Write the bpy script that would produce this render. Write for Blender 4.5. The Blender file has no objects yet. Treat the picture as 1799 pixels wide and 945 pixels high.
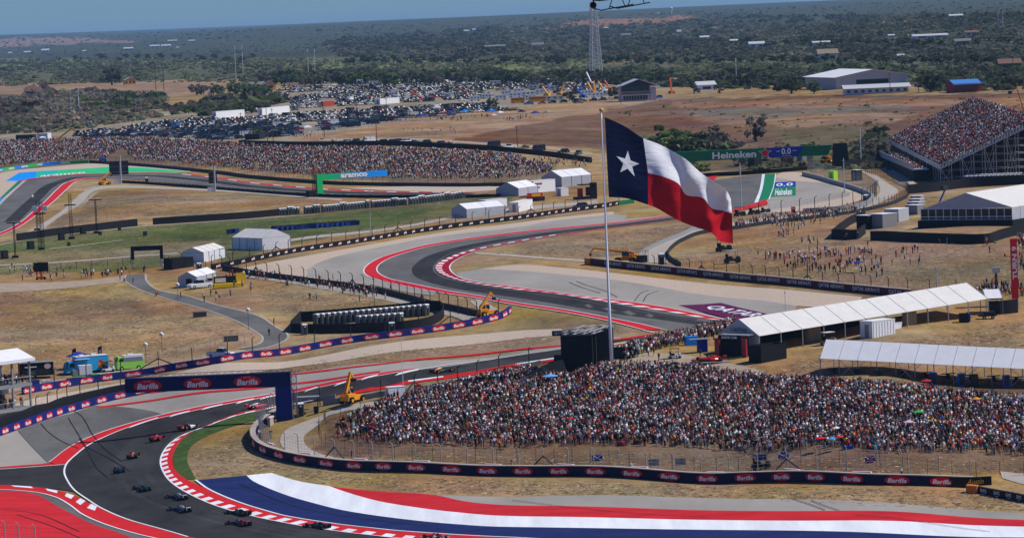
import bpy, bmesh, math, random, time
import numpy as np
from mathutils import Vector, Matrix
from mathutils.geometry import delaunay_2d_cdt
T0 = time.time()
random.seed(7)
RNG = np.random.default_rng(11)
S = bpy.context.scene
COL = S.collection
R = math.radians
# ------------------------------------------------------------------ camera
W0, H0, FPX, HC = 1799.0, 945.0, 6500.0, 80.0
YC = 33.0                                   # eye level in the middle of the frame
ROLL = math.atan(0.042)
PITCH = math.atan((H0/2-YC)/FPX)
fwd = np.array([0, math.cos(PITCH), -math.sin(PITCH)])
up0 = np.array([0, math.sin(PITCH), math.cos(PITCH)])
rt0 = np.array([1.0, 0, 0])
RT = math.cos(ROLL)*rt0 - math.sin(ROLL)*up0
UP = math.cos(ROLL)*up0 + math.sin(ROLL)*rt0
cd = bpy.data.cameras.new('camera')
cd.sensor_width = 36; cd.lens = FPX/W0*36; cd.clip_start = 1; cd.clip_end = 60000
cam = bpy.data.objects.new('camera', cd); COL.objects.link(cam)
cam.matrix_world = Matrix(((RT[0], UP[0], -fwd[0], 0), (RT[1], UP[1], -fwd[1], 0), (RT[2], UP[2], -fwd[2], HC), (0, 0, 0, 1)))
S.camera = cam
# ------------------------------------------------------------------ light
SUN_EL, SUN_AZ = 49.0, math.degrees(math.atan2(0.09, 0.97))   # azimuth from +X towards +Y
wd = bpy.data.worlds.new('World'); S.world = wd; wd.use_nodes = True
nt = wd.node_tree; nt.nodes.clear()
sky = nt.nodes.new('ShaderNodeTexSky'); sky.sky_type = 'NISHITA'; sky.sun_disc = False
sky.sun_elevation = R(SUN_EL); sky.sun_rotation = R(90-SUN_AZ)
sky.altitude = 200; sky.air_density = 1.0; sky.dust_density = 0.0; sky.ozone_density = 3.0
bg = nt.nodes.new('ShaderNodeBackground'); bg.inputs[1].default_value = 0.05
wo = nt.nodes.new('ShaderNodeOutputWorld')
tint = nt.nodes.new('ShaderNodeMix'); tint.data_type = 'RGBA'; tint.blend_type = 'MULTIPLY'; tint.inputs[0].default_value = 1
tint.inputs[7].default_value = (.56, .98, 1.86, 1)          # the polarised steel blue of this sky, the same all round
nt.links.new(sky.outputs[0], tint.inputs[6]); nt.links.new(tint.outputs[2], bg.inputs[0]); nt.links.new(bg.outputs[0], wo.inputs[0])
sl = bpy.data.lights.new('sun', 'SUN'); sl.energy = 5.0; sl.angle = R(0.5); sl.color = (1, .95, .88)
so = bpy.data.objects.new('sun', sl); COL.objects.link(so)
sd = Vector((math.cos(R(SUN_EL))*math.cos(R(SUN_AZ)), math.cos(R(SUN_EL))*math.sin(R(SUN_AZ)), math.sin(R(SUN_EL))))
so.rotation_euler = sd.to_track_quat('Z', 'Y').to_euler(); so.location = (300, 100, 400)
S.view_settings.view_transform = 'Standard'; S.view_settings.look = 'None'
S.view_settings.exposure = -0.2; S.view_settings.gamma = 1
S.render.engine = 'CYCLES'
S.cycles.max_bounces = 4; S.cycles.volume_bounces = 0; S.cycles.transparent_max_bounces = 8

# ------------------------------------------------------------------ terrain: heights known at places, smooth between
def yh(px): return YC-0.042*(px-W0/2)
CP = [(0,945,76),(900,945,76),(1799,945,76),(0,860,76),(300,860,76),(900,860,75.5),(1799,880,75.5),(0,1100,76),(900,1100,76),(1799,1100,76),
(0,775,73.5),(130,725,72),(268,690,70),(521,684,69),(500,742,72),(460,780,73.6),(560,808,74.6),(900,822,74.6),(1300,837,74.6),(1700,852,75),
(600,792,74),(900,792,74),(1300,797,74),(1799,800,74),(700,690,68),(1000,650,66),(1300,660,66),(1550,670,66),(1799,692,68.2),
(737,655,66.5),(900,633,66),(600,672,67.5),(590,705,69.3),(890,560,63),(500,620,66),(50,685,69),(150,640,67),(392,617,65),(0,600,66),
(0,500,62),(100,560,65),(250,490,62),(400,500,62),(300,600,65.5),(520,540,63.5),(720,560,63.6),
(640,480,61),(780,470,60.5),(900,500,60.5),(1139,573,62.5),(1250,570,63),(1450,600,63.5),(1750,560,62),(1300,640,65.2),(1600,640,65),(1000,420,58.5),(1442,661,65.7),(1620,668,66.6),(1799,680,67.9),(1900,686,68.3),
(1032,460,59),(1350,515,60),(1560,450,57),(1700,400,55),(1480,395,57),(1700,520,60),(1300,450,58),
(450,460,60),(755,410,59),(900,389,58.5),(1100,380,58.5),(0,430,60),(241,397,59),(450,383,59),(100,300,57.5),(0,380,59.5),(240,345,57.8),
(450,334,58),(826,339,57.5),(1300,345,57),(1500,330,56.5),(1640,320,56.5),(1799,300,56),
(0,288,57),(200,287,57),(400,293,57),(700,318,57),(960,318,57),(0,248,52.5),(200,242,51.5),(400,250,51.5),(700,258,51),(960,290,55),(620,246,50.4),(1040,290,56),(1040,262,55),
(500,200,49),(300,200,49),(100,205,50),(900,150,47),(700,170,48),(1300,200,48.5),(1120,178,48.5),(1500,163,46),(1700,260,54),(1500,240,51),(1000,225,50),(1300,270,54),
(200,150,47),(0,160,48),(500,150,47.5),(100,110,45),(900,110,44),(1700,100,40),(1700,60,32),(1700,25,18),(1300,60,36),(1300,100,43),(100,92,38),(600,75,36),(900,75,36)]
u_, v_, d_ = [], [], []
for px, py, D in CP:
    # exact ray through the pixel at drop D
    r = fwd*FPX+RT*(px-W0/2)-UP*(py-H0/2); t = D/(-r[2])
    u_.append(r[0]/r[1]); v_.append(math.log(t*r[1])); d_.append(D)
for px, py, Y in [(0,62,24000),(300,55,24000),(600,39,24000),(900,27,24000),(1300,8,24000),(1799,-12,24000),(100,78,14000),(850,40,11000),(1100,28,11000),(450,52,13000),
                  (0,62,33000),(900,27,33000),(1799,-12,33000)]:
    r = fwd*FPX+RT*(px-W0/2)-UP*(py-H0/2); t = Y/r[1]
    u_.append(r[0]/r[1]); v_.append(math.log(Y)); d_.append(-t*r[2])
for u, Y, D in [(-.6,600,75),(.6,600,75),(-.6,2000,50),(.6,2000,45),(-.6,12000,20),(.6,12000,10),(-.2,100,76),(.2,100,76),(-.6,100,76),(.6,100,76),(0,60,76)]:
    u_.append(u); v_.append(math.log(Y)); d_.append(D)
KU = 4.0
P = np.stack([np.array(u_)*KU, np.array(v_)], 1); D_ = np.array(d_)
def tps(r2): return 0.5*r2*np.log(np.maximum(r2, 1e-12))
n = len(P)
K = tps(((P[:, None]-P[None])**2).sum(-1)); K[np.arange(n), np.arange(n)] += 2e-4
A = np.zeros((n+3, n+3)); A[:n, :n] = K; A[:n, n] = 1; A[:n, n+1:] = P; A[n, :n] = 1; A[n+1:, :n] = P.T
wts = np.linalg.solve(A, np.concatenate([D_, [0, 0, 0]]))
def drop(u, v):
    out = np.empty(u.shape); f = out.reshape(-1); uu = u.reshape(-1)*KU; vv = v.reshape(-1)
    for i in range(0, len(f), 20000):
        a, b = uu[i:i+20000, None], vv[i:i+20000, None]
        f[i:i+20000] = tps((a-P[:, 0])**2+(b-P[:, 1])**2) @ wts[:n]+wts[n]+wts[n+1]*a[:, 0]+wts[n+2]*b[:, 0]
    return out
UG = np.concatenate([np.linspace(-1, -.17, 12)[:-1], np.linspace(-.17, .17, 171), np.linspace(.17, 1, 12)[1:]])
VG = np.concatenate([np.linspace(math.log(40), math.log(520), 30)[:-1], np.linspace(math.log(520), math.log(1600), 230)[:-1],
                     np.linspace(math.log(1600), math.log(5000), 170)[:-1], np.linspace(math.log(5000), math.log(33000), 90)])
GU, GV = np.meshgrid(UG, VG)
GD = drop(GU, GV)
GD = np.minimum(GD, 77)
def gz(x, y):
    """height of the ground sheet under (x, y), the same surface the mesh has"""
    x = np.asarray(x, float); y = np.asarray(y, float)
    u = x/y; v = np.log(y)
    i = np.clip(np.searchsorted(UG, u)-1, 0, len(UG)-2); j = np.clip(np.searchsorted(VG, v)-1, 0, len(VG)-2)
    y0, y1 = np.exp(VG[j]), np.exp(VG[j+1])
    a = (u-UG[i])/(UG[i+1]-UG[i]); b = (y-y0)/(y1-y0)
    d = GD[j, i]*(1-a)*(1-b)+GD[j, i+1]*a*(1-b)+GD[j+1, i]*(1-a)*b+GD[j+1, i+1]*a*b
    return HC-d
def px2w(pts):
    """where the sight lines through photograph points meet the ground"""
    p = np.atleast_2d(np.array(pts, float))
    r = fwd[None]*FPX+RT[None]*(p[:, 0:1]-W0/2)-UP[None]*(p[:, 1:2]-H0/2)
    u = r[:, 0]/r[:, 1]; s = r[:, 2]/r[:, 1]
    vs = np.linspace(math.log(300), math.log(32000), 700)
    Y = np.exp(vs)[None]; h = (HC+s[:, None]*Y) - gz(u[:, None]*Y, Y*np.ones_like(u)[:, None])
    k = np.argmax(h < 0, axis=1); k = np.where((h < 0).any(1), k, len(vs)-1); k = np.maximum(k, 1)
    lo, hi = np.exp(vs[k-1]), np.exp(vs[k])
    for _ in range(18):
        m = (lo+hi)/2; hm = HC+s*m-gz(u*m, m)
        lo = np.where(hm > 0, m, lo); hi = np.where(hm > 0, hi, m)
    y = (lo+hi)/2; x = u*y
    return np.stack([x, y, gz(x, y)], 1)
def w2px(p):
    p = np.atleast_2d(p)-np.array([0, 0, HC]); z = p@fwd
    return np.stack([W0/2+FPX*(p@RT)/z, H0/2-FPX*(p@UP)/z], 1)
def at(px, py, dz=0.0):
    q = px2w([(px, py)])[0]; return Vector((q[0], q[1], q[2]+dz))
def G(x, y): return float(gz(x, y))
def ppm(p): return FPX/p[1]                   # photograph pixels per metre there
def catmull(P_, step, closed=False):
    P_ = np.asarray(P_, float); n = len(P_); out = []
    m = n if closed else n-1
    for i in range(m):
        if closed: a, b, c, d = P_[(i-1) % n], P_[i], P_[(i+1) % n], P_[(i+2) % n]
        else: a, b, c, d = P_[max(i-1, 0)], P_[i], P_[i+1], P_[min(i+2, n-1)]
        # centripetal parameterisation
        t1 = max(np.linalg.norm(b-a)**.5, 1e-6); t2 = max(np.linalg.norm(c-b)**.5, 1e-6); t3 = max(np.linalg.norm(d-c)**.5, 1e-6)
        m1 = (b-a)/t1-(c-a)/(t1+t2)+(c-b)/t2 if np.linalg.norm(b-a) > 1e-6 else (c-b)/t2
        m2 = (c-b)/t2-(d-b)/(t2+t3)+(d-c)/t3 if np.linalg.norm(d-c) > 1e-6 else (c-b)/t2
        m1 = m1*t2; m2 = m2*t2
        k = max(1, int(np.linalg.norm(c-b)/step))
        for q in range(k):
            t = q/k; t_2 = t*t; t_3 = t_2*t
            out.append((2*t_3-3*t_2+1)*b+(t_3-2*t_2+t)*m1+(-2*t_3+3*t_2)*c+(t_3-t_2)*m2)
    if not closed: out.append(P_[-1])
    return np.array(out)
def path(px, step=2.0, smooth=True):
    w = px2w(px)[:, :2]
    if smooth and len(w) > 2: return catmull(w, step)
    out = []
    for a, b in zip(w[:-1], w[1:]):
        k = max(1, int(np.linalg.norm(b-a)/step))
        for q in range(k): out.append(a+(b-a)*q/k)
    out.append(w[-1]); return np.array(out)

# ------------------------------------------------------------------ materials
MATS = {}
def newmat(name):
    m = bpy.data.materials.new(name); m.use_nodes = True
    return m, m.node_tree, m.node_tree.nodes['Principled BSDF']
def mat(name, col, rough=.8, metal=0, var=0.0, scale=1.0, spec=None, bump=0.0, emit=None, space='Object', stretch=None):
    """procedural material: base colour broken up by two noises"""
    if name in MATS: return MATS[name]
    m, t, b = newmat(name); N = t.nodes; L = t.links
    b.inputs['Roughness'].default_value = rough; b.inputs['Metallic'].default_value = metal
    b.inputs['Specular IOR Level'].default_value = (.5 if rough < .4 else .03 if space == 'World' else .12) if spec is None else spec
    c = (*col, 1)
    if var > 0:
        tc = N.new('ShaderNodeTexCoord'); g = N.new('ShaderNodeNewGeometry')
        src = g.outputs['Position'] if space == 'World' else tc.outputs['Object']
        if stretch:
            mp = N.new('ShaderNodeMapping'); mp.inputs['Scale'].default_value = stretch; L.new(src, mp.inputs[0]); src = mp.outputs[0]
        n1 = N.new('ShaderNodeTexNoise'); n1.inputs['Scale'].default_value = scale; n1.inputs['Detail'].default_value = 5; n1.inputs['Roughness'].default_value = .65
        L.new(src, n1.inputs[0])
        rp = N.new('ShaderNodeMapRange'); rp.inputs[1].default_value = .3; rp.inputs[2].default_value = .7
        rp.inputs[3].default_value = 1-var; rp.inputs[4].default_value = 1+var
        L.new(n1.outputs[0], rp.inputs[0])
        mx = N.new('ShaderNodeVectorMath'); mx.operation = 'SCALE'; mx.inputs[0].default_value = col
        L.new(rp.outputs[0], mx.inputs['Scale']); L.new(mx.outputs[0], b.inputs['Base Color'])
        if bump > 0:
            bp = N.new('ShaderNodeBump'); bp.inputs['Strength'].default_value = bump; bp.inputs['Distance'].default_value = .1
            L.new(n1.outputs[0], bp.inputs['Height']); L.new(bp.outputs[0], b.inputs['Normal'])
    else: b.inputs['Base Color'].default_value = c
    if emit: b.inputs['Emission Color'].default_value = (*emit, 1); b.inputs['Emission Strength'].default_value = 1
    MATS[name] = m; return m
def objcol_mat(name, rough=.6, spec=.3):
    m, t, b = newmat(name); oi = t.nodes.new('ShaderNodeObjectInfo')
    t.links.new(oi.outputs['Color'], b.inputs['Base Color']); b.inputs['Roughness'].default_value = rough; b.inputs['Specular IOR Level'].default_value = spec
    MATS[name] = m; return m
def attr_mat(name, rough=.8, spec=.2, var=0, scale=1.0):
    m, t, b = newmat(name); a = t.nodes.new('ShaderNodeVertexColor'); a.layer_name = 'Col'
    b.inputs['Roughness'].default_value = rough; b.inputs['Specular IOR Level'].default_value = spec
    t.links.new(a.outputs[0], b.inputs['Base Color'])
    if var:                                              # leaves let part of the light through
        tr = t.nodes.new('ShaderNodeBsdfTranslucent'); mx = t.nodes.new('ShaderNodeMixShader'); mx.inputs[0].default_value = var; t.links.new(a.outputs[0], tr.inputs[0]); o_ = t.nodes['Material Output']
        t.links.new(b.outputs[0], mx.inputs[1]); t.links.new(tr.outputs[0], mx.inputs[2]); t.links.new(mx.outputs[0], o_.inputs[0])
    MATS[name] = m; return m
def ground_mat():
    m, t, b = newmat('ground_grass'); N = t.nodes; L = t.links
    a = N.new('ShaderNodeVertexColor'); a.layer_name = 'Col'
    g = N.new('ShaderNodeNewGeometry')
    def noise(scale, det, rough=.6, stretch=(1, 1, 1)):
        mp = N.new('ShaderNodeMapping'); mp.inputs['Scale'].default_value = stretch; L.new(g.outputs['Position'], mp.inputs[0])
        x = N.new('ShaderNodeTexNoise'); x.inputs['Scale'].default_value = scale; x.inputs['Detail'].default_value = det; x.inputs['Roughness'].default_value = rough
        L.new(mp.outputs[0], x.inputs[0]); return x.outputs[0]
    def rng(src, lo, hi, a0=.3, a1=.7):
        r = N.new('ShaderNodeMapRange'); r.inputs[1].default_value = a0; r.inputs[2].default_value = a1; r.inputs[3].default_value = lo; r.inputs[4].default_value = hi
        L.new(src, r.inputs[0]); return r.outputs[0]
    def mul(x, y):
        q = N.new('ShaderNodeMath'); q.operation = 'MULTIPLY'; L.new(x, q.inputs[0]); L.new(y, q.inputs[1]); return q.outputs[0]
    k = mul(rng(noise(.012, 6), .7, 1.28), rng(noise(.3, 7, .8, (.35, .16, 1)), .55, 1.4))
    k = mul(k, rng(noise(.07, 6, .7, (.5, 1, 1)), .72, 1.25)); k = mul(k, rng(noise(1.6, 4, .8), .7, 1.28))
    sc = N.new('ShaderNodeVectorMath'); sc.operation = 'SCALE'; L.new(a.outputs[0], sc.inputs[0]); L.new(k, sc.inputs['Scale'])
    # drifts of greener and browner grass
    hs = N.new('ShaderNodeHueSaturation'); L.new(sc.outputs[0], hs.inputs['Color']); L.new(rng(noise(.03, 4), .47, .525), hs.inputs['Hue']); L.new(rng(noise(.02, 4), .75, 1.3), hs.inputs['Saturation'])
    L.new(hs.outputs[0], b.inputs['Base Color']); b.inputs['Roughness'].default_value = .95; b.inputs['Specular IOR Level'].default_value = .1
    bp = N.new('ShaderNodeBump'); bp.inputs['Strength'].default_value = .5; bp.inputs['Distance'].default_value = .25; L.new(noise(1.5, 4, .8), bp.inputs['Height']); L.new(bp.outputs[0], b.inputs['Normal'])
    return m
# ------------------------------------------------------------------ object helpers
def tag(o, label=None, cat=None, group=None, kind=None):
    if label: o['label'] = label
    if cat: o['category'] = cat
    if group: o['group'] = group
    if kind: o['kind'] = kind
    return o
def thing(name, label, cat, loc=(0, 0, 0), rz=0.0, group=None):
    o = bpy.data.objects.new(name, None); COL.objects.link(o); o.location = loc; o.rotation_euler = (0, 0, rz); o.empty_display_size = .5
    return tag(o, label, cat, group)
class MB:
    def __init__(s): s.v = []; s.f = []; s.m = []; s.mats = []
    def mi(s, m):
        if m not in s.mats: s.mats.append(m)
        return s.mats.index(m)
    def add(s, v, f, m):
        k = len(s.v); i = s.mi(m); s.v += [tuple(q) for q in v]; s.f += [tuple(a+k for a in q) for q in f]; s.m += [i]*len(f); return s
    def box(s, c, d, m, rz=0, top=(1, 1), off=(0, 0)):
        """box centred at c; its top face may be scaled and shifted"""
        a, b, h = d[0]/2, d[1]/2, d[2]/2; C_, S_ = math.cos(rz), math.sin(rz); vs = []
        for z, kx, ky, ox, oy in ((-h, 1, 1, 0, 0), (h, top[0], top[1], off[0], off[1])):
            for x, y in ((-a, -b), (a, -b), (a, b), (-a, b)):
                X, Y = x*kx+ox, y*ky+oy; vs.append((c[0]+X*C_-Y*S_, c[1]+X*S_+Y*C_, c[2]+z))
        return s.add(vs, [(3, 2, 1, 0), (4, 5, 6, 7), (0, 1, 5, 4), (1, 2, 6, 5), (2, 3, 7, 6), (3, 0, 4, 7)], m)
    def tube(s, p0, p1, r, m, n=4, r1=None, caps=True):
        p0, p1 = Vector(p0), Vector(p1); d = p1-p0
        if d.length < 1e-6: return s
        q = d.to_track_quat('Z', 'Y'); r1 = r if r1 is None else r1; vs = []
        for p, rr in ((p0, r), (p1, r1)):
            for i in range(n):
                a = 2*math.pi*(i+.5)/n; vs.append(p+q@Vector((math.cos(a)*rr, math.sin(a)*rr, 0)))
        f = [(i, (i+1) % n, n+(i+1) % n, n+i) for i in range(n)]
        if caps: f += [tuple(range(n-1, -1, -1)), tuple(range(n, 2*n))]
        return s.add(vs, f, m)
    def loft(s, secs, m, caps=True):
        n = len(secs[0]); vs = [q for c in secs for q in c]; f = []
        for k in range(len(secs)-1):
            for i in range(n): f.append((k*n+i, k*n+(i+1) % n, (k+1)*n+(i+1) % n, (k+1)*n+i))
        if caps: f += [tuple(range(n-1, -1, -1)), tuple(range((len(secs)-1)*n, len(secs)*n))]
        return s.add(vs, f, m)
    def quad(s, a, b, c, d, m): return s.add([a, b, c, d], [(0, 1, 2, 3)], m)
    def slab(s, a, b, c, d, th, m):
        """a thin sheet with thickness, corners a b c d"""
        a, b, c, d = map(Vector, (a, b, c, d)); nn = (b-a).cross(d-a).normalized()*th
        return s.add([a, b, c, d, a-nn, b-nn, c-nn, d-nn], [(0, 1, 2, 3), (7, 6, 5, 4), (0, 4, 5, 1), (1, 5, 6, 2), (2, 6, 7, 3), (3, 7, 4, 0)], m)
    def ball(s, c, r, m, n=8, k=5, sz=1.0):
        vs = [(c[0], c[1], c[2]-r*sz)]
        for j in range(1, k):
            a = math.pi*j/k-math.pi/2
            for i in range(n): vs.append((c[0]+r*math.cos(a)*math.cos(2*math.pi*i/n), c[1]+r*math.cos(a)*math.sin(2*math.pi*i/n), c[2]+r*sz*math.sin(a)))
        vs.append((c[0], c[1], c[2]+r*sz)); e = len(vs)-1
        f = [(0, 1+(i+1) % n, 1+i) for i in range(n)]
        for j in range(k-2):
            for i in range(n): f.append((1+j*n+i, 1+j*n+(i+1) % n, 1+(j+1)*n+(i+1) % n, 1+(j+1)*n+i))
        f += [(e, 1+(k-2)*n+i, 1+(k-2)*n+(i+1) % n) for i in range(n)]
        return s.add(vs, f, m)
    def mesh(s, name, smooth=False):
        me = bpy.data.meshes.new(name); me.from_pydata(s.v, [], s.f)
        for q in s.mats: me.materials.append(MATS[q])
        me.polygons.foreach_set('material_index', s.m)
        if smooth: me.polygons.foreach_set('use_smooth', [True]*len(s.f))
        me.update(); return me
    def build(s, name, parent=None, smooth=False, loc=None):
        return link(name, s.mesh(name, smooth), parent, loc)
def link(name, me, parent=None, loc=None, rz=0, color=None):
    o = bpy.data.objects.new(name, me); COL.objects.link(o)
    if parent: o.parent = parent
    if loc is not None: o.location = loc
    if rz: o.rotation_euler = (0, 0, rz)
    if color: o.color = (*color, 1)
    return o
def copy_tree(o, parent=None):
    c = o.copy(); COL.objects.link(c); c.parent = parent
    for ch in list(o.children): copy_tree(ch, c)
    return c
def npmesh(name, V, F, colors=None, mats=(), mi=None):
    """big mesh from arrays; F is (n,3) or (n,4)"""
    me = bpy.data.meshes.new(name); V = np.ascontiguousarray(V, np.float32); k = F.shape[1]; nF = len(F)
    me.vertices.add(len(V)); me.vertices.foreach_set('co', V.ravel())
    me.loops.add(nF*k); me.loops.foreach_set('vertex_index', np.ascontiguousarray(F, np.int32).ravel())
    me.polygons.add(nF); me.polygons.foreach_set('loop_start', np.arange(0, nF*k, k, dtype=np.int32))
    for q in mats: me.materials.append(MATS[q])
    if mi is not None: me.polygons.foreach_set('material_index', np.ascontiguousarray(mi, np.int32))
    me.update(calc_edges=True)
    if colors is not None:
        ca = me.color_attributes.new('Col', 'FLOAT_COLOR', 'POINT')
        cc = np.ones((len(V), 4), np.float32); cc[:, :3] = colors; ca.data.foreach_set('color', cc.ravel())
    return me
# ------------------------------------------------------------------ ground sheets
LAYER = 0.025
def sheet(name, xy, m, layer, spacing=4.0, attr=None):
    """a patch draped over the ground; xy is its outline in metres"""
    xy = np.asarray(xy); x0, y0 = xy.min(0); x1, y1 = xy.max(0)
    sp = max(spacing, math.sqrt((x1-x0)*(y1-y0)/7000))
    gx, gy = np.meshgrid(np.arange(x0+sp*.37, x1, sp), np.arange(y0+sp*.41, y1, sp)); pts = np.stack([gx.ravel(), gy.ravel()], 1)
    inside = pip(pts, xy); pts = pts[inside]
    if len(pts):                                      # keep clear of the outline
        d = np.min(((pts[:, None]-xy[None])**2).sum(-1), 1); pts = pts[d > (sp*.4)**2]
    allp = [Vector(p) for p in xy]+[Vector(p) for p in pts]; n = len(xy)
    vs, es, fs, _, _, _ = delaunay_2d_cdt(allp, [], [list(range(n))], 1, 1e-4)
    V = np.array([(v.x, v.y) for v in vs]); Z = gz(V[:, 0], V[:, 1])+.05+LAYER*layer
    me = bpy.data.meshes.new(name); me.from_pydata([(a, b, c) for (a, b), c in zip(V.tolist(), Z.tolist())], [], fs)
    me.materials.append(MATS[m]); me.update()
    # faces up
    if len(me.polygons) and me.polygons[0].normal.z < 0: me.flip_normals()
    return tag(link(name, me), kind='structure')
def pip(p, poly):
    x, y = p[:, 0], p[:, 1]; r = np.zeros(len(p), bool); n = len(poly); j = n-1
    for i in range(n):
        xi, yi = poly[i]; xj, yj = poly[j]
        if yi != yj:
            c = ((yi > y) != (yj > y)) & (x < (xj-xi)*(y-yi)/(yj-yi)+xi); r ^= c
        j = i
    return r
def zone(name, px, m, layer, smooth=(), spacing=4.0):
    """outline given as a list of runs: each run a list of photo points, curved or straight"""
    out = []
    for run, sm in px:
        p = path(run, 2.5, sm); out.append(p)
    xy = np.concatenate(out)
    keep = [0]
    for i in range(1, len(xy)):
        if np.linalg.norm(xy[i]-xy[keep[-1]]) > .25: keep.append(i)
    xy = xy[keep]
    if np.linalg.norm(xy[0]-xy[-1]) < .25: xy = xy[:-1]
    return sheet(name, xy, m, layer, spacing)
def resample(c, step):
    d = np.r_[0, np.cumsum(np.linalg.norm(np.diff(c, axis=0), axis=1))]; n = max(2, int(round(d[-1]/step))+1); t = np.linspace(0, d[-1], n)
    return np.stack([np.interp(t, d, c[:, 0]), np.interp(t, d, c[:, 1])], 1), d[-1]
def normals(c):
    t = np.gradient(c, axis=0); t /= np.maximum(np.linalg.norm(t, axis=1, keepdims=True), 1e-9); return np.stack([-t[:, 1], t[:, 0]], 1)
def ribbon(name, c, o0, o1, mats, layer, block=None, step=2.0, hz=0.0, kind='structure'):
    """strip beside the curve c between offsets o0 and o1 (metres, left positive); alternating blocks if two materials"""
    st = block if block else step
    c, L_ = resample(c, st); nn = normals(c); n = len(c)
    if np.ndim(o0) == 0: o0 = np.full(n, o0)
    else: o0 = np.interp(np.linspace(0, 1, n), np.linspace(0, 1, len(o0)), o0)
    if np.ndim(o1) == 0: o1 = np.full(n, o1)
    else: o1 = np.interp(np.linspace(0, 1, n), np.linspace(0, 1, len(o1)), o1)
    a, b = c+nn*o0[:, None], c+nn*o1[:, None]
    za, zb = gz(a[:, 0], a[:, 1])+.05+LAYER*layer, gz(b[:, 0], b[:, 1])+.05+LAYER*layer
    V = []; F = []; M = []
    for i in range(n): V += [(a[i, 0], a[i, 1], za[i]+hz), (b[i, 0], b[i, 1], zb[i]+hz)]
    for i in range(n-1):
        f = (2*i, 2*i+2, 2*i+3, 2*i+1)
        F.append(f); M.append(i % len(mats))
    me = bpy.data.meshes.new(name); me.from_pydata(V, [], F)
    for q in mats: me.materials.append(MATS[q])
    me.polygons.foreach_set('material_index', M); me.update()
    if me.polygons[0].normal.z < 0: me.flip_normals()
    return tag(link(name, me), kind=kind)
def band(name, pxa, pxb, mats, layer, step=2.5, block=None, hz=0):
    """strip between two photo curves"""
    a, b = path(pxa, 1.0), path(pxb, 1.0)
    La = np.linalg.norm(np.diff(a, axis=0), axis=1).sum(); n = max(3, int(La/(block or step)))
    def rs(c):
        d = np.r_[0, np.cumsum(np.linalg.norm(np.diff(c, axis=0), axis=1))]; t = np.linspace(0, d[-1], n); return np.stack([np.interp(t, d, c[:, 0]), np.interp(t, d, c[:, 1])], 1)
    a, b = rs(a), rs(b); k = max(1, int(np.ceil(np.max(np.linalg.norm(a-b, axis=1))/3.0)))
    V = []; F = []; M = []
    for i in range(n):
        for j in range(k+1):
            q = a[i]*(1-j/k)+b[i]*j/k; V.append((q[0], q[1], float(gz(q[0], q[1]))+.05+LAYER*layer+hz))
    for i in range(n-1):
        for j in range(k): F.append((i*(k+1)+j, (i+1)*(k+1)+j, (i+1)*(k+1)+j+1, i*(k+1)+j+1)); M.append(i % len(mats))
    me = bpy.data.meshes.new(name); me.from_pydata(V, [], F)
    for q in mats: me.materials.append(MATS[q])
    me.polygons.foreach_set('material_index', M); me.update()
    if me.polygons[0].normal.z < 0: me.flip_normals()
    return tag(link(name, me), kind='structure')
# ------------------------------------------------------------------ surface materials
mat('asphalt_dark', (.040, .040, .042), .85, var=.34, scale=.5, space='World', stretch=(.25, .12, 1), bump=.1)
mat('asphalt_mid', (.13, .128, .126), .88, var=.25, scale=.4, space='World', stretch=(.3, .12, 1))
mat('asphalt_light', (.32, .30, .27), .9, var=.14, scale=.25, space='World', stretch=(.3, .12, 1))
mat('gravel', (.49, .40, .315), .95, var=.2, scale=2.5, space='World', bump=.6)
mat('concrete', (.40, .36, .31), .9, var=.14, scale=.5, space='World')
mat('dirt', (.36, .29, .215), .95, var=.2, scale=.4, space='World', bump=.4)
mat('rubble', (.33, .27, .2), .95, var=.5, scale=1.2, space='World', bump=1)
mat('paint_red', (.60, .022, .022), .55, var=.1, scale=.4, space='World')
mat('kerb_maroon', (.33, .012, .02), .6, var=.15, scale=.5, space='World')
mat('paint_white', (.76, .79, .83), .5, var=.14, scale=.35, space='World', stretch=(1, .1, 1))
mat('paint_blue', (.019, .029, .11), .55, var=.25, scale=.3, space='World', stretch=(.3, 1, 1))
mat('paint_bright_red', (.55, .024, .026), .55, var=.22, scale=.3, space='World', stretch=(.3, 1, 1))
mat('paint_green', (.02, .20, .09), .6, var=.1, scale=.5, space='World')
mat('paint_mint', (.04, .50, .20), .6, var=.08, scale=.3, space='World')
mat('paint_teal', (.02, .45, .38), .6, var=.08, scale=.3, space='World')
mat('paint_azure', (.012, .28, .83), .6, var=.06, scale=.3, space='World')
mat('paint_purple', (.115, .018, .07), .6, var=.1, scale=.5, space='World')
mat('paint_royal', (.02, .045, .33), .6, var=.1, scale=.5, space='World')
mat('grass_green', (.055, .095, .028), .95, var=.4, scale=.6, space='World', bump=.5)
mat('rubber', (.026, .026, .028), .9); mat('asphalt_worn', (.050, .050, .052), .85, var=.3, scale=.5, space='World', stretch=(.25, .12, 1)); mat('asphalt_grey', (.092, .091, .09), .85, var=.25, scale=.4, space='World', stretch=(.3, .12, 1))
MATS['ground_grass'] = ground_mat()
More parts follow.
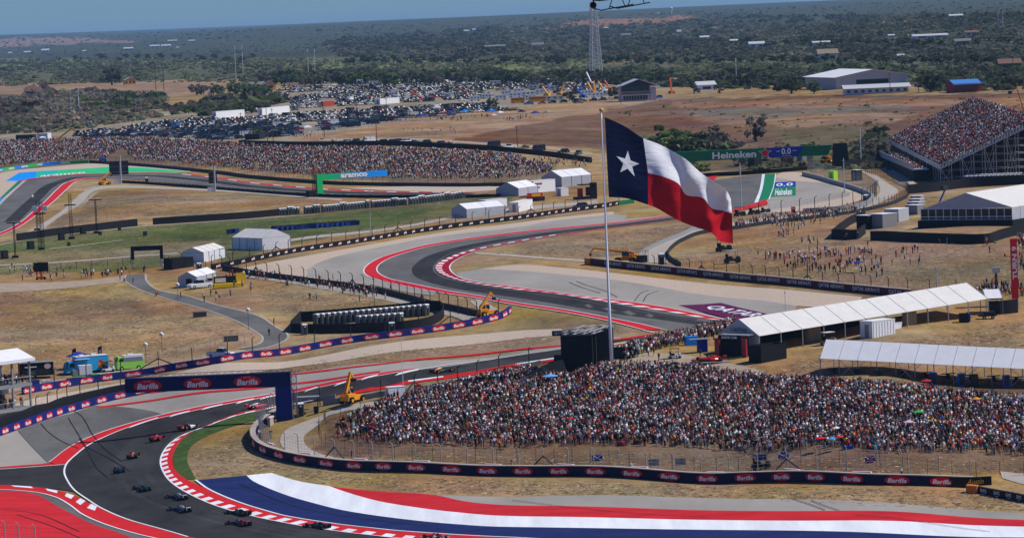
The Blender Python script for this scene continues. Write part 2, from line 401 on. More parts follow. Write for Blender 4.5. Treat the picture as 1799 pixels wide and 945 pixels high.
# ------------------------------------------------------------------ ground sheet
TAN = (.37, .245, .12)
GC = np.empty(GU.shape+(3,)); GC[:] = TAN
gx = GU*np.exp(GV); gy = np.exp(GV); gp = np.stack([gx.ravel(), gy.ravel(), HC-GD.ravel()], 1)
gpx = w2px(gp)
def vn(x, y, seed):                                   # cheap smooth noise
    r = np.random.default_rng(seed); o = 0
    for k in range(6):
        a = r.uniform(0, 6.28); f = 2**(k*.7)*r.uniform(.8, 1.2); o = o+np.sin((x*math.cos(a)+y*math.sin(a))*f+r.uniform(0, 6.28)+1.5*np.sin((x*math.sin(a)-y*math.cos(a))*f*.8))/(k+1)
    return o
jit = np.stack([vn(gpx[:, 0]/22, gpx[:, 1]/7, 3)*7, vn(gpx[:, 0]/22, gpx[:, 1]/7, 5)*1.6], 1)
gj = gpx+jit
def paint(poly, col, amt=1.0, flat=False):
    k = pip(gpx if flat else gj, poly).reshape(GU.shape); GC[k] = GC[k]*(1-amt)+np.array(col)*amt
WOOD = (.062, .066, .045); BRUSH = (.12, .122, .066)
paint([(-3000, -300), (5000, -300), (5000, 142), (1560, 150), (1060, 150), (700, 143), (450, 146), (380, 143), (240, 147), (90, 150), (-3000, 158)], BRUSH)
paint([(-3000, -300), (5000, -300), (5000, 128), (1500, 108), (1200, 98), (900, 103), (600, 100), (300, 105), (-3000, 106)], WOOD)
paint([(-3000, -300), (5000, -300), (5000, 60), (1500, 45), (1300, 25), (1060, 38), (850, 60), (650, 75), (500, 92), (0, 98), (-3000, 98)], (.07, .08, .055))
paint([(-50, 68), (140, 68), (240, 72), (240, 77), (100, 77), (-50, 84)], (.30, .19, .15))
paint([(940, 50), (1050, 34), (1190, 28), (1220, 34), (1150, 42), (1080, 46)], (.30, .16, .095))
paint([(1020, 106), (1140, 103), (1160, 108), (1020, 118)], (.28, .2, .11)); paint([(1060, 130), (1160, 128), (1150, 150), (1060, 150)], (.09, .09, .045))
paint([(-3000, 102), (300, 106), (600, 108), (1060, 108), (1060, 122), (600, 121), (300, 116), (-3000, 118)], (.16, .185, .075)); paint([(-900, 150), (430, 141), (375, 165), (300, 172), (240, 162), (150, 158), (60, 168), (-900, 180)], (.34, .22, .14))
paint([(-900, 180), (60, 168), (150, 158), (300, 165), (290, 180), (280, 186), (200, 200), (100, 213), (-900, 215)], (.135, .11, .075))
paint([(150, 190), (210, 168), (290, 165), (290, 182), (200, 195)], (.10, .13, .04))
paint([(-900, 213), (100, 210), (180, 196), (280, 188), (320, 180), (300, 200), (200, 215), (100, 232), (-900, 236)], (.17, .16, .08))
paint([(50, 216), (120, 202), (260, 190), (300, 185), (290, 192), (150, 208), (70, 222)], (.32, .23, .14))
paint([(-900, 240), (100, 232), (230, 207), (330, 187), (450, 165), (560, 148), (800, 138), (1060, 140), (1190, 152), (1060, 172), (870, 193), (720, 205), (640, 225), (500, 250), (-900, 252)], (.33, .27, .2))
paint([(480, 262), (560, 235), (640, 222), (740, 207), (880, 196), (1060, 178), (1190, 168), (1260, 172), (1060, 196), (900, 226), (780, 250)], (.37, .235, .135))
paint([(760, 252), (900, 226), (1060, 194), (1190, 172), (2500, 155), (2500, 190), (1560, 235), (1565, 300), (1360, 300), (1190, 262), (1060, 262)], (.19, .105, .062))
paint([(1180, 182), (1350, 176), (2500, 168), (2500, 182), (1400, 190), (1200, 190)], (.30, .17, .095)); paint([(1200, 205), (1400, 197), (1600, 200), (1560, 220), (1300, 222)], (.30, .19, .12))
paint([(1200, 196), (1330, 192), (1580, 186), (1600, 192), (1350, 203), (1200, 204)], (.19, .16, .12)); paint([(1350, 225), (1560, 215), (1560, 280), (1400, 262)], (.17, .13, .06))
paint([(1360, 258), (1565, 258), (1560, 300), (1360, 300)], (.12, .12, .05)); paint([(1190, 262), (1380, 262), (1380, 300), (1200, 300)], (.15, .11, .06))
paint([(-60, 255), (240, 238), (500, 258), (980, 285), (960, 330), (700, 322), (400, 296), (-60, 300)], (.20, .14, .09))
paint([(0, 428), (76, 416), (241, 397), (450, 383), (628, 370), (780, 352), (900, 343), (900, 364), (805, 378), (678, 400), (560, 420), (500, 436), (400, 458), (300, 470), (165, 480), (-900, 492), (-900, 440)], (.135, .14, .055))
paint([(0, 443), (180, 440), (300, 425), (430, 410), (300, 450), (0, 478)], (.25, .195, .095), .8); paint([(500, 375), (900, 335), (890, 360), (560, 420), (640, 385)], (.2, .17, .075), .5)
paint([(0, 432), (120, 428), (240, 415), (230, 425), (0, 445)], (.12, .15, .05)); paint([(240, 405), (520, 385), (760, 362), (700, 392), (520, 418), (330, 425)], (.085, .12, .035), .8)
paint([(75, 404), (130, 372), (180, 335), (300, 340), (330, 350), (200, 360), (110, 402)], (.24, .16, .1), .8)
paint([(0, 510), (180, 525), (300, 545), (200, 580), (60, 600), (-100, 600)], (.25, .16, .10), .7); paint([(60, 525), (230, 520), (260, 550), (120, 560)], (.17, .13, .085), .6)
paint([(1160, 470), (1200, 430), (1300, 400), (2500, 395), (2500, 540), (1600, 510), (1300, 478)], (.34, .215, .12)); paint([(1560, 480), (1760, 455), (2500, 460), (2500, 500), (1650, 505)], (.20, .165, .085), .7)
paint([(1430, 610), (1560, 600), (2500, 560), (2500, 690), (1350, 680), (1400, 620)], (.34, .22, .12))
paint([(1060, 640), (1150, 625), (1300, 640), (1400, 660), (1060, 660)], (.38, .29, .2)); paint([(1700, 680), (2500, 675), (2500, 720), (1700, 712)], (.40, .31, .22))
paint([(560, 792), (560, 730), (700, 690), (950, 655), (2500, 690), (2500, 830), (1300, 835), (900, 820), (600, 800)], (.21, .13, .078))
paint([(900, 420), (1060, 410), (1170, 400), (1240, 390), (1130, 450), (900, 448)], (.27, .185, .105), .8); paint([(500, 510), (760, 548), (520, 560), (450, 520)], (.25, .18, .09), .6)
paint([(900, 510), (1060, 560), (1150, 585), (900, 585), (860, 560)], (.26, .2, .09), .6); paint([(330, 790), (460, 760), (540, 800), (700, 830), (1700, 870), (1799, 875), (1799, 895), (1200, 875), (430, 850)], (.36, .255, .13), .7)
GC *= np.array((.85, .87, .82)); nv, nu = GU.shape; ii = (np.arange(nv-1)[:, None]*nu+np.arange(nu-1)[None]).ravel()
GF = np.stack([ii, ii+1, ii+nu+1, ii+nu], 1)
gme = npmesh('ground', gp, GF, GC.reshape(-1, 3), ['ground_grass'])
gme.polygons.foreach_set('use_smooth', [True]*len(GF))
tag(link('ground', gme), kind='structure')
# ------------------------------------------------------------------ run-off areas, gravel, track, kerbs (outlines walked on the ground)
C_, L_ = True, False
# --- near corner
K_OUT = [(86, 813), (129, 782), (181, 759), (226, 745), (274, 731.5), (323, 720.5), (387, 708), (484, 691), (521, 684), (628, 663), (737, 648)]
K_IN = [(117, 816.5), (129, 804), (161, 780), (200, 762), (226, 752), (274, 737.5), (323, 727), (387, 713.5), (484, 697), (521, 690), (628, 669), (737, 650.5)]
zone('run_off_area', [([(-60, 790), (0, 766), (60, 745), (130, 722), (200, 703), (268, 690), (400, 671), (522, 655), (700, 636), (985, 604), (1090, 592)], C_), ([(1090, 600), (985, 616), (900, 627), (737, 649.5), (628, 665)], C_), ([(521, 686), (484, 693), (387, 710), (323, 722), (274, 733), (226, 747), (181, 760), (129, 783), (86, 813), (0, 822), (-60, 826)], C_)], 'asphalt_light', 1, spacing=2.5)
zone('asphalt_patch', [([(31, 757), (90, 735), (165, 713)], L_), ([(165, 713), (220, 716), (262, 722), (285, 728)], C_), ([(285, 728), (226, 746), (181, 760), (129, 783), (84, 813)], C_), ([(84, 813), (31, 757)], L_)], 'asphalt_mid', 3.6, spacing=2.5)
TR_LOW = [(1185, 588), (1060, 606), (985, 628), (900, 641), (737, 667), (678, 677.5), (623, 687.5), (562, 701.5), (520, 708.5), (487, 716), (420, 730), (355, 753), (323, 764), (300, 779), (287, 795), (282, 811), (287, 830), (303, 850), (339, 872), (387, 892), (452, 909.5), (529, 924.5), (600, 935), (720, 948), (900, 962)]
zone('race_track', [([(-60, 827), (0, 824), (60, 821), (117, 816.5)], C_), (K_IN, C_), ([(737, 650.5), (900, 626), (985, 614), (1150, 592), (1185, 586)], C_), (TR_LOW, C_), ([(900, 962), (900, 1010), (400, 1010), (300, 940)], L_), ([(300, 940), (226, 912), (181, 893), (152, 875), (119, 862), (60, 857), (0, 856), (-60, 856)], C_)], 'asphalt_dark', 3)
band('kerb', K_OUT, K_IN, ['paint_red'], 4)
band('painted_line', [(86, 813.3), (129, 782.3), (181, 759.3), (226, 745.3), (274, 732), (323, 721), (387, 708.5), (484, 691.5)], [(86, 812.2), (129, 781.4), (181, 758.5), (226, 744.5), (274, 731.2), (323, 720.2), (387, 707.8), (484, 690.8)], ['paint_white'], 5)
cw = path([(330, 944), (300, 935), (226, 914), (181, 895), (152, 877), (132, 863), (119, 846), (113, 830), (117, 816), (129, 803.5), (161, 779.5), (200, 761.5), (226, 751.5), (274, 737), (323, 726.5), (387, 713), (484, 696.5), (521, 689.6), (628, 668.6), (737, 650), (793, 641), (900, 627), (985, 614)], 1.0)
ribbon('painted_line', cw, -.16, .16, ['paint_white'], 6)
for a, b in (((232, 749), (278, 735.5)), ((303, 730), (334, 724)), ((360, 717.5), (392, 712)), ((420, 707), (447, 702.5)), ((462, 699.6), (487, 695.5)), ((540, 686), (560, 681.5)), ((592, 676), (612, 671.5)), ((640, 665), (665, 660)), ((700, 657), (737, 650.5))):
    band('kerb_block', [a, ((a[0]+b[0])/2, (a[1]+b[1])/2-1.2), (b[0], b[1]-1.5)], [(a[0]-6, a[1]+4.4), ((a[0]+b[0])/2-4, (a[1]+b[1])/2+2.2), (b[0]-2, b[1]+1)], ['paint_white'], 6, step=1.5)
for run, w in (([(262, 690), (323, 682), (420, 669), (522, 657.5), (602, 648), (668, 640.5), (760, 630), (900, 616), (985, 608), (1080, 598), (1149, 589)], .85), ([(171, 717), (220, 710.5), (290, 700.5), (420, 685.5), (487, 678.5), (521, 674.5), (602, 663.5), (668, 653.5)], .8), ([(-60, 826), (0, 822.5), (60, 818), (117, 814.8)], .75), ([(-60, 827.5), (0, 825), (60, 820.6), (117, 816.6)], .16)):
    c = path(run, 1.0); ribbon('painted_line', c, -w, w, ['paint_white' if w < .3 else 'paint_red'], 5)
# inner kerb: blocks next to the track, red strip outside them, white line
ki = [(487, 716), (420, 730), (355, 753), (323, 764), (300, 779), (287, 795), (282, 811), (287, 830), (303, 850), (339, 872), (387, 892), (452, 909.5), (529, 924.5), (600, 935), (720, 948), (900, 962)]
km = [(487, 714), (425, 727), (367, 747), (338, 758), (313, 774), (298, 793), (294, 810), (299, 828), (317, 847), (352, 867), (398, 885), (462, 902.5), (537, 917), (605, 928.5), (720, 942), (900, 957)]
ko = [(487, 713), (428, 724.5), (375, 743), (346, 755), (322, 770), (307, 791), (303, 808), (308, 826), (328, 843), (367, 860.5), (420, 882), (485, 902), (560, 916), (612, 924), (725, 934), (900, 945)]
band('kerb_block', ki, km, ['paint_white', 'paint_red'], 5, block=2.35)
band('kerb', km, ko, ['paint_red'], 4)
kc = path(ki, 1.0); ribbon('painted_line', kc, -.15, .15, ['paint_white'], 6)
band('kerb_block', [(985, 628), (900, 641), (737, 667), (678, 677.5), (623, 687.5), (562, 701.5), (520, 708.5), (487, 716)], [(985, 630), (900, 643), (737, 669), (678, 679.5), (623, 689.3), (562, 702.6), (520, 709.6), (487, 716.6)], ['paint_white', 'paint_red', 'paint_red'], 6, block=7)
band('kerb', [(985, 630), (900, 643), (737, 668.6), (678, 679.2), (623, 689), (600, 695)], [(985, 633.5), (900, 646.5), (737, 672), (678, 683), (623, 692.5), (600, 697)], ['paint_red'], 4)
zone('grass_verge', [([(487, 714.5), (428, 725.5), (375, 744), (346, 756), (322, 771), (308, 791), (304, 808), (309, 827), (326, 842)], C_), ([(345, 842), (338, 830), (329, 808), (336, 785), (355, 770), (403, 751), (450, 738), (487, 728)], C_)], 'grass_green', 2)
# red / white / blue stripes
B_LO = [(343.5, 844), (367, 860.5), (400, 875.6), (434, 888), (467, 898), (517, 910), (600, 922.5), (667, 930), (750, 937), (900, 945), (1200, 962), (1500, 975), (1800, 990)]
B_W = [(433, 835.5), (444, 845), (467, 856), (509, 872), (551, 884), (600, 896), (700, 911), (801, 921), (900, 926), (1200, 930.5), (1433, 933), (1799, 944.5), (1900, 948)]
W_R = [(578, 854), (600, 862), (667, 881), (734, 892), (801, 900), (900, 907), (1200, 913), (1433, 915), (1633, 918.5), (1799, 925.5), (1900, 929)]
R_UP = [(578, 854), (667, 863.6), (764, 870), (817, 881), (900, 888), (1200, 896), (1433, 898), (1633, 903), (1799, 913.5), (1900, 918)]
zone('painted_stripe', [([(343.5, 844), (433, 835.5)], L_), (B_W, C_), ([(1900, 948), (1900, 990)], L_), (B_LO[::-1], C_)], 'paint_blue', 2)
zone('painted_stripe', [([(433, 835.5), (477, 831)], L_), ([(477, 831), (501, 839), (531, 847), (578, 854)], C_), (W_R, C_), ([(1900, 929), (1900, 948)], L_), (B_W[::-1], C_)], 'paint_white', 2)
zone('painted_stripe', [(R_UP, C_), ([(1900, 918), (1900, 929)], L_), (W_R[::-1], C_)], 'paint_bright_red', 2)
c = path(B_LO, 1.0); ribbon('painted_line', c, -.2, .2, ['paint_white'], 6)
zone('run_off_area', [([(764, 870), (801, 871), (900, 873), (1200, 874), (1433, 878), (1566, 884), (1700, 895), (1799, 902), (1900, 910)], C_), ([(1900, 918), (1799, 913.5), (1633, 903), (1433, 898), (1200, 896), (900, 888), (817, 881), (764, 870)], C_)], 'asphalt_light', 1)
# near left kerb and red apron
K2U = [(-60, 852), (0, 853), (42, 854.5), (81, 859), (106, 864), (132, 872), (155, 883.5), (181, 895.5), (226, 914.5), (300, 935.5), (380, 955)]
K2L = [(-60, 860), (0, 861), (32, 862.6), (64.5, 866), (97, 874), (122.6, 888), (145, 904.5), (181, 920.6), (226, 935), (290, 950), (360, 965)]
K2M = [(-60, 854), (0, 855), (42, 856.8), (78, 861.8), (101, 867.5), (124, 877), (145, 890), (181, 903)]
zone('apron', [(K2U, C_), (K2L[::-1], C_)], 'paint_red', 4)
band('kerb_block', K2U[:8], K2M, ['paint_white', 'paint_red'], 5, block=3.3)
zone('run_off_area', [(K2L, C_), ([(360, 1000), (-60, 1000)], L_)], 'asphalt_mid', 3)
zone('painted_apron', [([(-60, 862), (0, 863), (48, 866), (74, 874), (97, 888), (129, 904.5), (161, 920.6), (210, 937), (240, 948), (300, 970)], C_), ([(300, 1000), (-60, 1000)], L_)], 'paint_bright_red', 4)
c = path(K2L, 1.0); ribbon('painted_line', c, -.15, .15, ['paint_white'], 6)
# service road by the crowd
zone('service_road', [([(1000, 652), (900, 666), (800, 684), (700, 700), (648, 706.5), (595, 715), (562, 731), (513, 749), (493, 769), (501, 790), (534, 802.5), (592, 810), (700, 817), (900, 826)], C_), ([(900, 823), (704, 811), (592, 804), (557, 795), (536, 780), (536, 764), (559, 747), (577, 730), (612, 721), (653, 716), (700, 708), (800, 690), (900, 672), (1000, 658)], C_)], 'concrete', 1)
zone('service_road', [([(1761, 840), (1780, 846), (1850, 862)], C_), ([(1850, 830), (1757, 828)], L_)], 'concrete', 1)
zone('dirt_yard', [([(1075, 632), (1120, 620), (1200, 622), (1290, 640), (1345, 655)], L_), ([(1345, 655), (1250, 662), (1150, 655), (1075, 648)], L_)], 'dirt', 1)
# gravel and path across the middle
zone('gravel_trap', [([(-60, 745), (60, 700), (200, 675), (300, 658), (450, 637), (600, 618), (760, 594), (900, 582), (985, 578)], C_), ([(1000, 588), (900, 597), (760, 612), (600, 634), (522, 644), (400, 660), (268, 683), (180, 700), (60, 726), (-60, 770)], C_)], 'gravel', 1)
# --- middle corner
OUT1 = [(1169, 380), (1060, 393.5), (900, 409.5), (817, 420), (750.5, 431), (700, 443.5), (675, 451), (655, 460), (642, 470), (639, 478), (643.5, 484), (655, 489.5), (677, 496), (717, 504.6), (767, 514), (817, 521), (900, 535.5), (989, 549), (1065, 564), (1128, 580), (1150, 585.5)]
IN1 = [(1169, 382), (1060, 395.5), (900, 412.6), (817, 423), (750.5, 435), (709, 446), (684, 455), (667, 465), (662, 473), (664, 479), (672, 485), (687, 491), (734, 501), (784, 511), (834, 519), (900, 530.6), (989, 544), (1065, 558), (1139, 573), (1175, 582)]
KI = [(1187, 386), (1060, 401.6), (976, 413), (900, 426), (851, 435), (817, 443), (784, 455), (770, 463), (765, 470.5), (770, 479), (784, 486), (809, 494), (834, 499), (900, 509), (976, 517), (1052, 529), (1128, 541.6), (1192, 552), (1255, 563), (1290, 571)]
KO = [(1187, 387), (1060, 403.2), (976, 415), (900, 428.4), (851, 438), (826, 446), (801, 458), (791, 467), (790.6, 473.6), (796, 481), (811, 489), (834, 495), (900, 504), (976, 514), (1052, 524), (1128, 534), (1192, 545), (1243, 555.5), (1286, 564)]
zone('run_off_area', [([(1098, 385), (1103, 379), (1078, 377)], L_), ([(1078, 377), (976, 388), (900, 401), (817, 410), (750, 419), (700, 428.5), (650, 438), (600, 449), (560, 462), (540, 474)], C_), ([(540, 486), (640, 498), (720, 515), (760, 520)], L_), (OUT1[:15][::-1], C_)], 'asphalt_light', 2)
zone('gravel_trap', [([(1078, 372), (976, 383), (900, 393), (817, 403), (750, 413), (700, 421), (650, 430), (600, 439), (520, 453), (450, 466), (415, 474)], C_), ([(430, 482), (520, 490), (640, 507)], L_), ([(660, 495), (640, 470), (700, 440), (817, 416), (900, 407), (1078, 385)], L_)], 'gravel', 1)
zone('race_track', [(IN1, C_), ([(1175, 582), (1185, 588), (1230, 592), (1300, 578)], L_), (KI[::-1], C_)], 'asphalt_mid', 3)
RL = [(1187, 384), (1060, 399.5), (976, 409), (900, 420), (830, 432), (775, 447), (752, 460), (742, 473), (752, 487), (790, 499), (850, 510), (976, 528), (1052, 541), (1128, 554), (1192, 563), (1255, 570)]
rl = path(RL, 1.5)
ribbon('racing_line', rl, -2.6, 2.6, ['asphalt_dark'], 3.5)
ribbon('racing_line', rl, 3.0, 4.4, ['asphalt_dark'], 3.5)
band('kerb', OUT1[:20], IN1[:19]+[(1165, 581)], ['paint_red'], 4)
for q in (OUT1, IN1): ribbon('painted_line', path(q, 1.0), -.14, .14, ['paint_white'], 5)
KM = [((a[0]*.55+b[0]*.45), (a[1]*.55+b[1]*.45)) for a, b in zip(KI[:-1], KO)]
band('kerb', KI[:-1], KO, ['kerb_maroon'], 4)
band('kerb_block', KI[:-1][2:], KM[2:], ['paint_white', 'paint_red'], 5, block=3.4)
band('kerb', [(p[0], p[1]) for p in KM[12:]], KO[12:], ['paint_red'], 4.5)
ribbon('painted_line', path(KO, 1.0), -.14, .14, ['paint_white'], 5)
zone('run_off_area', [([(800, 480), (842, 473.5), (900, 475.6), (1078, 492), (1205, 514), (1350, 530), (1400, 538), (1390, 560)], L_), ([(1300, 574), (1286, 564), (1243, 555.5), (1192, 545), (1128, 534), (1052, 524), (976, 514), (900, 504), (834, 495), (811, 489)], L_)], 'asphalt_light', 2)
zone('gravel_trap', [([(842, 473), (900, 466), (1001, 472), (1128, 486), (1205, 494.6), (1350, 507), (1515, 522)], C_), ([(1500, 545), (1388, 537), (1350, 530), (1205, 514), (1078, 492), (900, 475.6)], L_)], 'gravel', 1.5)
zone('painted_pad', [([(1192, 537), (1266, 532.7), (1347, 552), (1325, 561), (1290, 563)], L_)], 'paint_purple', 3)
band('access_path', [(834, 443), (900, 447.5), (970, 453), (1034, 457.5)], [(834, 446), (900, 451), (970, 456.5), (1034, 461)], ['concrete'], 1)
band('painted_line', [(1072, 606), (1128, 599), (1190, 590)], [(1072, 607), (1128, 600), (1190, 591)], ['paint_white'], 5)
# --- far left corner
zone('gravel_trap', [([(-60, 320), (0, 304.5), (35, 298.5), (95, 293), (155, 288), (240, 291), (335, 299)], C_), ([(335, 303), (251, 300), (150, 302), (60, 312), (36, 322), (0, 355), (-60, 400)], L_)], 'gravel', 1)
zone('painted_pad', [([(10, 318.5), (33.5, 304), (64, 301.6), (62, 314), (32, 318.5)], L_)], 'paint_azure', 2)
zone('painted_pad', [([(64, 301.6), (100, 299.5), (98, 310.5), (62, 314)], L_)], 'paint_teal', 2)
zone('painted_pad', [([(100, 299.5), (194, 293.5), (251, 295.5), (335, 302.5), (310, 304.5), (251, 304), (150, 306.5), (98, 310.5)], L_)], 'paint_mint', 2)
TCU = [(0, 361), (22, 340), (45, 318.5), (67, 314.5), (110, 310.5), (192, 306), (251, 304.3), (305, 305), (380, 313), (450, 323), (569, 333), (678, 337.8), (826, 339.5)]
TCL = [(826, 342.5), (678, 343), (569, 342), (526, 339), (450, 335), (355, 326), (228, 315.5), (175, 313), (144, 313.5), (115, 321.5), (100, 333), (80, 353), (58, 372), (33.5, 392), (0, 409), (-60, 430)]
zone('race_track', [([(-60, 420), (0, 361)], L_), (TCU, C_), (TCL, C_)], 'asphalt_mid', 3)
ribbon('racing_line', path([(20, 390), (60, 352), (100, 322), (150, 311.5), (250, 309.5), (340, 316), (450, 329), (570, 338), (826, 341)], 2), -2.5, 2.5, ['asphalt_dark'], 3.5)
band('kerb', [(33, 319.3), (63.5, 314.6), (100, 311), (150.5, 307.4), (251, 305), (305, 305.6), (380, 314), (450, 324), (569, 334), (678, 338.6), (826, 340)], [(33, 317.9), (63.5, 313.2), (100, 309.8), (150.5, 306.2), (251, 303.8), (305, 304.4), (380, 312.2), (450, 322), (569, 332), (678, 336.8), (826, 338.5)], ['paint_red'], 4)
for a in range(320, 800, 40):
    yy = np.interp([a, a+16], [305, 380, 450, 569, 678, 826], [305.6, 313.6, 323.6, 333.6, 338.3, 340]); band('kerb_block', [(a, yy[0]), (a+8, yy.mean()), (a+16, yy[1])], [(a, yy[0]-.8), (a+8, yy.mean()-.8), (a+16, yy[1]-.8)], ['paint_white'], 5)
zone('kerb', [([(32, 318.5), (0, 348.6), (-40, 385), (-25, 395), (6, 356), (41, 318.5)], L_)], 'paint_green', 4)
band('kerb_block', [(45, 318.5), (22, 339.5), (0, 361), (-30, 392)], [(40, 319), (17, 339), (-5, 359), (-34, 389)], ['paint_white', 'kerb_maroon'], 5, block=3)
zone('kerb', [([(0, 356), (0, 349), (6, 349), (2, 356)], L_)], 'paint_azure', 5)
LU = [(-60, 428), (0, 409.5), (33.5, 392.5), (58.5, 372), (80, 353.6), (100, 333.5), (115, 322), (130, 317.5), (144, 314), (160, 313.3), (178, 314)]
LL = [(-60, 434), (0, 414.5), (28.4, 402.5), (63.5, 379), (94, 355), (117, 333.5), (129, 322.5), (140, 317.5), (150.5, 315), (162, 314.4), (178, 314.8)]
band('kerb', LU, LL, ['paint_red'], 4)
for q in (LU, LL): ribbon('painted_line', path(q, 1), -.16, .16, ['paint_white'], 5)
zone('service_road', [([(40, 412), (84, 387), (117, 364), (145.5, 338), (167, 329), (200, 327), (300, 329.5), (450, 338), (560, 348), (600, 350)], C_), ([(600, 353), (450, 341), (300, 333), (200, 331), (177, 333.5), (142, 358.6), (107, 380), (77, 402), (62, 412)], C_)], 'concrete', 1)
zone('rubble_slope', [([(112, 365), (148, 337), (158, 331), (166, 329.5), (145.5, 339), (125, 357)], L_)], 'rubble', 1.5)
zone('rubble_slope', [([(177, 333.5), (170, 340), (150, 358), (140, 361), (142, 357), (165, 339)], L_)], 'rubble', 1.5)
zone('gravel_trap', [([(600, 331), (690, 328.5), (830, 327), (895, 331), (830, 337.5), (700, 336)], C_)], 'gravel', 1)
# paths on the lower left
band('access_path', [(-40, 467), (0, 465.4), (80, 461.5), (160, 456), (228, 450.2), (312, 444)], [(-40, 469), (0, 467.4), (80, 463.5), (160, 458), (228, 452), (312, 445.8)], ['concrete'], 1)
band('access_path', [(86, 437), (140, 431), (216, 421.4)], [(86, 438.2), (140, 432.2), (216, 422.4)], ['dirt'], 1)
band('access_path', [(0, 429), (76, 416.6), (241, 398), (268, 396), (450, 384), (560, 376)], [(0, 431), (76, 418), (241, 399.8), (268, 397.4), (450, 385.2), (560, 377)], ['dirt'], 1)
band('access_path', [(506, 421), (560, 413.5), (628, 407.5), (704, 397.5), (818, 377), (880, 368), (960, 360), (1050, 352)], [(506, 425), (560, 418), (628, 411.5), (704, 401.5), (818, 381), (880, 374), (960, 366), (1050, 358)], ['concrete'], 1)
PA = [(223.5, 483), (221, 492), (241, 506), (292, 524), (355.5, 541.6), (406, 559), (450, 582), (463, 592), (460, 602.5), (450, 607), (420, 613)]
PB = [(254, 482), (256.5, 494.6), (279, 511), (330, 521), (381, 536.5), (450, 554.5), (483, 574.6), (503, 587), (501, 597), (475, 608), (435, 616)]
band('tarmac_path', PA, PB, ['asphalt_mid'], 2)
ribbon('kerb_edge', path(PA, 1), -.5, .5, ['concrete'], 1); ribbon('kerb_edge', path(PB, 1), -.5, .5, ['concrete'], 1)
band('access_path', [(-40, 500), (60, 497), (160, 492), (223, 484)], [(-40, 517), (60, 511), (160, 502), (226, 494)], ['dirt'], .6)
band('service_road', [(435, 614), (380, 621), (300, 636), (200, 652), (100, 668), (-40, 692)], [(440, 619), (385, 628), (305, 642), (205, 660), (105, 677), (-40, 703)], ['dirt'], 1)
band('access_path', [(430, 480), (520, 493), (640, 512), (755, 535), (830, 556), (860, 566)], [(430, 487), (520, 500), (640, 521), (745, 543), (800, 560), (830, 572)], ['concrete'], .8)
zone('service_road', [([(860, 566), (850, 555), (838, 540), (828, 528), (838, 526), (862, 536), (880, 548)], C_)], 'concrete', 1)
# --- right-hand side
SR_A = [(1128, 462), (1136, 443), (1152, 431), (1179, 421), (1217, 402), (1281, 392), (1350, 383.5), (1420, 376), (1500, 362), (1540, 345), (1545, 328), (1530, 312), (1510, 300)]
SR_B = [(1174, 462), (1170, 446), (1178, 436), (1195, 425), (1243, 407), (1281, 401), (1350, 391), (1420, 382), (1510, 368), (1560, 350), (1578, 337), (1560, 322), (1540, 308)]
band('service_road', SR_A, SR_B, ['concrete'], 1)
zone('gravel_trap', [([(1362, 309), (1380, 303), (1420, 305), (1470, 320), (1510, 338), (1512, 352), (1450, 366), (1370, 374), (1300, 377)], C_), ([(1300, 374), (1347, 362), (1362, 320)], L_)], 'gravel', 1)
zone('run_off_area', [([(1350, 370), (1345, 345), (1362, 312), (1398, 319), (1451, 321.6), (1495, 339), (1492, 345), (1430, 358)], L_)], 'asphalt_light', 2)
zone('race_track', [([(1060, 396), (1169, 382), (1230, 372), (1258, 352), (1255, 318), (1290, 312), (1345, 306), (1338, 330), (1327, 357), (1286, 371), (1240, 381), (1187, 386), (1060, 401.6)], L_)], 'asphalt_mid', 3)
zone('run_off_area', [([(1170, 350), (1200, 320), (1255, 310), (1258, 340), (1240, 368), (1190, 378)], L_)], 'asphalt_mid', 2)
band('painted_line', [(1240, 382), (1286, 373.5), (1332, 363.5), (1350, 358)], [(1240, 380.5), (1284, 370), (1327, 357.5), (1345, 351)], ['paint_red'], 5)
zone('kerb', [([(1342, 307), (1362, 306), (1358, 330), (1350, 350), (1342, 356), (1330, 357), (1338, 335)], L_)], 'paint_green', 4)
band('painted_line', [(1339, 307), (1334, 335), (1325, 357.5)], [(1344, 307), (1339, 335), (1332, 356)], ['paint_white'], 5)
band('painted_line', [(1362, 306), (1358, 330), (1350, 351)], [(1363.5, 306), (1359.5, 330), (1351.5, 352)], ['paint_white'], 5)
zone('painted_pad', [([(1356, 321.6), (1398, 319.5), (1398, 328.5), (1354.5, 330.5)], L_)], 'paint_royal', 3)
zone('painted_pad', [([(1354.5, 330.5), (1398, 328.5), (1398, 344.4), (1350, 347)], L_)], 'paint_green', 3)
zone('kerb', [([(1240, 312), (1262, 309), (1254, 318)], L_)], 'paint_red', 4)
zone('service_road', [([(1520, 284), (1565, 280), (1600, 308), (1612, 330), (1580, 325), (1560, 303)], L_)], 'concrete', 1)
band('access_path', [(1040, 268), (960, 258), (850, 251), (700, 243), (560, 244)], [(1040, 273), (960, 262), (850, 254.5), (700, 247), (560, 248)], ['dirt'], 1)
# tyre marks
TM = [[(107, 702), (118, 715), (142, 731), (163, 765), (185, 790), (215, 812)], [(72, 745), (85, 760), (110, 777), (138, 789)], [(139, 771), (155, 795), (172, 825), (190, 840)], [(120, 735), (135, 760), (150, 785), (165, 815)], [(150, 785), (190, 805), (230, 830)],
      [(1013, 495), (1030, 502), (1060, 511), (1085, 523)], [(1000, 497), (1025, 507), (1055, 516)], [(1115, 530), (1128, 515), (1140, 511)], [(1130, 531), (1140, 518), (1158, 512)],
      [(1393, 878), (1420, 886), (1450, 897)], [(1425, 880), (1450, 890), (1475, 898)], [(720, 800+0), (722, 801)], [(420, 850), (520, 890), (640, 912), (760, 925)], [(900, 880), (1010, 893), (1120, 903), (1240, 908)], [(1500, 905), (1600, 915), (1740, 935)], [(30, 905), (90, 925), (150, 950)], [(0, 895), (60, 903), (140, 935)], [(720, 800+0), (722, 801)]]
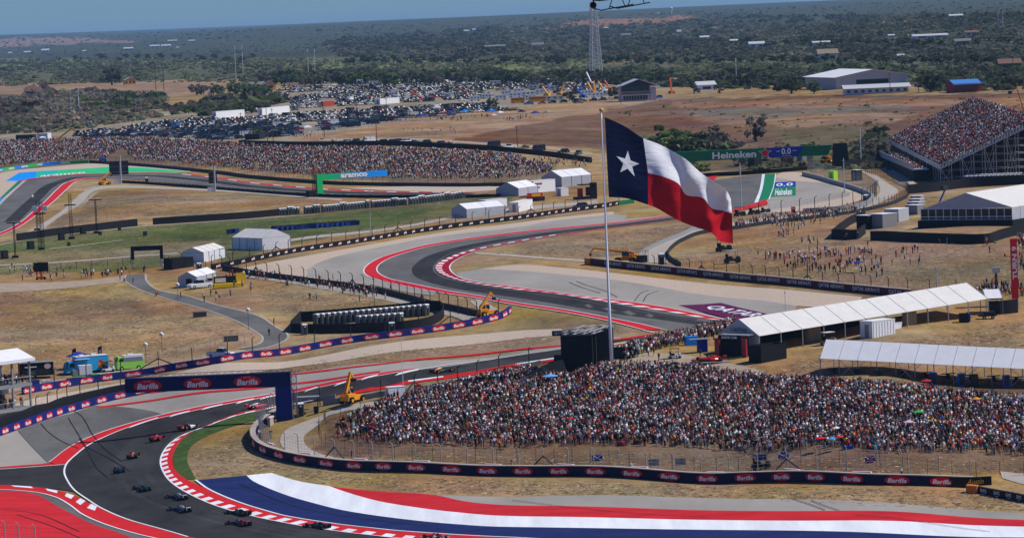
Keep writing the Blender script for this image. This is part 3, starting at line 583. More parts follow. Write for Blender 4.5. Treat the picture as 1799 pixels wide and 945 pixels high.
for q in TM[:-1]: ribbon('tyre_mark', path(q, 1), -.09, .09, ['rubber'], 6.5)
RLN = path([(900, 634), (737, 659), (623, 679), (521, 699), (420, 720), (340, 741), (285, 763), (255, 790), (245, 815), (255, 840), (290, 868), (350, 893), (440, 918), (560, 941), (700, 962)], 1.5)
for a_, b_, mt_, ly in ((-4.6, 4.4, 'asphalt_worn', 3.3), (-3.4, -1.6, 'asphalt_dark', 3.6), (-.9, .2, 'asphalt_dark', 3.6), (1.2, 3.2, 'asphalt_dark', 3.6)): ribbon('racing_line', RLN, a_, b_, [mt_], ly)
for q in ([(0, 838), (60, 836), (117, 832)], [(117, 832), (128, 852), (160, 880), (226, 908), (310, 932)]): ribbon('asphalt_seam', path(q, 1), -.05, .05, ['rubber'], 4)
# ------------------------------------------------------------------ haze
mh = bpy.data.materials.new('haze_air'); mh.use_nodes = True; mh.node_tree.nodes.clear()
pv = mh.node_tree.nodes.new('ShaderNodeVolumePrincipled'); pv.inputs['Color'].default_value = (.36, .66, 1, 1); pv.inputs['Density'].default_value = 2.9e-5
mo = mh.node_tree.nodes.new('ShaderNodeOutputMaterial'); mh.node_tree.links.new(pv.outputs[0], mo.inputs['Volume']); MATS['haze_air'] = mh
zlo = float((HC-GD).min())-1.5; zhi = max(float((HC-GD).max()), 135)+5
hb = MB(); hb.box((0, 16600, (zlo+zhi)/2), (70000, 33800, zhi-zlo), 'haze_air'); tag(hb.build('haze'), kind='stuff')
# ------------------------------------------------------------------ common materials
for nm, c, r in (('black_paint', (.012, .012, .013), .5), ('tyre', (.015, .015, .016), .8), ('glass_dark', (.012, .016, .02), .15), ('steel', (.36, .37, .38), .5), ('galvanised', (.30, .31, .32), .55),
                 ('dark_steel', (.05, .052, .055), .6), ('white_metal', (.78, .79, .80), .45), ('white_print', (.82, .82, .82), .6), ('red_print', (.62, .012, .018), .55), ('orange_print', (.75, .12, .02), .6),
                 ('navy', (.006, .009, .042), .6), ('navy_bright', (.012, .024, .17), .6), ('navy_shaded', (.009, .015, .09), .6), ('black_tarp', (.014, .015, .017), .7), ('charcoal', (.03, .032, .035), .7), ('wood_pole', (.075, .052, .035), .9), ('orange_board', (.55, .17, .035), .7),  # one sponsor navy; the darker tones have the shade painted in
                 ('yellow_machine', (.80, .32, .01), .45), ('yellow_bright', (.80, .55, .02), .5), ('blue_machine', (.02, .13, .55), .45), ('orange_machine', (.75, .10, .015), .5), ('red_paint', (.55, .02, .02), .45),
                 ('grey_box', (.26, .27, .28), .6), ('toilet_grey', (.13, .155, .155), .6), ('toilet_roof', (.72, .73, .72), .5), ('blue_plastic', (.02, .05, .25), .5), ('skin', (.48, .24, .155), .7), ('hair', (.05, .03, .02), .9),
                 ('denim', (.05, .075, .14), .8), ('black_cloth', (.018, .018, .02), .85), ('khaki', (.32, .25, .16), .85), ('grey_cloth', (.16, .16, .17), .85), ('shoe', (.35, .35, .35), .7), ('tan_roof', (.30, .24, .17), .8),
                 ('house_wall', (.62, .58, .50), .8), ('house_orange', (.62, .30, .09), .8), ('metal_roof', (.55, .57, .58), .35), ('grey_roof', (.19, .19, .19), .8), ('brown_roof', (.20, .12, .085), .8), ('blue_roof', (.07, .22, .55), .5), ('green_machine', (.05, .35, .06), .5),
                 ('gold', (.55, .38, .12), .35), ('maroon', (.075, .012, .028), .6), ('lime', (.32, .72, .10), .5), ('sky_paint', (.03, .38, .72), .5), ('silver', (.45, .46, .47), .35), ('trunk', (.085, .062, .045), .95), ('teal_print', (.02, .42, .45), .6),
                 ('hi_vis', (.35, .75, .05), .6), ('brick_red', (.36, .05, .03), .8), ('screen_panel', (.045, .05, .055), .6), ('azure_print', (.01, .24, .80), .6), ('green_print', (.015, .48, .13), .6), ('heineken_green', (.012, .17, .07), .6), ('royal_print', (.02, .035, .30), .6), ('pink_pad', (.66, .46, .47), .8), ('float_white', (.7, .7, .7), .6), ('bright_red_print', (.66, .02, .03), .5), ('blue_awning', (.10, .42, .80), .6)):
    mat(nm, c, r, var=.12 if r > .5 else 0, scale=3)
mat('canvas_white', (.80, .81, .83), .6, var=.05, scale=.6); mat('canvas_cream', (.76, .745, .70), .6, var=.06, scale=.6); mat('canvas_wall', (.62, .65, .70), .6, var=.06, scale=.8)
mat('clear_panel', (.10, .105, .11), .12, var=.3, scale=.5)
def cloth_light(m, k):                                  # thin fabric lets part of the light through
    N = m.node_tree.nodes; L = m.node_tree.links; b = N['Principled BSDF']; tr = N.new('ShaderNodeBsdfTranslucent'); mx = N.new('ShaderNodeMixShader'); mx.inputs[0].default_value = k; tr.inputs[0].default_value = b.inputs['Base Color'].default_value
    if b.inputs['Base Color'].is_linked: L.new(b.inputs['Base Color'].links[0].from_socket, tr.inputs[0])
    L.new(b.outputs[0], mx.inputs[1]); L.new(tr.outputs[0], mx.inputs[2]); L.new(mx.outputs[0], N['Material Output'].inputs[0])
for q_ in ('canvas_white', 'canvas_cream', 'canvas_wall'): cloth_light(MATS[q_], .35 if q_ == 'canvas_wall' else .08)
objcol_mat('shirt_cloth', .8, .1); objcol_mat('car_paint', .3, .5); attr_mat('crowd_colour'); attr_mat('leaf_colour', .85, .1, .4); attr_mat('vehicle_colour', .35, .5)
# ------------------------------------------------------------------ vegetation
def crown_arrays(seed, nclump, leaves, rx, rz, size, shape='round'):
    r = np.random.default_rng(seed); V = []; Cc = []
    for k in range(nclump):
        d = r.normal(size=3); d /= np.linalg.norm(d); q = d*np.array([rx, rx, rz*.5])*r.uniform(.35, .92); q[2] += rz*.52
        sh = r.uniform(.55, 1.4); cr = size*r.uniform(1.6, 2.6)
        for j in range(leaves):
            e = r.normal(size=3); e /= np.linalg.norm(e); p = q+e*cr*r.uniform(.3, 1)*np.array([1, 1, .7])
            a = r.normal(size=3); a /= np.linalg.norm(a); b = np.cross(a, r.normal(size=3)); b /= np.linalg.norm(b); s = size*r.uniform(.45, 1.0)
            V += [p-a*s-b*s*.6, p+a*s-b*s*.6, p+a*s+b*s*.6, p-a*s+b*s*.6]; c = sh*r.uniform(.75, 1.3); Cc += [c]*4
    V = np.array(V); return V, np.array(Cc)
CROWN = []
for k in range(8):
    V, c = crown_arrays(100+k, 17 if k < 6 else 12, 28, 3.2+.3*(k % 3), 5.0+.5*(k % 4), .46 if k < 6 else .38)
    CROWN.append((V, c))
GREENS = [(.06, .075, .032), 0, (.12, .165, .055), 0, (.16, .145, .11)]
TREE_ME = []
for k, (V, c) in enumerate(CROWN):
    for g_ in range(3):
        base = np.array([GREENS[0], GREENS[2], GREENS[4]][g_])
        F = np.arange(len(V)).reshape(-1, 4); cme = npmesh('crown', V, F, c[:, None]*base[None], ['leaf_colour'])
        TREE_ME.append((k, g_, cme))
tb = MB(); tb.tube((0, 0, -.5), (.15, .05, 2.2), .28, 'trunk', 6, .2); tb.tube((.15, .05, 2.1), (1.3, .4, 4.0), .15, 'trunk', 4, .06); tb.tube((.15, .05, 2.1), (-1.1, -.5, 4.2), .15, 'trunk', 4, .06); tb.tube((.15, .05, 2.1), (.1, 1.0, 4.4), .13, 'trunk', 4, .05); tb.tube((.15, .05, 2.1), (.2, -.9, 4.0), .12, 'trunk', 4, .05)
TRUNK = tb.mesh('trunk')
NTREE = [0]
def tree(px, py, hpx, kind=None, label=None, name='tree', wide=1.0, grp=None, trunk=True):
    p = at(px, py); s = hpx/ppm(p)/6.2; c = [t for t in TREE_ME if (kind is None or t[1] == kind)]; k = c[int(RNG.integers(len(c)))]
    t = thing(name, label, 'tree' if name == 'tree' else 'bush', p, float(RNG.uniform(0, 6.28)), grp); t.scale = (s*wide, s*wide, s)
    a = link('crown', k[2], t)
    if not trunk: a.location = (0, 0, -2.0)
    else: link('trunk', TRUNK, t)
    NTREE[0] += 1; return t
TONE = ['dark', 'green', 'greyish']
def where_far(px, py):
    a = 'at the far left' if px < 200 else 'left of the yellow house' if px < 330 else 'behind the car park' if px < 700 else 'beyond the machine yard' if px < 1000 else 'by the lattice mast' if px < 1140 else 'right of the pavilion' if px < 1440 else 'beside the white barn' if px < 1650 else 'near the blue roofed shed'
    return a
ORD = 'first second third fourth fifth sixth seventh eighth ninth tenth eleventh twelfth thirteenth fourteenth fifteenth sixteenth seventeenth eighteenth nineteenth'.split()
def ordinal(i):
    if i < 19: return ORD[i]
    t, u = divmod(i+1, 10); tens = ['', '', 'twent', 'thirt', 'fort', 'fift', 'sixt'][t]
    return tens+'ieth' if u == 0 else tens+'y-'+ORD[u-1]
# rows of trees that can be told apart: (x0, x1, y, height px, how many, kind, where)
for x0, x1, yb, hp, n, kd, wh in ((460, 700, 148, 22, 26, None, 'in the belt above the main car park'), (700, 1050, 146, 21, 40, None, 'in the belt left of the lattice mast'), (1060, 1160, 148, 18, 12, 0, 'behind the two storey pavilion'), (1150, 1440, 150, 24, 34, None, 'between the pavilion and the white barn'), (1430, 1799, 152, 22, 26, None, 'around the white barn'), (370, 470, 165, 18, 10, 1, 'left of the small yellow gabled house'), (290, 470, 200, 15, 12, 1, 'above the white trailer roof'),
                              (600, 1000, 112, 13, 34, 0, 'on the ridge left of the mast'), (1060, 1799, 112, 14, 44, 0, 'in the far right line'), (100, 450, 106, 10, 18, 0, 'on the far left ridge'), (1300, 1799, 80, 12, 30, 0, 'on the hill with houses')):
    for i in range(n):
        x = x0+(x1-x0)*(i+RNG.uniform(.1, .9))/n; y = yb+RNG.uniform(-4, 3); h = hp*RNG.uniform(.75, 1.35)
        if 1440 < x < 1610 and yb == 152: y = 124; h = 14
        k = kd if kd is not None else int(RNG.integers(3))
        size = 'tall' if h > hp*1.08 else 'small' if h < hp*.85 else 'middling'
        tree(x, y, h, k, f'{size} {TONE[k]} tree, {ordinal(i)} from the left {wh}', grp=f'trees {wh}', wide=float(RNG.uniform(1.1, 1.6)))
tree(197, 150, 37, 0, 'large round dark oak standing beside the small yellow house', wide=1.1)
for a in ((1165, 258, 60, 1, 'big leafy green tree left of the two behind the green bridge banner', 1.0), (1204, 264, 52, 1, 'bright green low tree just above the green bridge banner', 1.2), (1250, 256, 56, 2, 'wide bare branched grey tree in the brown field', 1.2), (1328, 246, 50, 2, 'tall thin leafless tree in the brown field', .5),
          (1540, 250, 34, 0, 'dark round cedar beside the big grandstand', 1.0), (1540, 280, 40, 2, 'scrubby grey green tree below the dark cedar', 1.4), (1222, 300, 40, 1, 'green tree right behind the flag', 1.1), (345, 168, 24, 2, 'bare black branched tree on the tan field left of the white wall', .9), (358, 166, 20, 2, 'second bare branched tree on the tan field, right of the taller one', .9),
          (455, 240, 20, 1, 'small green tree in front of the white canopy by the car park', .9), (578, 143, 24, 0, 'rounded dark tree standing in front of the car park edge', 1.1), (1390, 165, 36, 0, 'open crowned tree at the field edge left of the long low shed', 1.1), (1430, 165, 26, 1, 'small grey green tree beside the open crowned one', .9), (1535, 142, 22, 2, 'bare crowned tree in front of the white barn roof', 1.4),
          (1635, 162, 38, 0, 'tall dark tree between the white barn and the blue roofed shed', 1.0), (785, 165, 18, 0, 'dark tree standing among the parked cars', 1.1), (866, 190, 20, 0, 'lone dark tree at the edge of the machine yard', .8), (1000, 178, 20, 0, 'small dark tree by the parked line left of the pavilion', .9), (1080, 172, 24, 0, 'dark tree touching the left side of the pavilion', .9),
          (1220, 165, 20, 0, 'dark tree in front of the white shed right of the pavilion', 1.1), (1265, 165, 18, 0, 'small dark tree at the field fence, left of the white light pole', 1.2), (1425, 270, 22, 1, 'green bush above the blue part of the bridge banner', 1.3), (1300, 290, 26, 0, 'dark shrub beneath the bridge banner', 1.6)):
    tree(a[0], a[1]+(3 if a[2] > 38 else 0), a[2]*(1.1 if a[2] > 38 else 1), a[3], a[4], wide=a[5]*1.25, trunk=not (a[2] > 38 and a[0] < 1300))
# scattered low brush and the woods beyond
BUSHT = []
for k in range(6):
    r = np.random.default_rng(300+k); V = []; c = []
    for j in range(20):
        e = r.normal(size=3); e /= np.linalg.norm(e); p = e*np.array([1.5, 1.5, .95])*r.uniform(.5, 1); p[2] = abs(p[2])*.95+.15
        a = r.normal(size=3); a /= np.linalg.norm(a); b = np.cross(a, r.normal(size=3)); b /= np.linalg.norm(b); s = r.uniform(.45, .85)
        V += [p-a*s-b*s*.7, p+a*s-b*s*.7, p+a*s+b*s*.7, p-a*s+b*s*.7]; c += [r.uniform(.82, 1.18)]*4
    BUSHT.append((np.array(V), np.array(c)))
def scatter(name, poly, n, hpx, cols, cat='bushes', seed=1):
    r = np.random.default_rng(seed); a = np.array(poly); lo, hi = a.min(0), a.max(0); pts = []
    while sum(map(len, pts)) < n*1.35:
        q = lo+(hi-lo)*r.random((n*2, 2)); pts.append(q[pip(q, poly)])
    q = np.concatenate(pts); g_ = vn(q[:, 0]/55, q[:, 1]/9, seed+40)+.6*vn(q[:, 0]/16, q[:, 1]/4, seed+60); q = q[g_+r.normal(0, .7, len(q)) > -.9]; n = min(n, len(q)); q = q[:n]; w = px2w(q); s = hpx*np.exp(r.normal(-.12, .38, n))/(FPX/w[:, 1])/2.1; VV = []; CCc = []; ti = r.integers(0, 6, n); ang = r.uniform(0, 6.28, n)
    cl = np.array(cols)[r.integers(0, len(cols), n)]*r.uniform(.85, 1.18, (n, 1)); nz = vn(q[:, 0]/40, q[:, 1]/12, 9)
    cl = cl*(1+.22*np.clip(nz, -1.6, 1.6))[:, None]
    for k in range(6):
        m = ti == k; V, c = BUSHT[k]; ca, sa = np.cos(ang[m]), np.sin(ang[m]); sx = s[m]*r.uniform(.9, 1.6, m.sum())
        X = (V[None, :, 0]*ca[:, None]-V[None, :, 1]*sa[:, None])*sx[:, None]+w[m, 0:1]; Y = (V[None, :, 0]*sa[:, None]+V[None, :, 1]*ca[:, None])*sx[:, None]+w[m, 1:2]; Z = V[None, :, 2]*s[m][:, None]+w[m, 2:3]
        VV.append(np.stack([X, Y, Z], -1).reshape(-1, 3)); CCc.append((c[None, :, None]*cl[m][:, None, :]).reshape(-1, 3))
    VV = np.concatenate(VV); me = npmesh(name, VV, np.arange(len(VV)).reshape(-1, 4), np.concatenate(CCc), ['leaf_colour'])
    return tag(link(name, me), kind='stuff')
DK = [(.085, .10, .05), (.105, .115, .065), (.13, .125, .085)]; OL = [(.19, .205, .10), (.21, .215, .11), (.165, .185, .08), (.185, .175, .12)]; GY = [(.25, .21, .17), (.28, .23, .19), (.20, .19, .12), (.23, .15, .12)]
scatter('distant_woodland', [(-40, 66), (500, 50), (900, 34), (1300, 16), (1840, -6), (1840, 60), (1300, 60), (900, 85), (500, 98), (-40, 98)], 3600, 2.0, DK, seed=2)
scatter('distant_woodland', [(560, 74), (850, 48), (1100, 44), (1300, 30), (1840, 24), (1840, 125), (1450, 112), (1100, 104), (600, 104)], 8500, 5.0, DK+OL[3:], seed=3)
scatter('brush', [(-40, 106), (300, 104), (900, 108), (1300, 104), (1500, 112), (1840, 130), (1840, 150), (1560, 148), (1060, 146), (700, 142), (450, 146), (240, 145), (90, 149), (-40, 154)], 6800, 4.6, OL, seed=4)
scatter('brush', [(-40, 178), (60, 170), (150, 160), (290, 166), (290, 178), (200, 200), (100, 212), (-40, 214)], 900, 9, GY+GY+OL, seed=5)
scatter('brush', [(150, 190), (210, 170), (290, 168), (290, 182), (200, 194)], 160, 9, [(.06, .10, .025), (.09, .13, .03)], seed=6)
scatter('brush', [(-40, 216), (100, 212), (200, 198), (300, 188), (420, 170), (450, 178), (330, 198), (250, 212), (100, 234), (-40, 236)], 420, 8, OL+GY, seed=7)
scatter('field_scrub', [(1060, 200), (1190, 178), (1840, 165), (1840, 200), (1560, 235), (1565, 290), (1400, 268), (1180, 262)], 330, 3.0, [(.30, .20, .13), (.26, .2, .13), (.24, .22, .12)], seed=8)
scatter('bushes', [(1330, 262), (1565, 258), (1565, 300), (1440, 298), (1300, 300)], 160, 10, OL+GY, seed=9)
scatter('bushes', [(560, 245), (1000, 262), (1060, 250), (1060, 265), (560, 250)], 12, 6, OL, seed=10)
def tufts(poly, n, cols, seed, hp=1.0):
    r = np.random.default_rng(seed); w = fill0(poly, n, r); k = 3; c0 = np.repeat(w, k, 0)+r.normal(0, .28, (n*k, 3))*[1, 1, 0]; a = r.uniform(0, 3.14, n*k); s = r.uniform(.12, .55, n*k)*hp; h = r.uniform(.02, .11, n*k)*hp; d = np.stack([np.cos(a)*s, np.sin(a)*s, 0*s], 1); up_ = np.stack([r.normal(0, .1, n*k), r.normal(0, .1, n*k), h], 1)
    V = np.stack([c0-d, c0+d, c0+d*.7+up_, c0-d*.7+up_], 1).reshape(-1, 3); cc = np.array(cols)[r.integers(0, len(cols), n)]*r.uniform(.7, 1.2, (n, 1)); me = npmesh('dry_grass', V, np.arange(len(V)).reshape(-1, 4), np.repeat(cc, 4*k, 0), ['leaf_colour']); return tag(link('dry_grass', me), kind='stuff')
def fill0(poly, n, r):
    a = np.array(poly, float); lo, hi = a.min(0), a.max(0); q = np.zeros((0, 2))
    while len(q) < n: z = lo+(hi-lo)*r.random((n*2, 2)); z = z[pip(z, poly)]; z = z[vn(z[:, 0]/17, z[:, 1]/5, 33)+r.normal(0, 1.2, len(z)) > .1]; q = np.concatenate([q, z])
    q = q[:n]+r.normal(0, 1, (n, 2))*[9, 1.6]; return px2w(q)
scatter('woodland', [(1060, 126), (1300, 130), (1450, 122), (1840, 128), (1840, 160), (1640, 161), (1600, 150), (1440, 150), (1400, 160), (1240, 156), (1060, 148)], 1150, 11, DK+[(.10, .13, .05), (.08, .10, .045)], seed=11)
scatter('woodland', [(460, 132), (700, 128), (1060, 128), (1060, 146), (700, 142), (500, 146)], 560, 10, DK+[(.10, .13, .05)], seed=12); scatter('bushes', [(400, 172), (470, 160), (480, 186), (430, 200), (330, 206), (300, 198)], 120, 14, DK+[(.11, .14, .05)], seed=13)
scatter('bushes', [(1140, 250), (1260, 244), (1290, 262), (1180, 268)], 34, 20, [(.12, .165, .055), (.16, .15, .10)], seed=14); scatter('bushes', [(1500, 256), (1560, 250), (1562, 292), (1500, 292)], 40, 16, DK+[(.14, .15, .08)], seed=15)
DRY = [(.60, .46, .28), (.44, .31, .19), (.40, .32, .19), (.66, .53, .32), (.46, .31, .21)]
for i_, (pl, n_) in enumerate((([(0, 512), (220, 500), (300, 535), (440, 590), (380, 615), (100, 650), (0, 655)], 9000), ([(450, 790), (520, 825), (900, 845), (1700, 862), (1799, 885), (1799, 900), (1200, 872), (760, 866), (430, 832), (350, 840), (340, 800), (420, 758), (445, 760)], 9000), ([(1190, 470), (1230, 430), (1400, 395), (1460, 425), (1799, 435), (1799, 520), (1600, 505), (1400, 490)], 8000), ([(1350, 660), (1440, 625), (1799, 565), (1799, 612), (1470, 600), (1430, 650)], 3500), ([(570, 800), (700, 790), (1799, 805), (1799, 830), (1300, 830), (900, 825)], 3500), ([(80, 404), (140, 370), (190, 335), (560, 352), (800, 352), (450, 378), (240, 392)], 4500), ([(440, 500), (640, 520), (740, 548), (520, 560), (470, 540)], 2500), ([(860, 445), (1060, 410), (1230, 395), (1130, 450), (1040, 460)], 3000), ([(1480, 370), (1580, 360), (1600, 345), (1799, 345), (1640, 360), (1560, 400)], 1500), ([(530, 640), (700, 612), (960, 588), (960, 600), (700, 632), (530, 655)], 1500))): tufts(pl, n_//3, DRY, 500+i_)
tufts([(0, 430), (240, 398), (450, 385), (780, 355), (880, 348), (640, 398), (400, 450), (0, 485)], 2200, [(.22, .26, .10), (.16, .20, .07), (.36, .31, .16)], 520)
print('veg', time.time()-T0, NTREE)
# ------------------------------------------------------------------ people
SHIRTS = [('black', (.016, .016, .018), 38), ('white', (.75, .75, .77), 24), ('red', (.42, .02, .03), 9), ('orange', (.8, .16, .03), 6), ('navy', (.018, .025, .08), 9), ('grey', (.22, .22, .23), 11), ('royal blue', (.03, .08, .32), 2.2), ('teal', (.03, .24, .22), 1.6), ('green', (.03, .16, .06), 1), ('yellow', (.65, .48, .05), 1), ('pink', (.8, .3, .38), 2), ('lime', (.3, .65, .08), .4), ('maroon', (.16, .012, .03), 3), ('light blue', (.3, .42, .55), 2.5)]
SW = np.array([s[2] for s in SHIRTS], float); SW /= SW.sum()
PANTS = [('black', 'black_cloth'), ('denim', 'denim'), ('khaki', 'khaki'), ('grey', 'grey_cloth')]
def human(pose, pants, shorts, hat, mb=None):
    """one closed skin over a jointed skeleton"""
    J = {'hip': (0, 0, .95), 'waist': (0, 0, 1.08), 'chest': (0, .01, 1.32), 'neck': (0, 0, 1.48), 'head0': (0, -.02, 1.56), 'head1': (0, -.02, 1.70),
         'lk': (.11, -.03, .50), 'la': (.12, .02, .08), 'lt': (.13, -.14, .04), 'rk': (-.11, -.02, .50), 'ra': (-.12, .02, .08), 'rt': (-.13, -.14, .04),
         'ls': (.19, 0, 1.40), 'le': (.26, .03, 1.13), 'lh': (.27, -.06, .88), 'rs': (-.19, 0, 1.40), 're': (-.26, .03, 1.13), 'rh': (-.27, -.06, .88)}
    if pose == 'both arms raised': J.update(le=(.33, -.05, 1.60), lh=(.26, -.10, 1.86), re=(-.33, -.05, 1.60), rh=(-.24, -.10, 1.85))
    elif pose == 'one arm raised': J.update(re=(-.32, -.08, 1.62), rh=(-.22, -.16, 1.86))
    elif pose == 'holding up a phone': J.update(le=(.26, -.18, 1.28), lh=(.06, -.38, 1.52), re=(-.26, -.18, 1.28), rh=(-.06, -.38, 1.52))
    elif pose == 'hands on hips': J.update(le=(.40, .06, 1.20), lh=(.20, -.03, 1.02), re=(-.40, .06, 1.20), rh=(-.20, -.03, 1.02))
    elif pose == 'mid stride': J.update(lk=(.10, -.20, .53), la=(.10, -.22, .10), lt=(.10, -.38, .06), rk=(-.10, .06, .52), ra=(-.10, .36, .16), rt=(-.10, .26, .06), le=(.25, .14, 1.15), lh=(.25, .10, .92), re=(-.25, -.12, 1.17), rh=(-.24, -.26, 1.0))
    elif pose == 'sitting on the ground':
        for k in ('hip', 'waist', 'chest', 'neck', 'head0', 'head1', 'ls', 'rs'): J[k] = (J[k][0], J[k][1]+(J[k][2]-.95)*.18, J[k][2]-.80)
        J.update(lk=(.17, -.42, .48), la=(.15, -.66, .10), lt=(.16, -.80, .05), rk=(-.17, -.42, .48), ra=(-.15, -.66, .10), rt=(-.16, -.80, .05), le=(.27, -.14, .42), lh=(.17, -.36, .46), re=(-.27, -.14, .42), rh=(-.17, -.36, .46))
    rad = dict(hip=(.16, .12), waist=(.15, .105), chest=(.175, .12), neck=(.055, .06), head0=(.085, .10), head1=(.085, .10), lk=(.065, .07), la=(.042, .05), lt=(.045, .03), rk=(.065, .07), ra=(.042, .05), rt=(.045, .03), ls=(.075, .08), le=(.048, .05), lh=(.04, .045), rs=(.075, .08), re=(.048, .05), rh=(.04, .045))
    names = list(J); E = [('hip', 'waist'), ('waist', 'chest'), ('chest', 'neck'), ('neck', 'head0'), ('head0', 'head1'), ('hip', 'lk'), ('lk', 'la'), ('la', 'lt'), ('hip', 'rk'), ('rk', 'ra'), ('ra', 'rt'), ('chest', 'ls'), ('ls', 'le'), ('le', 'lh'), ('chest', 'rs'), ('rs', 're'), ('re', 'rh')]
    me = bpy.data.meshes.new('tmp'); me.from_pydata([J[k] for k in names], [(names.index(a), names.index(b)) for a, b in E], [])
    o = bpy.data.objects.new('tmp', me); COL.objects.link(o); md = o.modifiers.new('s', 'SKIN'); md.use_smooth_shade = True
    sv = me.skin_vertices[0].data
    for i, k in enumerate(names): sv[i].radius = rad[k]; sv[i].use_root = (k == 'hip')
    dg = bpy.context.evaluated_depsgraph_get(); dg.update(); ev = bpy.data.meshes.new_from_object(o.evaluated_get(dg)); bpy.data.objects.remove(o); bpy.data.meshes.remove(me)
    ev.name = 'person'; ev.materials.clear()
    for q in ('shirt_cloth', 'skin', pants, 'shoe', 'hair', 'white_metal', 'black_cloth'): ev.materials.append(MATS[q])
    js = {k: Vector(v) for k, v in J.items()}
    def near(c, a, b):
        a, b = js[a], js[b]; t = max(0, min(1, (c-a).dot(b-a)/(b-a).length_squared)); return (c-(a+(b-a)*t)).length, t
    for f in ev.polygons:
        c = f.center; best = min(((near(c, a, b)[0]-rad[a][0]*.6-rad[b][0]*.4, a, b, near(c, a, b)[1]) for a, b in E), key=lambda q: q[0]); _, a, b, t = best; m = 0
        if (a, b) == ('head0', 'head1') or a == 'neck': m = (5 if hat == 1 else 6 if hat == 2 else 4) if c.z > js['head1'].z+.01 or c.y > js['head1'].y+.03 else 1
        elif b in ('le', 're'): m = 0 if t < .6 else 1
        elif b in ('lh', 'rh'): m = 1
        elif b in ('lk', 'rk'): m = 2
        elif b in ('la', 'ra'): m = 1 if shorts and t > .1 else 2
        elif b in ('lt', 'rt'): m = 3
        elif a == 'hip': m = 2 if t < .4 else 0
        f.material_index = m; f.use_smooth = False
    return ev
POSES = ['arms at the sides', 'both arms raised', 'one arm raised', 'holding up a phone', 'hands on hips', 'mid stride', 'sitting on the ground']
HUM = {}
def human_mesh(pose, pi, shorts, hat):
    k = (pose, pi, shorts, hat)
    if k not in HUM: HUM[k] = human(pose, PANTS[pi][1], shorts, hat)
    return HUM[k]
SEEN = {}; NP = [0]
def person(px, py, face=None, pose=None, shirt=None, where='', grp=None, extra='', pi=None):
    p = at(px, py); si = next((i for i, s in enumerate(SHIRTS) if s[0] == shirt), None) if shirt else int(RNG.choice(len(SHIRTS), p=SW))
    pose = pose or POSES[int(RNG.choice(7, p=[.36, .10, .09, .17, .12, .06, .10]))]; pi = int(RNG.integers(4)) if pi is None else pi; sh = bool(RNG.random() < .5); hat = int(RNG.choice(3, p=[.5, .3, .2]))
    me = human_mesh(pose, pi, sh, hat)
    o = link('person', me, None, p, face if face is not None else float(RNG.uniform(0, 6.28)), SHIRTS[si][1]); k = float(RNG.uniform(.94, 1.06)); o.scale = (k, k, k)
    leg = f"{PANTS[pi][0]} {'shorts' if sh else 'trousers'}"; hd = ('', 'white cap, ', 'black cap, ')[hat]
    ps = {'arms at the sides': 'arms down', 'both arms raised': 'arms raised', 'one arm raised': 'one arm up', 'holding up a phone': 'raising a phone', 'hands on hips': 'hands on hips', 'mid stride': 'walking', 'sitting on the ground': 'seated'}[pose]
    for lab in (f"fan in {SHIRTS[si][0]} top, {leg}, {hd}{ps}, {where}", f"fan in {SHIRTS[si][0]} top, {leg}, {ps}, {where}", f"fan in {SHIRTS[si][0]} top, {ps}, {where}", f"fan in {SHIRTS[si][0]} top, {where}"):
        if len(lab.split()) <= 16: break
    g = grp or 'people watching from the banks'
    if lab in SEEN: g = SEEN[lab]
    SEEN[lab] = g
    tag(o, lab, 'person', g); NP[0] += 1; return o
# ---- crowds: low figures joined into one mesh for each bank
def fig(seated=False, arms=0):
    m = MB(); z = -.42 if seated else 0
    if not seated:
        for s in (-1, 1): m.tube((s*.09, 0, 0), (s*.10, 0, .86), .07, 'a', 3, .095, caps=False)
    else:
        for s in (-1, 1): m.tube((s*.10, -.05, .50), (s*.12, -.5, .50), .08, 'a', 3, .07, caps=False); 
    n0 = len(m.v); m.box((0, 0, 1.15+z), (.36, .22, .60), 'b', top=(1.25, 1.0)); n1 = len(m.v)
    for s in (-1, 1):
        if arms == 0: m.tube((s*.24, 0, 1.42+z), (s*.27, -.10, .90+z), .055, 'c', 3, .045, caps=False)
        elif arms == 1: m.tube((s*.22, 0, 1.40+z), (s*.20, -.18, 1.88+z), .055, 'c', 3, .05, caps=False)
        else: m.tube((s*.24, 0, 1.38+z), (s*.08, -.36, 1.50+z), .055, 'c', 3, .05, caps=False)
    n2 = len(m.v); m.ball((0, -.01, 1.62+z), .125, 'd', 5, 4, 1.15); n3 = len(m.v)
    part = np.zeros(n3, int); part[n0:n1] = 1; part[n1:n2] = 2; part[n2:] = 3
    V = np.array(m.v); top = (V[:, 2] > 1.62+z) & (part == 3); part[top] = 4
    Fq = [f if len(f) == 4 else f for f in m.f]; tri = []
    for f in Fq:
        for i in range(1, len(f)-1): tri.append((f[0], f[i], f[i+1]))
    return V, np.array(tri), part
def fig_low(seated):
    m = MB(); z = -.42 if seated else 0
    if seated: m.box((0, -.3, .5), (.32, .5, .16), 'a')
    else: m.box((0, 0, .43), (.3, .16, .86), 'a', top=(1.15, 1.1))
    n0 = len(m.v); m.box((0, 0, 1.15+z), (.44, .22, .60), 'b', top=(1.15, 1)); n1 = len(m.v); m.ball((0, -.01, 1.62+z), .13, 'd', 4, 4, 1.1); V = np.array(m.v); part = np.zeros(len(V), int); part[n0:n1] = 1; part[n1:] = 3; part[(V[:, 2] > 1.62+z) & (part == 3)] = 4
    return V, np.array([(f[0], f[i], f[i+1]) for f in m.f for i in range(1, len(f)-1)]), part
LOW = [fig_low(0), fig_low(0), fig_low(0), fig_low(1), fig_low(1)]
FIGS = [fig(False, 0), fig(False, 1), fig(False, 2), fig(True, 0), fig(True, 2)]
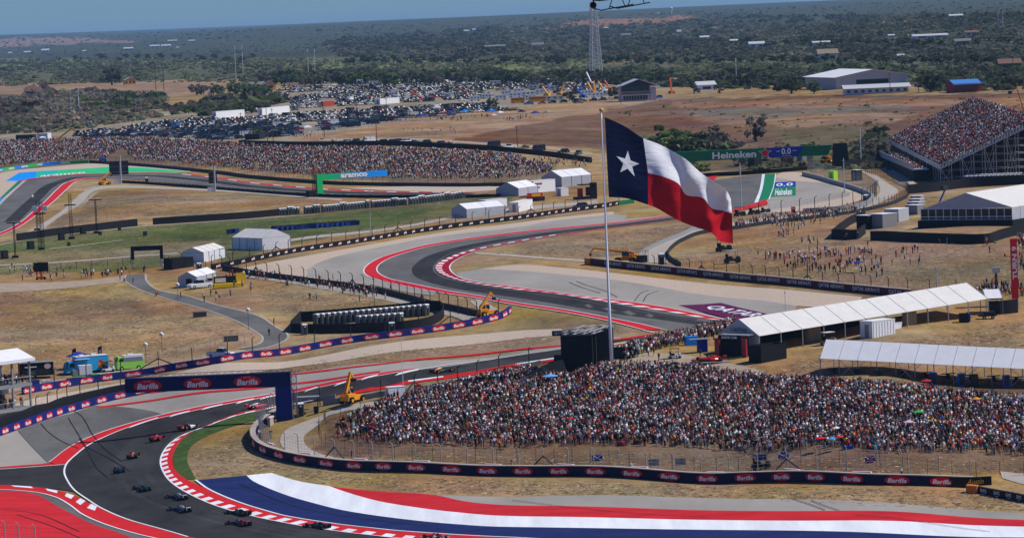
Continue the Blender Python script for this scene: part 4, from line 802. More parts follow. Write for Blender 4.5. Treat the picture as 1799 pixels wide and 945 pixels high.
def crowd(name, w, seated=.0, seed=1, face=0.0, scale=1.0, redder=0, low=False):
    r = np.random.default_rng(seed); n = len(w); kind = np.where(r.random(n) < seated, r.choice([3, 4], n), r.choice([0, 1, 2], n, p=[.62, .13, .25]))
    p = SW.copy(); p[2] *= 1+redder; p[3] *= 1+redder; p /= p.sum()
    sc = np.array([s[1] for s in SHIRTS])[r.choice(len(SHIRTS), n, p=p)]*r.uniform(.6, 1.1, (n, 1)); sk = np.array([.42, .22, .15])*r.uniform(.25, 1.0, (n, 1))
    pc = np.array([(.02, .02, .022), (.05, .07, .14), (.28, .22, .14), (.14, .14, .15), (.45, .22, .15)])[r.choice(5, n, p=[.45, .22, .10, .15, .08])]
    hc = np.array([(.02, .016, .013), (.06, .04, .025), (.75, .75, .75), (.02, .02, .02), (.5, .02, .02), (.75, .15, .02)])[r.choice(6, n, p=[.33, .2, .2, .14, .08, .05])]
    ang = face+r.normal(0, .5, n); s = scale*r.uniform(.92, 1.06, n); VV = []; FF = []; CCc = []; off = 0
    for k in range(5):
        m = kind == k
        if not m.any(): continue
        V, F, part = (LOW if low else FIGS)[k]; nm = m.sum(); ca, sa = np.cos(ang[m]), np.sin(ang[m]); ss = s[m][:, None]
        X = (V[None, :, 0]*ca[:, None]-V[None, :, 1]*sa[:, None])*ss+w[m, 0:1]; Y = (V[None, :, 0]*sa[:, None]+V[None, :, 1]*ca[:, None])*ss+w[m, 1:2]; Z = V[None, :, 2]*ss+w[m, 2:3]
        pal = np.stack([pc[m], sc[m], np.where(r.random((nm, 1)) < .6, sk[m], sc[m]), sk[m], hc[m]], 1)
        VV.append(np.stack([X, Y, Z], -1).reshape(-1, 3)); CCc.append(pal[:, part].reshape(-1, 3)); FF.append((F[None]+(np.arange(nm)*len(V))[:, None, None]+off).reshape(-1, 3)); off += nm*len(V)
    me = npmesh(name, np.concatenate(VV), np.concatenate(FF), np.concatenate(CCc), ['crowd_colour'])
    return tag(link(name, me), kind='stuff')
def fill(poly, n, seed, mind=0, dens=None):
    r = np.random.default_rng(seed); w = path(poly+[poly[0]], 3, False); lo, hi = w.min(0), w.max(0); out = np.zeros((0, 2))
    while len(out) < n:
        q = lo+(hi-lo)*r.random((n*2, 2)); q = q[pip(q, w)]
        if dens is not None:
            pxq = w2px(np.c_[q, gz(q[:, 0], q[:, 1])]); q = q[r.random(len(q)) < dens(pxq)]
        out = np.concatenate([out, q])
    out = out[:n]
    if mind:
        cell = {}; keep = []
        for i, (x, y) in enumerate(out):
            k = (int(x//mind), int(y//mind)); ok = True
            for a in (-1, 0, 1):
                for b in (-1, 0, 1):
                    for j in cell.get((k[0]+a, k[1]+b), ()):
                        if (out[j, 0]-x)**2+(out[j, 1]-y)**2 < mind*mind: ok = False; break
            if ok: cell.setdefault(k, []).append(i); keep.append(i)
        out = out[keep]
    return np.c_[out, gz(out[:, 0], out[:, 1])]
NEARC = [(588, 752), (615, 735), (648, 724), (690, 704), (730, 697), (768, 688), (828, 672), (886, 658), (930, 652), (960, 665), (1000, 668), (1060, 648), (1100, 646), (1160, 648), (1230, 652), (1300, 664), (1400, 672), (1480, 678), (1560, 682), (1640, 690), (1720, 700), (1810, 706), (1810, 800), (1700, 797), (1560, 797), (1400, 792), (1250, 789), (1100, 785), (950, 784), (800, 785), (700, 784), (620, 780), (590, 770)]
def dn(p): 
    e = np.interp(p[:, 0], [580, 700, 950, 1300, 1560, 1800], [780, 786, 787, 792, 798, 802])-p[:, 1]
    return np.clip(.26+.022*e, .2, 1)*np.clip((p[:, 0]-560)/110, .4, 1)*np.clip(.8+.28*vn(p[:, 0]/30, p[:, 1]/9, 61), .3, 1)
W_ = fill(NEARC, 15500, 21, .50, dn); pq = w2px(W_)
front = np.interp(pq[:, 0], [580, 700, 950, 1300, 1560, 1800], [780, 786, 787, 792, 798, 802])-pq[:, 1]
order = np.argsort(front+RNG.uniform(0, 4, len(front))); ind = order[:190]; rest = order[190:]
def area(px): return 'left end of the fenced bank' if px < 700 else 'below the black screen' if px < 1050 else 'below the parked show car' if px < 1300 else 'below the white canopy end' if px < 1560 else 'right end of the fenced bank'
for i in ind: person(pq[i, 0], pq[i, 1], where='front edge, '+area(pq[i, 0]), grp='spectators along the front edge of the crowd')
crowd('crowd', W_[rest], .06, 5, 0.15)
NP[0] += 0; print('near crowd', len(W_), time.time()-T0)
# spectators packed along the track fence behind the flagpole
w = fill([(1080, 622), (1110, 608), (1170, 596), (1240, 580), (1290, 566), (1296, 576), (1250, 592), (1200, 606), (1150, 616), (1100, 634)], 620, 22, .5); crowd('crowd', w, .0, 6, 3.0)
# far bank on the left and middle
FARC = [(-30, 252), (60, 247), (130, 246), (240, 243), (300, 247), (380, 251), (450, 257), (700, 262), (860, 270), (900, 274), (975, 296), (965, 305), (900, 313), (830, 317), (700, 315), (560, 310), (480, 304), (400, 296), (300, 286), (238, 283), (215, 262), (190, 276), (150, 282), (80, 286), (-30, 294)]
w = fill(FARC, 10500, 23, .5, lambda p: np.clip(.5+.025*(np.interp(p[:, 0], [0, 200, 400, 700, 960], [292, 282, 294, 316, 312])-p[:, 1]), .3, 1)); crowd('crowd', w, .5, 7, 0.2, 1, low=True)
print('far crowd', len(w), time.time()-T0)
def strip_people(pts, n, jx, jy, seed, seated=.2):
    r = np.random.default_rng(seed); p = np.array(pts, float); t = r.random(n)*(len(p)-1); i = t.astype(int); q = p[i]+(p[np.minimum(i+1, len(p)-1)]-p[i])*(t-i)[:, None]+r.normal(0, 1, (n, 2))*[jx, jy]
    return px2w(q)
# small groups of people standing about: individuals (nearer ones first)
GROUPS = [ # x, y, n, spread x, spread y, where, facing
 (1365, 398, 5, 20, 3, 'on the far right bank by the track fence'), (1445, 378, 16, 45, 4, 'beside the hairpin service road'), (1500, 372, 8, 14, 3, 'by the guard rail left of the portable toilet'),
 (1377, 415, 6, 8, 3, 'in a small group on the brown bank'), (1430, 425, 4, 16, 6, 'in the middle of the brown bank'), (1497, 418, 5, 12, 4, 'by the black cabin wall'), (1517, 445, 7, 12, 4, 'seated group below the black cabin'),
 (1365, 455, 9, 14, 4, 'above the airline barrier near the buggies'), (1415, 458, 12, 22, 6, 'in the line above the airline barrier'), (1460, 450, 10, 18, 5, 'around the orange shirted group'), (1490, 468, 12, 18, 5, 'close to the fence over the airline barrier'),
 (1540, 465, 12, 16, 5, 'by the fence gate above the airline barrier'), (1575, 450, 3, 6, 2, 'standing as a trio on the slope'), (1595, 445, 6, 9, 2, 'sitting in a circle on the slope'), (1605, 465, 5, 9, 3, 'right hand picnic group on the slope'), (1600, 422, 3, 6, 2, 'below the black banner fence'), (1650, 430, 4, 26, 2, 'right below the marquee'), (1735, 432, 3, 4, 1.5, 'seated high on the slope'), (1765, 450, 4, 12, 4, 'beside the red inflatable tower'), (1720, 455, 1, 1, 1, 'alone in the middle of the slope'),
 (60, 478, 6, 30, 4, 'left meadow near the small screen'), (130, 488, 7, 30, 5, 'in deck chairs on the left meadow'), (190, 488, 8, 22, 4, 'by the path under the black gate'), (250, 478, 5, 5, 4, 'walking through the black gate'), (320, 518, 4, 16, 3, 'walking down the tarmac path'), (380, 522, 8, 16, 4, 'beside the tarmac path near the small tent'), (425, 508, 6, 16, 4, 'near the yellow stall'), (440, 490, 10, 28, 3, 'at the yellow stall'), (540, 500, 8, 26, 3, 'behind the dark wall in the middle'), (508, 498, 10, 30, 3, 'along the wall by the track'),
 (550, 527, 4, 8, 3, 'middle meadow picnic group'), (640, 514, 8, 24, 3, 'by the wall under the wide red bend'), (665, 525, 5, 14, 4, 'last group before the toilets'), (485, 575, 2, 4, 3, 'walking by the black toilet screen'), (465, 592, 2, 3, 3, 'on the tarmac path by the barrier'),
 (1165, 630, 6, 22, 4, 'on the dirt yard behind the crowd'), (1080, 624, 5, 12, 3, 'by the black trailer at the flagpole foot'), (1372, 656, 1, 1, 1, 'alone in black on the dirt above the crowd'), (1250, 598, 6, 30, 4, 'next to the show car stand')]
for x, y, sc_, wh in ((488, 806, 'teal', 'crouched behind the bend of the near wall'), (476, 770, 'navy', 'standing inside the fenced bend'), (618, 806, 'navy', 'left of the wall brace behind the near fence'), (735, 819, 'lime', 'between the first brace legs behind the near wall'), (869, 822, 'navy', 'marshal pair behind the near wall, left'), (899, 824, 'navy', 'marshal pair behind the near wall, right'), (1108, 830, 'white', 'alone behind the near wall'), (1584, 838, 'light blue', 'photographer behind the right part of the near wall'), (570, 739, 'navy', 'alone on the service road by the yellow loader')):
    person(x, y, shirt=sc_, where=wh, grp='marshals')
for gi, g_ in enumerate(GROUPS):
    x, y, n, sx, sy, wh = g_; r = np.random.default_rng(900+gi)
    for k in range(n):
        if NP[0] > 290: break
        person(x+r.normal()*sx*.6, y+r.normal()*sy*.5, where=wh, grp='people scattered on the grass banks', pose='sitting on the ground' if 'sitting' in wh or 'seated' in wh else None)
L2 = []
for gi, g_ in enumerate(GROUPS):
    x, y, n, sx, sy, wh = g_; r = np.random.default_rng(1900+gi); k = int(n*.9); L2.append(px2w(np.c_[x+r.normal(size=k)*sx*1.15, y+r.normal(size=k)*sy*1.1]))
L2 += [strip_people([(1290, 399), (1350, 388), (1400, 384), (1470, 376)], 150, 3, 2.5, 31), strip_people([(1370, 405), (1470, 380)], 30, 6, 3, 32), strip_people([(1380, 470), (1470, 478), (1560, 484)], 30, 5, 3, 33), strip_people([(1725, 515), (1760, 512), (1810, 516)], 110, 6, 5, 34), strip_people([(1790, 420), (1805, 445), (1800, 470)], 50, 5, 6, 35),
       strip_people([(740, 207), (800, 211), (870, 205)], 60, 6, 1.5, 36), strip_people([(890, 212), (925, 208)], 25, 5, 1.5, 37), strip_people([(720, 230), (760, 238), (800, 228)], 14, 10, 3, 38), strip_people([(505, 236), (560, 240)], 24, 8, 3, 39), strip_people([(940, 283), (1010, 288), (1035, 292)], 50, 6, 2.5, 40), strip_people([(395, 492), (470, 488), (600, 508), (660, 520)], 95, 6, 2.5, 41), strip_people([(20, 478), (130, 486), (220, 480)], 45, 9, 3, 44), strip_people([(30, 282), (960, 308)], 1, 1, 1, 45)]
r = np.random.default_rng(71); bw = W_[rest][r.random(len(rest)) < .07]; m = MB(); KC = ['royal_print', 'black_cloth', 'float_white', 'car_seat_red', 'grey_cloth', 'khaki', 'teal_print']; mat('car_seat_red', (.4, .03, .03), .8)
for i_, b_ in enumerate(bw): m.box((b_[0]+.5, b_[1]-.4, b_[2]+(.06 if i_ % 3 else .3)), (r.uniform(.5, 1.6), r.uniform(.5, 1.4), .08 if i_ % 3 else .5), KC[i_ % 7], rz=r.uniform(0, 3))
tag(m.build('blankets_and_chairs'), kind='stuff')
w = np.concatenate(L2); crowd('onlookers', w, .25, 8, 1.5)
print('people', NP, len(HUM), time.time()-T0)
# ------------------------------------------------------------------ walls, barriers, lettering, fences
def text_mesh(s, mat_, width=None, height=None, bold=.0, shear=0.0, res=2, spacing=1.0):
    cu = bpy.data.curves.new('t', 'FONT'); cu.body = s; cu.align_x = 'CENTER'; cu.align_y = 'CENTER'; cu.offset = bold; cu.shear = shear; cu.resolution_u = res; cu.space_character = spacing
    o = bpy.data.objects.new('t', cu); COL.objects.link(o); dg = bpy.context.evaluated_depsgraph_get(); dg.update(); me = bpy.data.meshes.new_from_object(o.evaluated_get(dg)); bpy.data.objects.remove(o)
    co = np.empty(len(me.vertices)*3, np.float32); me.vertices.foreach_get('co', co); co = co.reshape(-1, 3); lo, hi = co.min(0), co.max(0); co -= (lo+hi)/2
    sx = width/(hi[0]-lo[0]) if width else None; sy = height/(hi[1]-lo[1]) if height else None; sx = sx or sy; sy = sy or sx
    v = np.stack([co[:, 0]*sx, np.zeros(len(co)), co[:, 1]*sy], 1); f = [tuple(p.vertices) for p in me.polygons]
    bpy.data.meshes.remove(me); return v, f, mat_
def add_text(m, s, mat_, cx=0, cz=0, y=-.02, **kw):
    v, f, q = text_mesh(s, mat_, **kw); v = v+np.array([cx, y, cz])
    # make faces look towards -Y
    m.add(v.tolist(), f, q); return m
def ellipse(m, w, h, mat_, y=-.01, n=28, cx=0, cz=0):
    vs = [(cx+w/2*math.cos(2*math.pi*i/n), y, cz+h/2*math.sin(2*math.pi*i/n)) for i in range(n)]; return m.add(vs, [tuple(range(n))], mat_)
def barilla(w, h, dark=False, fine=False):
    m = MB(); ellipse(m, w, h, 'red_print', -.01); add_text(m, 'Barilla', 'white_print', 0, -.03*h, -.03, width=w*.76, height=h*.50, bold=.03, shear=.18)
    if fine: add_text(m, 'DAL 1877', 'white_print', 0, h*.37, -.03, width=w*.26, height=h*.07)
    return m.mesh('logo')
def wall_mesh(c, h, th, m, base=-.4, hfun=None):
    """upright wall along curve c (n,2), thickness centred"""
    nn = normals(c); n = len(c); a, b = c-nn*th/2, c+nn*th/2; z = gz(c[:, 0], c[:, 1]); H = np.full(n, h) if hfun is None else hfun
    V = []; F = []
    for i in range(n): V += [(a[i, 0], a[i, 1], z[i]+base), (b[i, 0], b[i, 1], z[i]+base), (b[i, 0], b[i, 1], z[i]+H[i]), (a[i, 0], a[i, 1], z[i]+H[i])]
    for i in range(n-1):
        for j in range(4): F.append((4*i+j, 4*i+4+j, 4*i+4+(j+1) % 4, 4*i+(j+1) % 4))
    F += [(0, 1, 2, 3), (4*n-1, 4*n-2, 4*n-3, 4*n-4)]
    return [tuple(v) for v in V], F
def barrier(label, px, h, m='navy', th=.6, cat='barrier', name='barrier', logo=None, spacing=5, start=None, cap=None, loff=0.0, step=2.0, smooth=True, panels=None, hfun=None, lz=.5, group=None, xs=None):
    c = path(px, step, smooth); c, L_ = resample(c, step); t = thing(name, label, cat, (c[0, 0], c[0, 1], G(*c[0])), 0, group); o0 = np.array([c[0, 0], c[0, 1], G(*c[0])])
    hf = None if hfun is None else np.interp(np.linspace(0, 1, len(c)), np.linspace(0, 1, len(hfun)), hfun)
    if panels:                                                    # printed panels of alternating colour, each a piece
        d = np.linspace(0, len(c)-1, panels[1]+1).astype(int)
        for k in range(panels[1]):
            seg = c[d[k]:d[k+1]+1]
            if len(seg) < 2: continue
            V, F = wall_mesh(seg, h, th, m); b = MB(); b.add((np.array(V)-o0).tolist(), F, panels[0][k % len(panels[0])]); b.build('panel', t)
    else:
        V, F = wall_mesh(c, h, th, m, hfun=hf); b = MB(); b.add((np.array(V)-o0).tolist(), F, m); b.build('wall', t)
    if cap:
        V, F = wall_mesh(c, h+.08, th+.12, cap, base=h-.06); b = MB(); b.add((np.array(V)-o0).tolist(), F, cap); b.build('coping', t)
    if logo is not None:
        pos = np.arange((start if start is not None else spacing/2), L_, spacing) if xs is None else None
        cum = np.linspace(0, L_, len(c)); n_ = normals(c)
        for k, d in enumerate(pos):
            i = min(int(d/L_*(len(c)-1)), len(c)-2); q = c[i]+(c[i+1]-c[i])*(d-cum[i])/max(cum[i+1]-cum[i], 1e-6); tx = c[i+1]-c[i]; ang = math.atan2(tx[1], tx[0]); slope = math.atan2(G(*c[i+1])-G(*c[i]), np.linalg.norm(tx))
            p = q-n_[i]*(th/2+.035+loff); me = logo[k % len(logo)] if isinstance(logo, list) else logo
            o = link('logo', me, t, (p[0]-o0[0], p[1]-o0[1], G(*q)-o0[2]+h*lz)); o.rotation_euler = (0, -slope, ang)
    return t, c
lg0 = barilla(2.7, 1.25); lg1 = barilla(3.5, 1.25); lg2 = barilla(3.9, 1.35)
barrier('navy sponsor barrier under the black tarpaulin bank at the far left of the near track', [(-60, 784), (0, 765.5), (60, 744.5), (130, 722), (200, 703), (240, 695), (270, 689)], 1.5, 'navy_bright', logo=lg0, spacing=4.4, start=1)
barrier('black tarpaulin covered bank of tyres above the lower left sponsor barrier', [(-60, 780), (0, 761), (60, 740), (130, 718), (200, 699), (240, 691), (275, 684)], 2.7, 'black_tarp', th=1.6, hfun=[2.9, 3.1, 2.6, 2.9, 2.5, 2.8, 2.4, 2.7, 2.5, 2.3, 2.2, 2.0], name='tyre_bank', cat='tyre bank')
barrier('long curving navy sponsor barrier from the grandstand to the yellow telehandler', [(40, 693), (100, 682), (150, 674), (200, 667), (300, 651), (380, 639), (450, 628), (577, 609), (704, 591), (831, 572), (881, 559.5), (897, 549)], 1.42, 'navy_bright', logo=lg1, spacing=5.1, start=1.5)
t, B3C = barrier('dark navy sponsor wall in shade, curving round the foot of the fenced crowd', [(500, 727), (484, 735), (467, 745), (452, 758), (444.5, 771), (448, 784), (461, 795), (483, 803.5), (521, 813), (564, 819.5), (704, 827.5), (900, 835), (1130, 840.5), (1350, 846), (1530, 850.5), (1710, 856)], 1.65, 'navy', logo=lg2, spacing=6.9, start=4, cap='concrete', th=.9)  # navy lowered so the wall's shade sits in its colour
# pink pads lying along the wall top
for k in range(5, len(B3C)-6, 7):
    q = B3C[k]; a = math.atan2(*(B3C[k+1]-q)[::-1]); n_ = normals(B3C)[k]; b = MB(); b.box((0, 0, .12), (3.2, .7, .24), 'pink_pad', top=(.96, .8)); p = q+n_*1.3
    o = b.build('crash_pad', None, False, (p[0], p[1], G(*p)+1.45)); o.rotation_euler = (0, 0, a)
    x = w2px([(p[0], p[1], G(*p))])[0, 0]; tag(o, f'pale pink pad behind the near sponsor wall, {ordinal((k-5)//7)} from the left', 'pad', 'pink pads behind the near sponsor wall')
    b2 = MB(); b2.box((0, 0, .7), (2.6, .5, 1.5), 'concrete'); link('support', b2.mesh('support'), o, (0, 0, -1.4))
m = MB(); m.box((0, 0, 0), (1.9, .05, 1.0), 'black_paint'); add_text(m, 'pwc', 'white_print', 0, -.06, -.05, width=1.5, height=.62, bold=.05); m.add([(-.1, -.05, .3), (.55, -.05, .3), (.75, -.05, .52), (.1, -.05, .52)], [(0, 1, 2, 3)], 'orange_print'); pw = m.mesh('logo')
barrier('long black barrier with small white letters below the left tents', [(372, 474), (414, 466), (455, 457), (520, 444), (602, 431.5), (755, 406.5), (900, 387.5), (1001, 373), (1062, 365), (1085, 361)], 1.35, 'black_paint', logo=pw, spacing=4.6, start=2, cap='charcoal')
m = MB(); add_text(m, 'Heineken', 'white_print', 0, 0, -.04, width=6.5, height=.8, bold=.03); hk = m.mesh('logo')
barrier('short green barrier with white letters behind the blue part of the flag', [(1086, 361), (1113, 357.5)], 1.35, 'heineken_green', logo=hk, spacing=18, start=9)
m = MB(); add_text(m, 'QATAR AIRWAYS', 'white_print', 0, 0, -.04, width=9.6, height=.95); qa = m.mesh('logo')
barrier('long maroon black airline barrier below the brown spectator bank', [(1040, 465), (1120, 474), (1205, 483), (1350, 497.5), (1430, 505.5), (1502, 513), (1566, 519), (1600, 522)], 1.55, 'maroon', logo=qa, spacing=12.6, start=13, cap='concrete')
barrier('orange block at the left end of the airline barrier', [(1031, 464), (1040, 465.2)], 1.5, 'orange_board', th=1.2, step=.6)
m = MB(); add_text(m, 'aramco', 'white_print', 0, 0, -.04, width=5.2, height=.8, bold=.03); ar = m.mesh('logo')
barrier('blue and green sponsor barrier in front of the far left crowd', [(-50, 309), (0, 301.5), (44, 295), (70, 291.8), (100, 289.3), (130, 287.5), (156, 286.3)], 1.25, 'azure_print', panels=(['azure_print', 'green_print'], 8), logo=ar, spacing=11.5, start=4)
barrier('dark far barrier running right from the blue and green one past the back straight', [(158, 286.5), (195, 289), (228, 291), (300, 297), (380, 305), (450, 314), (577, 324), (700, 327), (831, 328), (900, 327)], 1.25, 'charcoal', th=.6)
barrier('low black tyre wall on the inside of the far back straight', [(205, 321), (260, 324), (355, 331), (450, 338.5), (526, 344), (600, 347), (700, 348), (831, 347.5), (880, 346)], 1.0, 'black_tarp', hfun=[.9, 1.1]*60, step=1.2)
barrier('black screen wall on the left meadow, left of the pipe gap', [(30, 424), (76, 417.5), (101, 414), (180, 404.5), (241, 397.5)], 2.3, 'black_tarp', th=.5, name='screen_wall', cat='wall')
barrier('long black screen wall on the meadow, right of the pipe gap', [(269, 395), (330, 391), (400, 386.5), (450, 382.5), (489, 379)], 2.1, 'black_tarp', th=.5, name='screen_wall', cat='wall')
barrier('dark block wall around the outside of the wide red bend', [(392, 474), (450, 484), (540, 496), (640, 509), (700, 522), (755, 536.5), (800, 546), (840, 555)], 1.25, 'charcoal', hfun=[1.15, 1.3]*60, step=1.5)
barrier('dark barrier below the bridge banner at the hairpin', [(1225, 312), (1260, 309.5), (1300, 308), (1350, 304.5), (1385, 302), (1418, 299)], 1.3, 'black_paint', th=.5)
barrier('curved grey barrier with pink tops right of the hairpin gravel', [(1411, 309), (1440, 316), (1464, 323.5), (1495, 332), (1515, 339), (1530, 346), (1532, 354), (1520, 362), (1492, 369), (1450, 372.5), (1411, 375)], 1.35, 'grey_box', th=.8)
m = MB(); add_text(m, 'aws', 'white_print', 0, .1, -.04, width=1.5, height=.55); m.add([(-.6, -.04, -.25), (-.2, -.04, -.42), (.3, -.04, -.42), (.65, -.04, -.22), (.3, -.04, -.34), (-.2, -.04, -.34)], [(0, 1, 2, 5), (2, 3, 4, 5)], 'white_print'); aw = m.mesh('logo')
barrier('short black barrier with white cloud company letters, bottom right corner', [(1719, 866), (1768, 875), (1799, 881), (1860, 893)], 1.1, 'black_paint', logo=aw, spacing=3.2, start=1.6)
barrier('orange foam block before the bottom right black barrier', [(1699, 865), (1718, 866.5)], 1.25, 'orange_board', th=1.4, step=.9)
barrier('guard rail on the inner side of the hairpin service road', [(1120, 461), (1130, 446), (1160, 430), (1200, 414), (1225, 404), (1262, 399)], 1.0, 'grey_box', th=.25, name='guard_rail')
barrier('guard rail looping round the brown bank by the service road', [(1196, 468), (1177, 456), (1174, 446), (1182, 436), (1200, 424), (1240, 410), (1300, 402), (1350, 394), (1420, 386), (1500, 375), (1560, 362), (1594, 348)], 1.0, 'charcoal', th=.2, name='guard_rail')
barrier('guard rail between the near straight and the crowd', [(568, 712), (600, 707), (650, 700), (700, 692), (760, 683), (830, 669), (890, 655), (950, 641)], .95, 'grey_box', th=.25, name='guard_rail')
barrier('thin steel rail along the inner kerb left of the blue arch', [(530, 706), (560, 703), (590, 700)], .8, 'galvanised', th=.2, name='guard_rail')
# last marks on the near wall: a red racing emblem and yellow script
t2 = [o for o in bpy.data.objects if o.get('label', '').startswith('dark navy sponsor wall')][0]
def on_wall(px0, h, me, name='logo'):
    q = px2w([px0])[0]; i = int(np.argmin(((B3C-q[None, :2])**2).sum(1))); i = min(i, len(B3C)-2); tx = B3C[i+1]-B3C[i]; n_ = normals(B3C)[i]; p = B3C[i]-n_*.55
    o = link(name, me, t2, (p[0]-t2.location.x, p[1]-t2.location.y, G(*B3C[i])-t2.location.z+h)); o.rotation_euler = (0, 0, math.atan2(tx[1], tx[0])); return o
m = MB(); m.box((0, .0, 0), (9.5, .05, 1.4), 'black_paint'); m.add([(-3.4, -.05, -.3), (-3.0, -.05, -.3), (-2.7, -.05, 0), (-2.0, -.05, .05), (-1.9, -.05, .3), (-2.9, -.05, .28)], [(0, 1, 2, 3, 4, 5)], 'bright_red_print'); m.add([(-2.6, -.05, -.3), (-2.2, -.05, -.3), (-1.3, -.05, .3), (-1.7, -.05, .3)], [(0, 1, 2, 3)], 'bright_red_print'); add_text(m, 'Austin', 'yellow_bright', 2.2, 0, -.05, width=2.6, height=.8, shear=.4); on_wall((1680, 855), .85, m.mesh('emblem_board'), 'emblem_board')
# ---- catch fences
def fence(label, px, h, spacing, m='galvanised', curl=True, cables=6, name='catch_fence', r=.085, off=0.0, brace=0, vert=0, cable_r=.012, smooth=True, group=None, side=-1):
    c = path(px, 1.5, smooth)
    if off: c = c+normals(c)*off
    c, L_ = resample(c, spacing); n = len(c); t = thing(name, label, 'fence', (c[0, 0], c[0, 1], G(*c[0])), 0, group); o0 = np.array([c[0, 0], c[0, 1], G(*c[0])]); nn = normals(c)*side
    b = MB(); b.tube((0, 0, -.3), (0, 0, h*.86), r, m, 4)
    if curl: b.tube((0, 0, h*.85), (.28, 0, h*.95), r*.9, m, 4); b.tube((.28, 0, h*.94), (.75, 0, h), r*.8, m, 4)
    else: b.tube((0, 0, h*.85), (0, 0, h), r, m, 4)
    me = b.mesh('post'); w = MB(); Z = gz(c[:, 0], c[:, 1])
    for i in range(n):
        p = c[i]; o = link('post', me, t, (p[0]-o0[0], p[1]-o0[1], Z[i]-o0[2]), math.atan2(nn[i, 1], nn[i, 0]))
    for k in range(cables):
        z = h*.86*(k+.6)/cables
        for i in range(n-1): w.tube((c[i, 0]-o0[0], c[i, 1]-o0[1], Z[i]-o0[2]+z), (c[i+1, 0]-o0[0], c[i+1, 1]-o0[1], Z[i+1]-o0[2]+z), cable_r, m, 3, caps=False)
    if vert:
        for i in range(n-1):
            for k in range(1, vert):
                q = c[i]+(c[i+1]-c[i])*k/vert; zz = Z[i]+(Z[i+1]-Z[i])*k/vert; w.tube((q[0]-o0[0], q[1]-o0[1], zz-o0[2]+.1), (q[0]-o0[0], q[1]-o0[1], zz-o0[2]+h*.85), cable_r*.8, m, 3, caps=False)
    w.build('wire_mesh', t)
    if brace:
        for i in range(brace//2, n-1, brace):
            b = MB()
            for s in (-1, 1):
                q = c[i]+(c[min(i+1, n-1)]-c[i])*s*.62; b.tube((q[0]-o0[0], q[1]-o0[1], G(*q)-o0[2]), (c[i, 0]-o0[0], c[i, 1]-o0[1], Z[i]-o0[2]+h*.62), r*1.4, 'dark_steel', 4)
            b.build('brace', t)
    return t, c
fence('tall catch fence with curled post tops right behind the near sponsor wall', [(468, 790), (496, 797), (534, 806), (591, 813), (704, 820), (879, 828), (1100, 833), (1350, 839), (1702, 850)], 4.1, 5.0, off=1.0, brace=9, vert=5, cable_r=.02)
fence('steel fence panels standing on the bend left of the service road', [(500, 722), (482, 731), (466, 742), (456, 757), (452, 770), (458, 782), (468, 790)], 4.6, 1.7, vert=3, off=.4)
fence('lower wire fence between the service road and the crowd', [(700, 703), (640, 719), (595, 733), (567, 747), (560, 763), (575, 786), (633, 798), (704, 806.5), (900, 813), (1100, 817), (1350, 822), (1600, 829), (1799, 836)], 2.4, 3.9, 'dark_steel', curl=False, vert=5, r=.05)
fence('catch fence between the near straight and the crowd', [(522, 714), (545, 712), (582, 708), (640, 703), (709, 694), (768, 683), (828, 668), (886, 653), (942, 640), (990, 630)], 3.9, 6.6, 'charcoal', off=-.9, brace=8, r=.10, cables=5)
fence('catch fence standing behind the long curving navy barrier', [(55, 688), (120, 676), (178, 667), (267, 652), (382, 635), (493, 618), (624, 599), (727, 584), (800, 573), (866, 560), (884, 553)], 3.6, 8.2, 'charcoal', off=1.0, brace=9, vert=4, r=.10)
fence('catch fence on the black tarpaulin bank at the far left', [(64, 727), (86, 719), (106, 710), (126, 701), (147, 694), (168, 689), (190, 684), (212, 681)], 3.5, 5.0, 'charcoal', vert=4, r=.10)
fence('catch fence behind the dark wall of the wide red bend', [(392, 476), (450, 487), (540, 499), (640, 512.5), (700, 525), (755, 540), (800, 550), (840, 560)], 4.2, 6.6, 'charcoal', off=-.2, brace=8, vert=4, r=.11)
fence('catch fence behind the long black lettered barrier', [(372, 470), (414, 462), (455, 453), (520, 440), (602, 427.5), (755, 402.5), (900, 383.5), (1001, 369), (1062, 361), (1113, 354)], 3.3, 7.6, 'charcoal', brace=9, vert=3, r=.10)
fence('catch fence behind the maroon airline barrier', [(1150, 474), (1205, 480), (1350, 494), (1430, 502), (1502, 509), (1566, 515), (1640, 520), (1730, 522)], 3.5, 6.0, 'dark_steel', vert=4, brace=8, r=.10)
fence('long catch fence in front of the far crowd', [(158, 284), (228, 288.5), (300, 294), (380, 302), (450, 310.5), (577, 320.5), (700, 323.5), (831, 324.5), (975, 321)], 3.6, 6.2, 'dark_steel', curl=False, vert=3, r=.06)
fence('curled catch fence below the hairpin gravel', [(1285, 386), (1332, 383), (1389, 377), (1432, 371), (1483, 363), (1520, 355), (1540, 343)], 4.3, 7.5, 'charcoal', vert=4, r=.11)
fence('grey fence on the curved hairpin barrier', [(1540, 352), (1536, 341), (1515, 332), (1480, 321), (1450, 312), (1425, 303), (1420, 294)], 4.4, 2.6, 'galvanised', vert=3, cables=8, r=.06)
fence('brown backed fence beside the service road under the big grandstand', [(1520, 304), (1545, 311), (1570, 322), (1592, 334), (1597, 342), (1588, 350), (1560, 361), (1500, 371)], 2.8, 3.4, 'wood_pole', curl=False, vert=6, cables=7)
fence('wire fence crossing the left meadow behind the seated groups', [(-30, 484), (60, 478), (150, 472), (225, 466), (230, 462)], 2.2, 4.0, 'dark_steel', curl=False, vert=3)
fence('wire fence from the black gate to the dark box by the small tent', [(290, 462), (330, 470), (372, 474)], 2.2, 3.6, 'dark_steel', curl=False, vert=3)
fence('temporary wire fence in front of the food trucks', [(50, 668), (120, 656), (220, 640), (330, 622), (430, 607)], 2.0, 3.5, 'galvanised', curl=False, vert=4, r=.04)
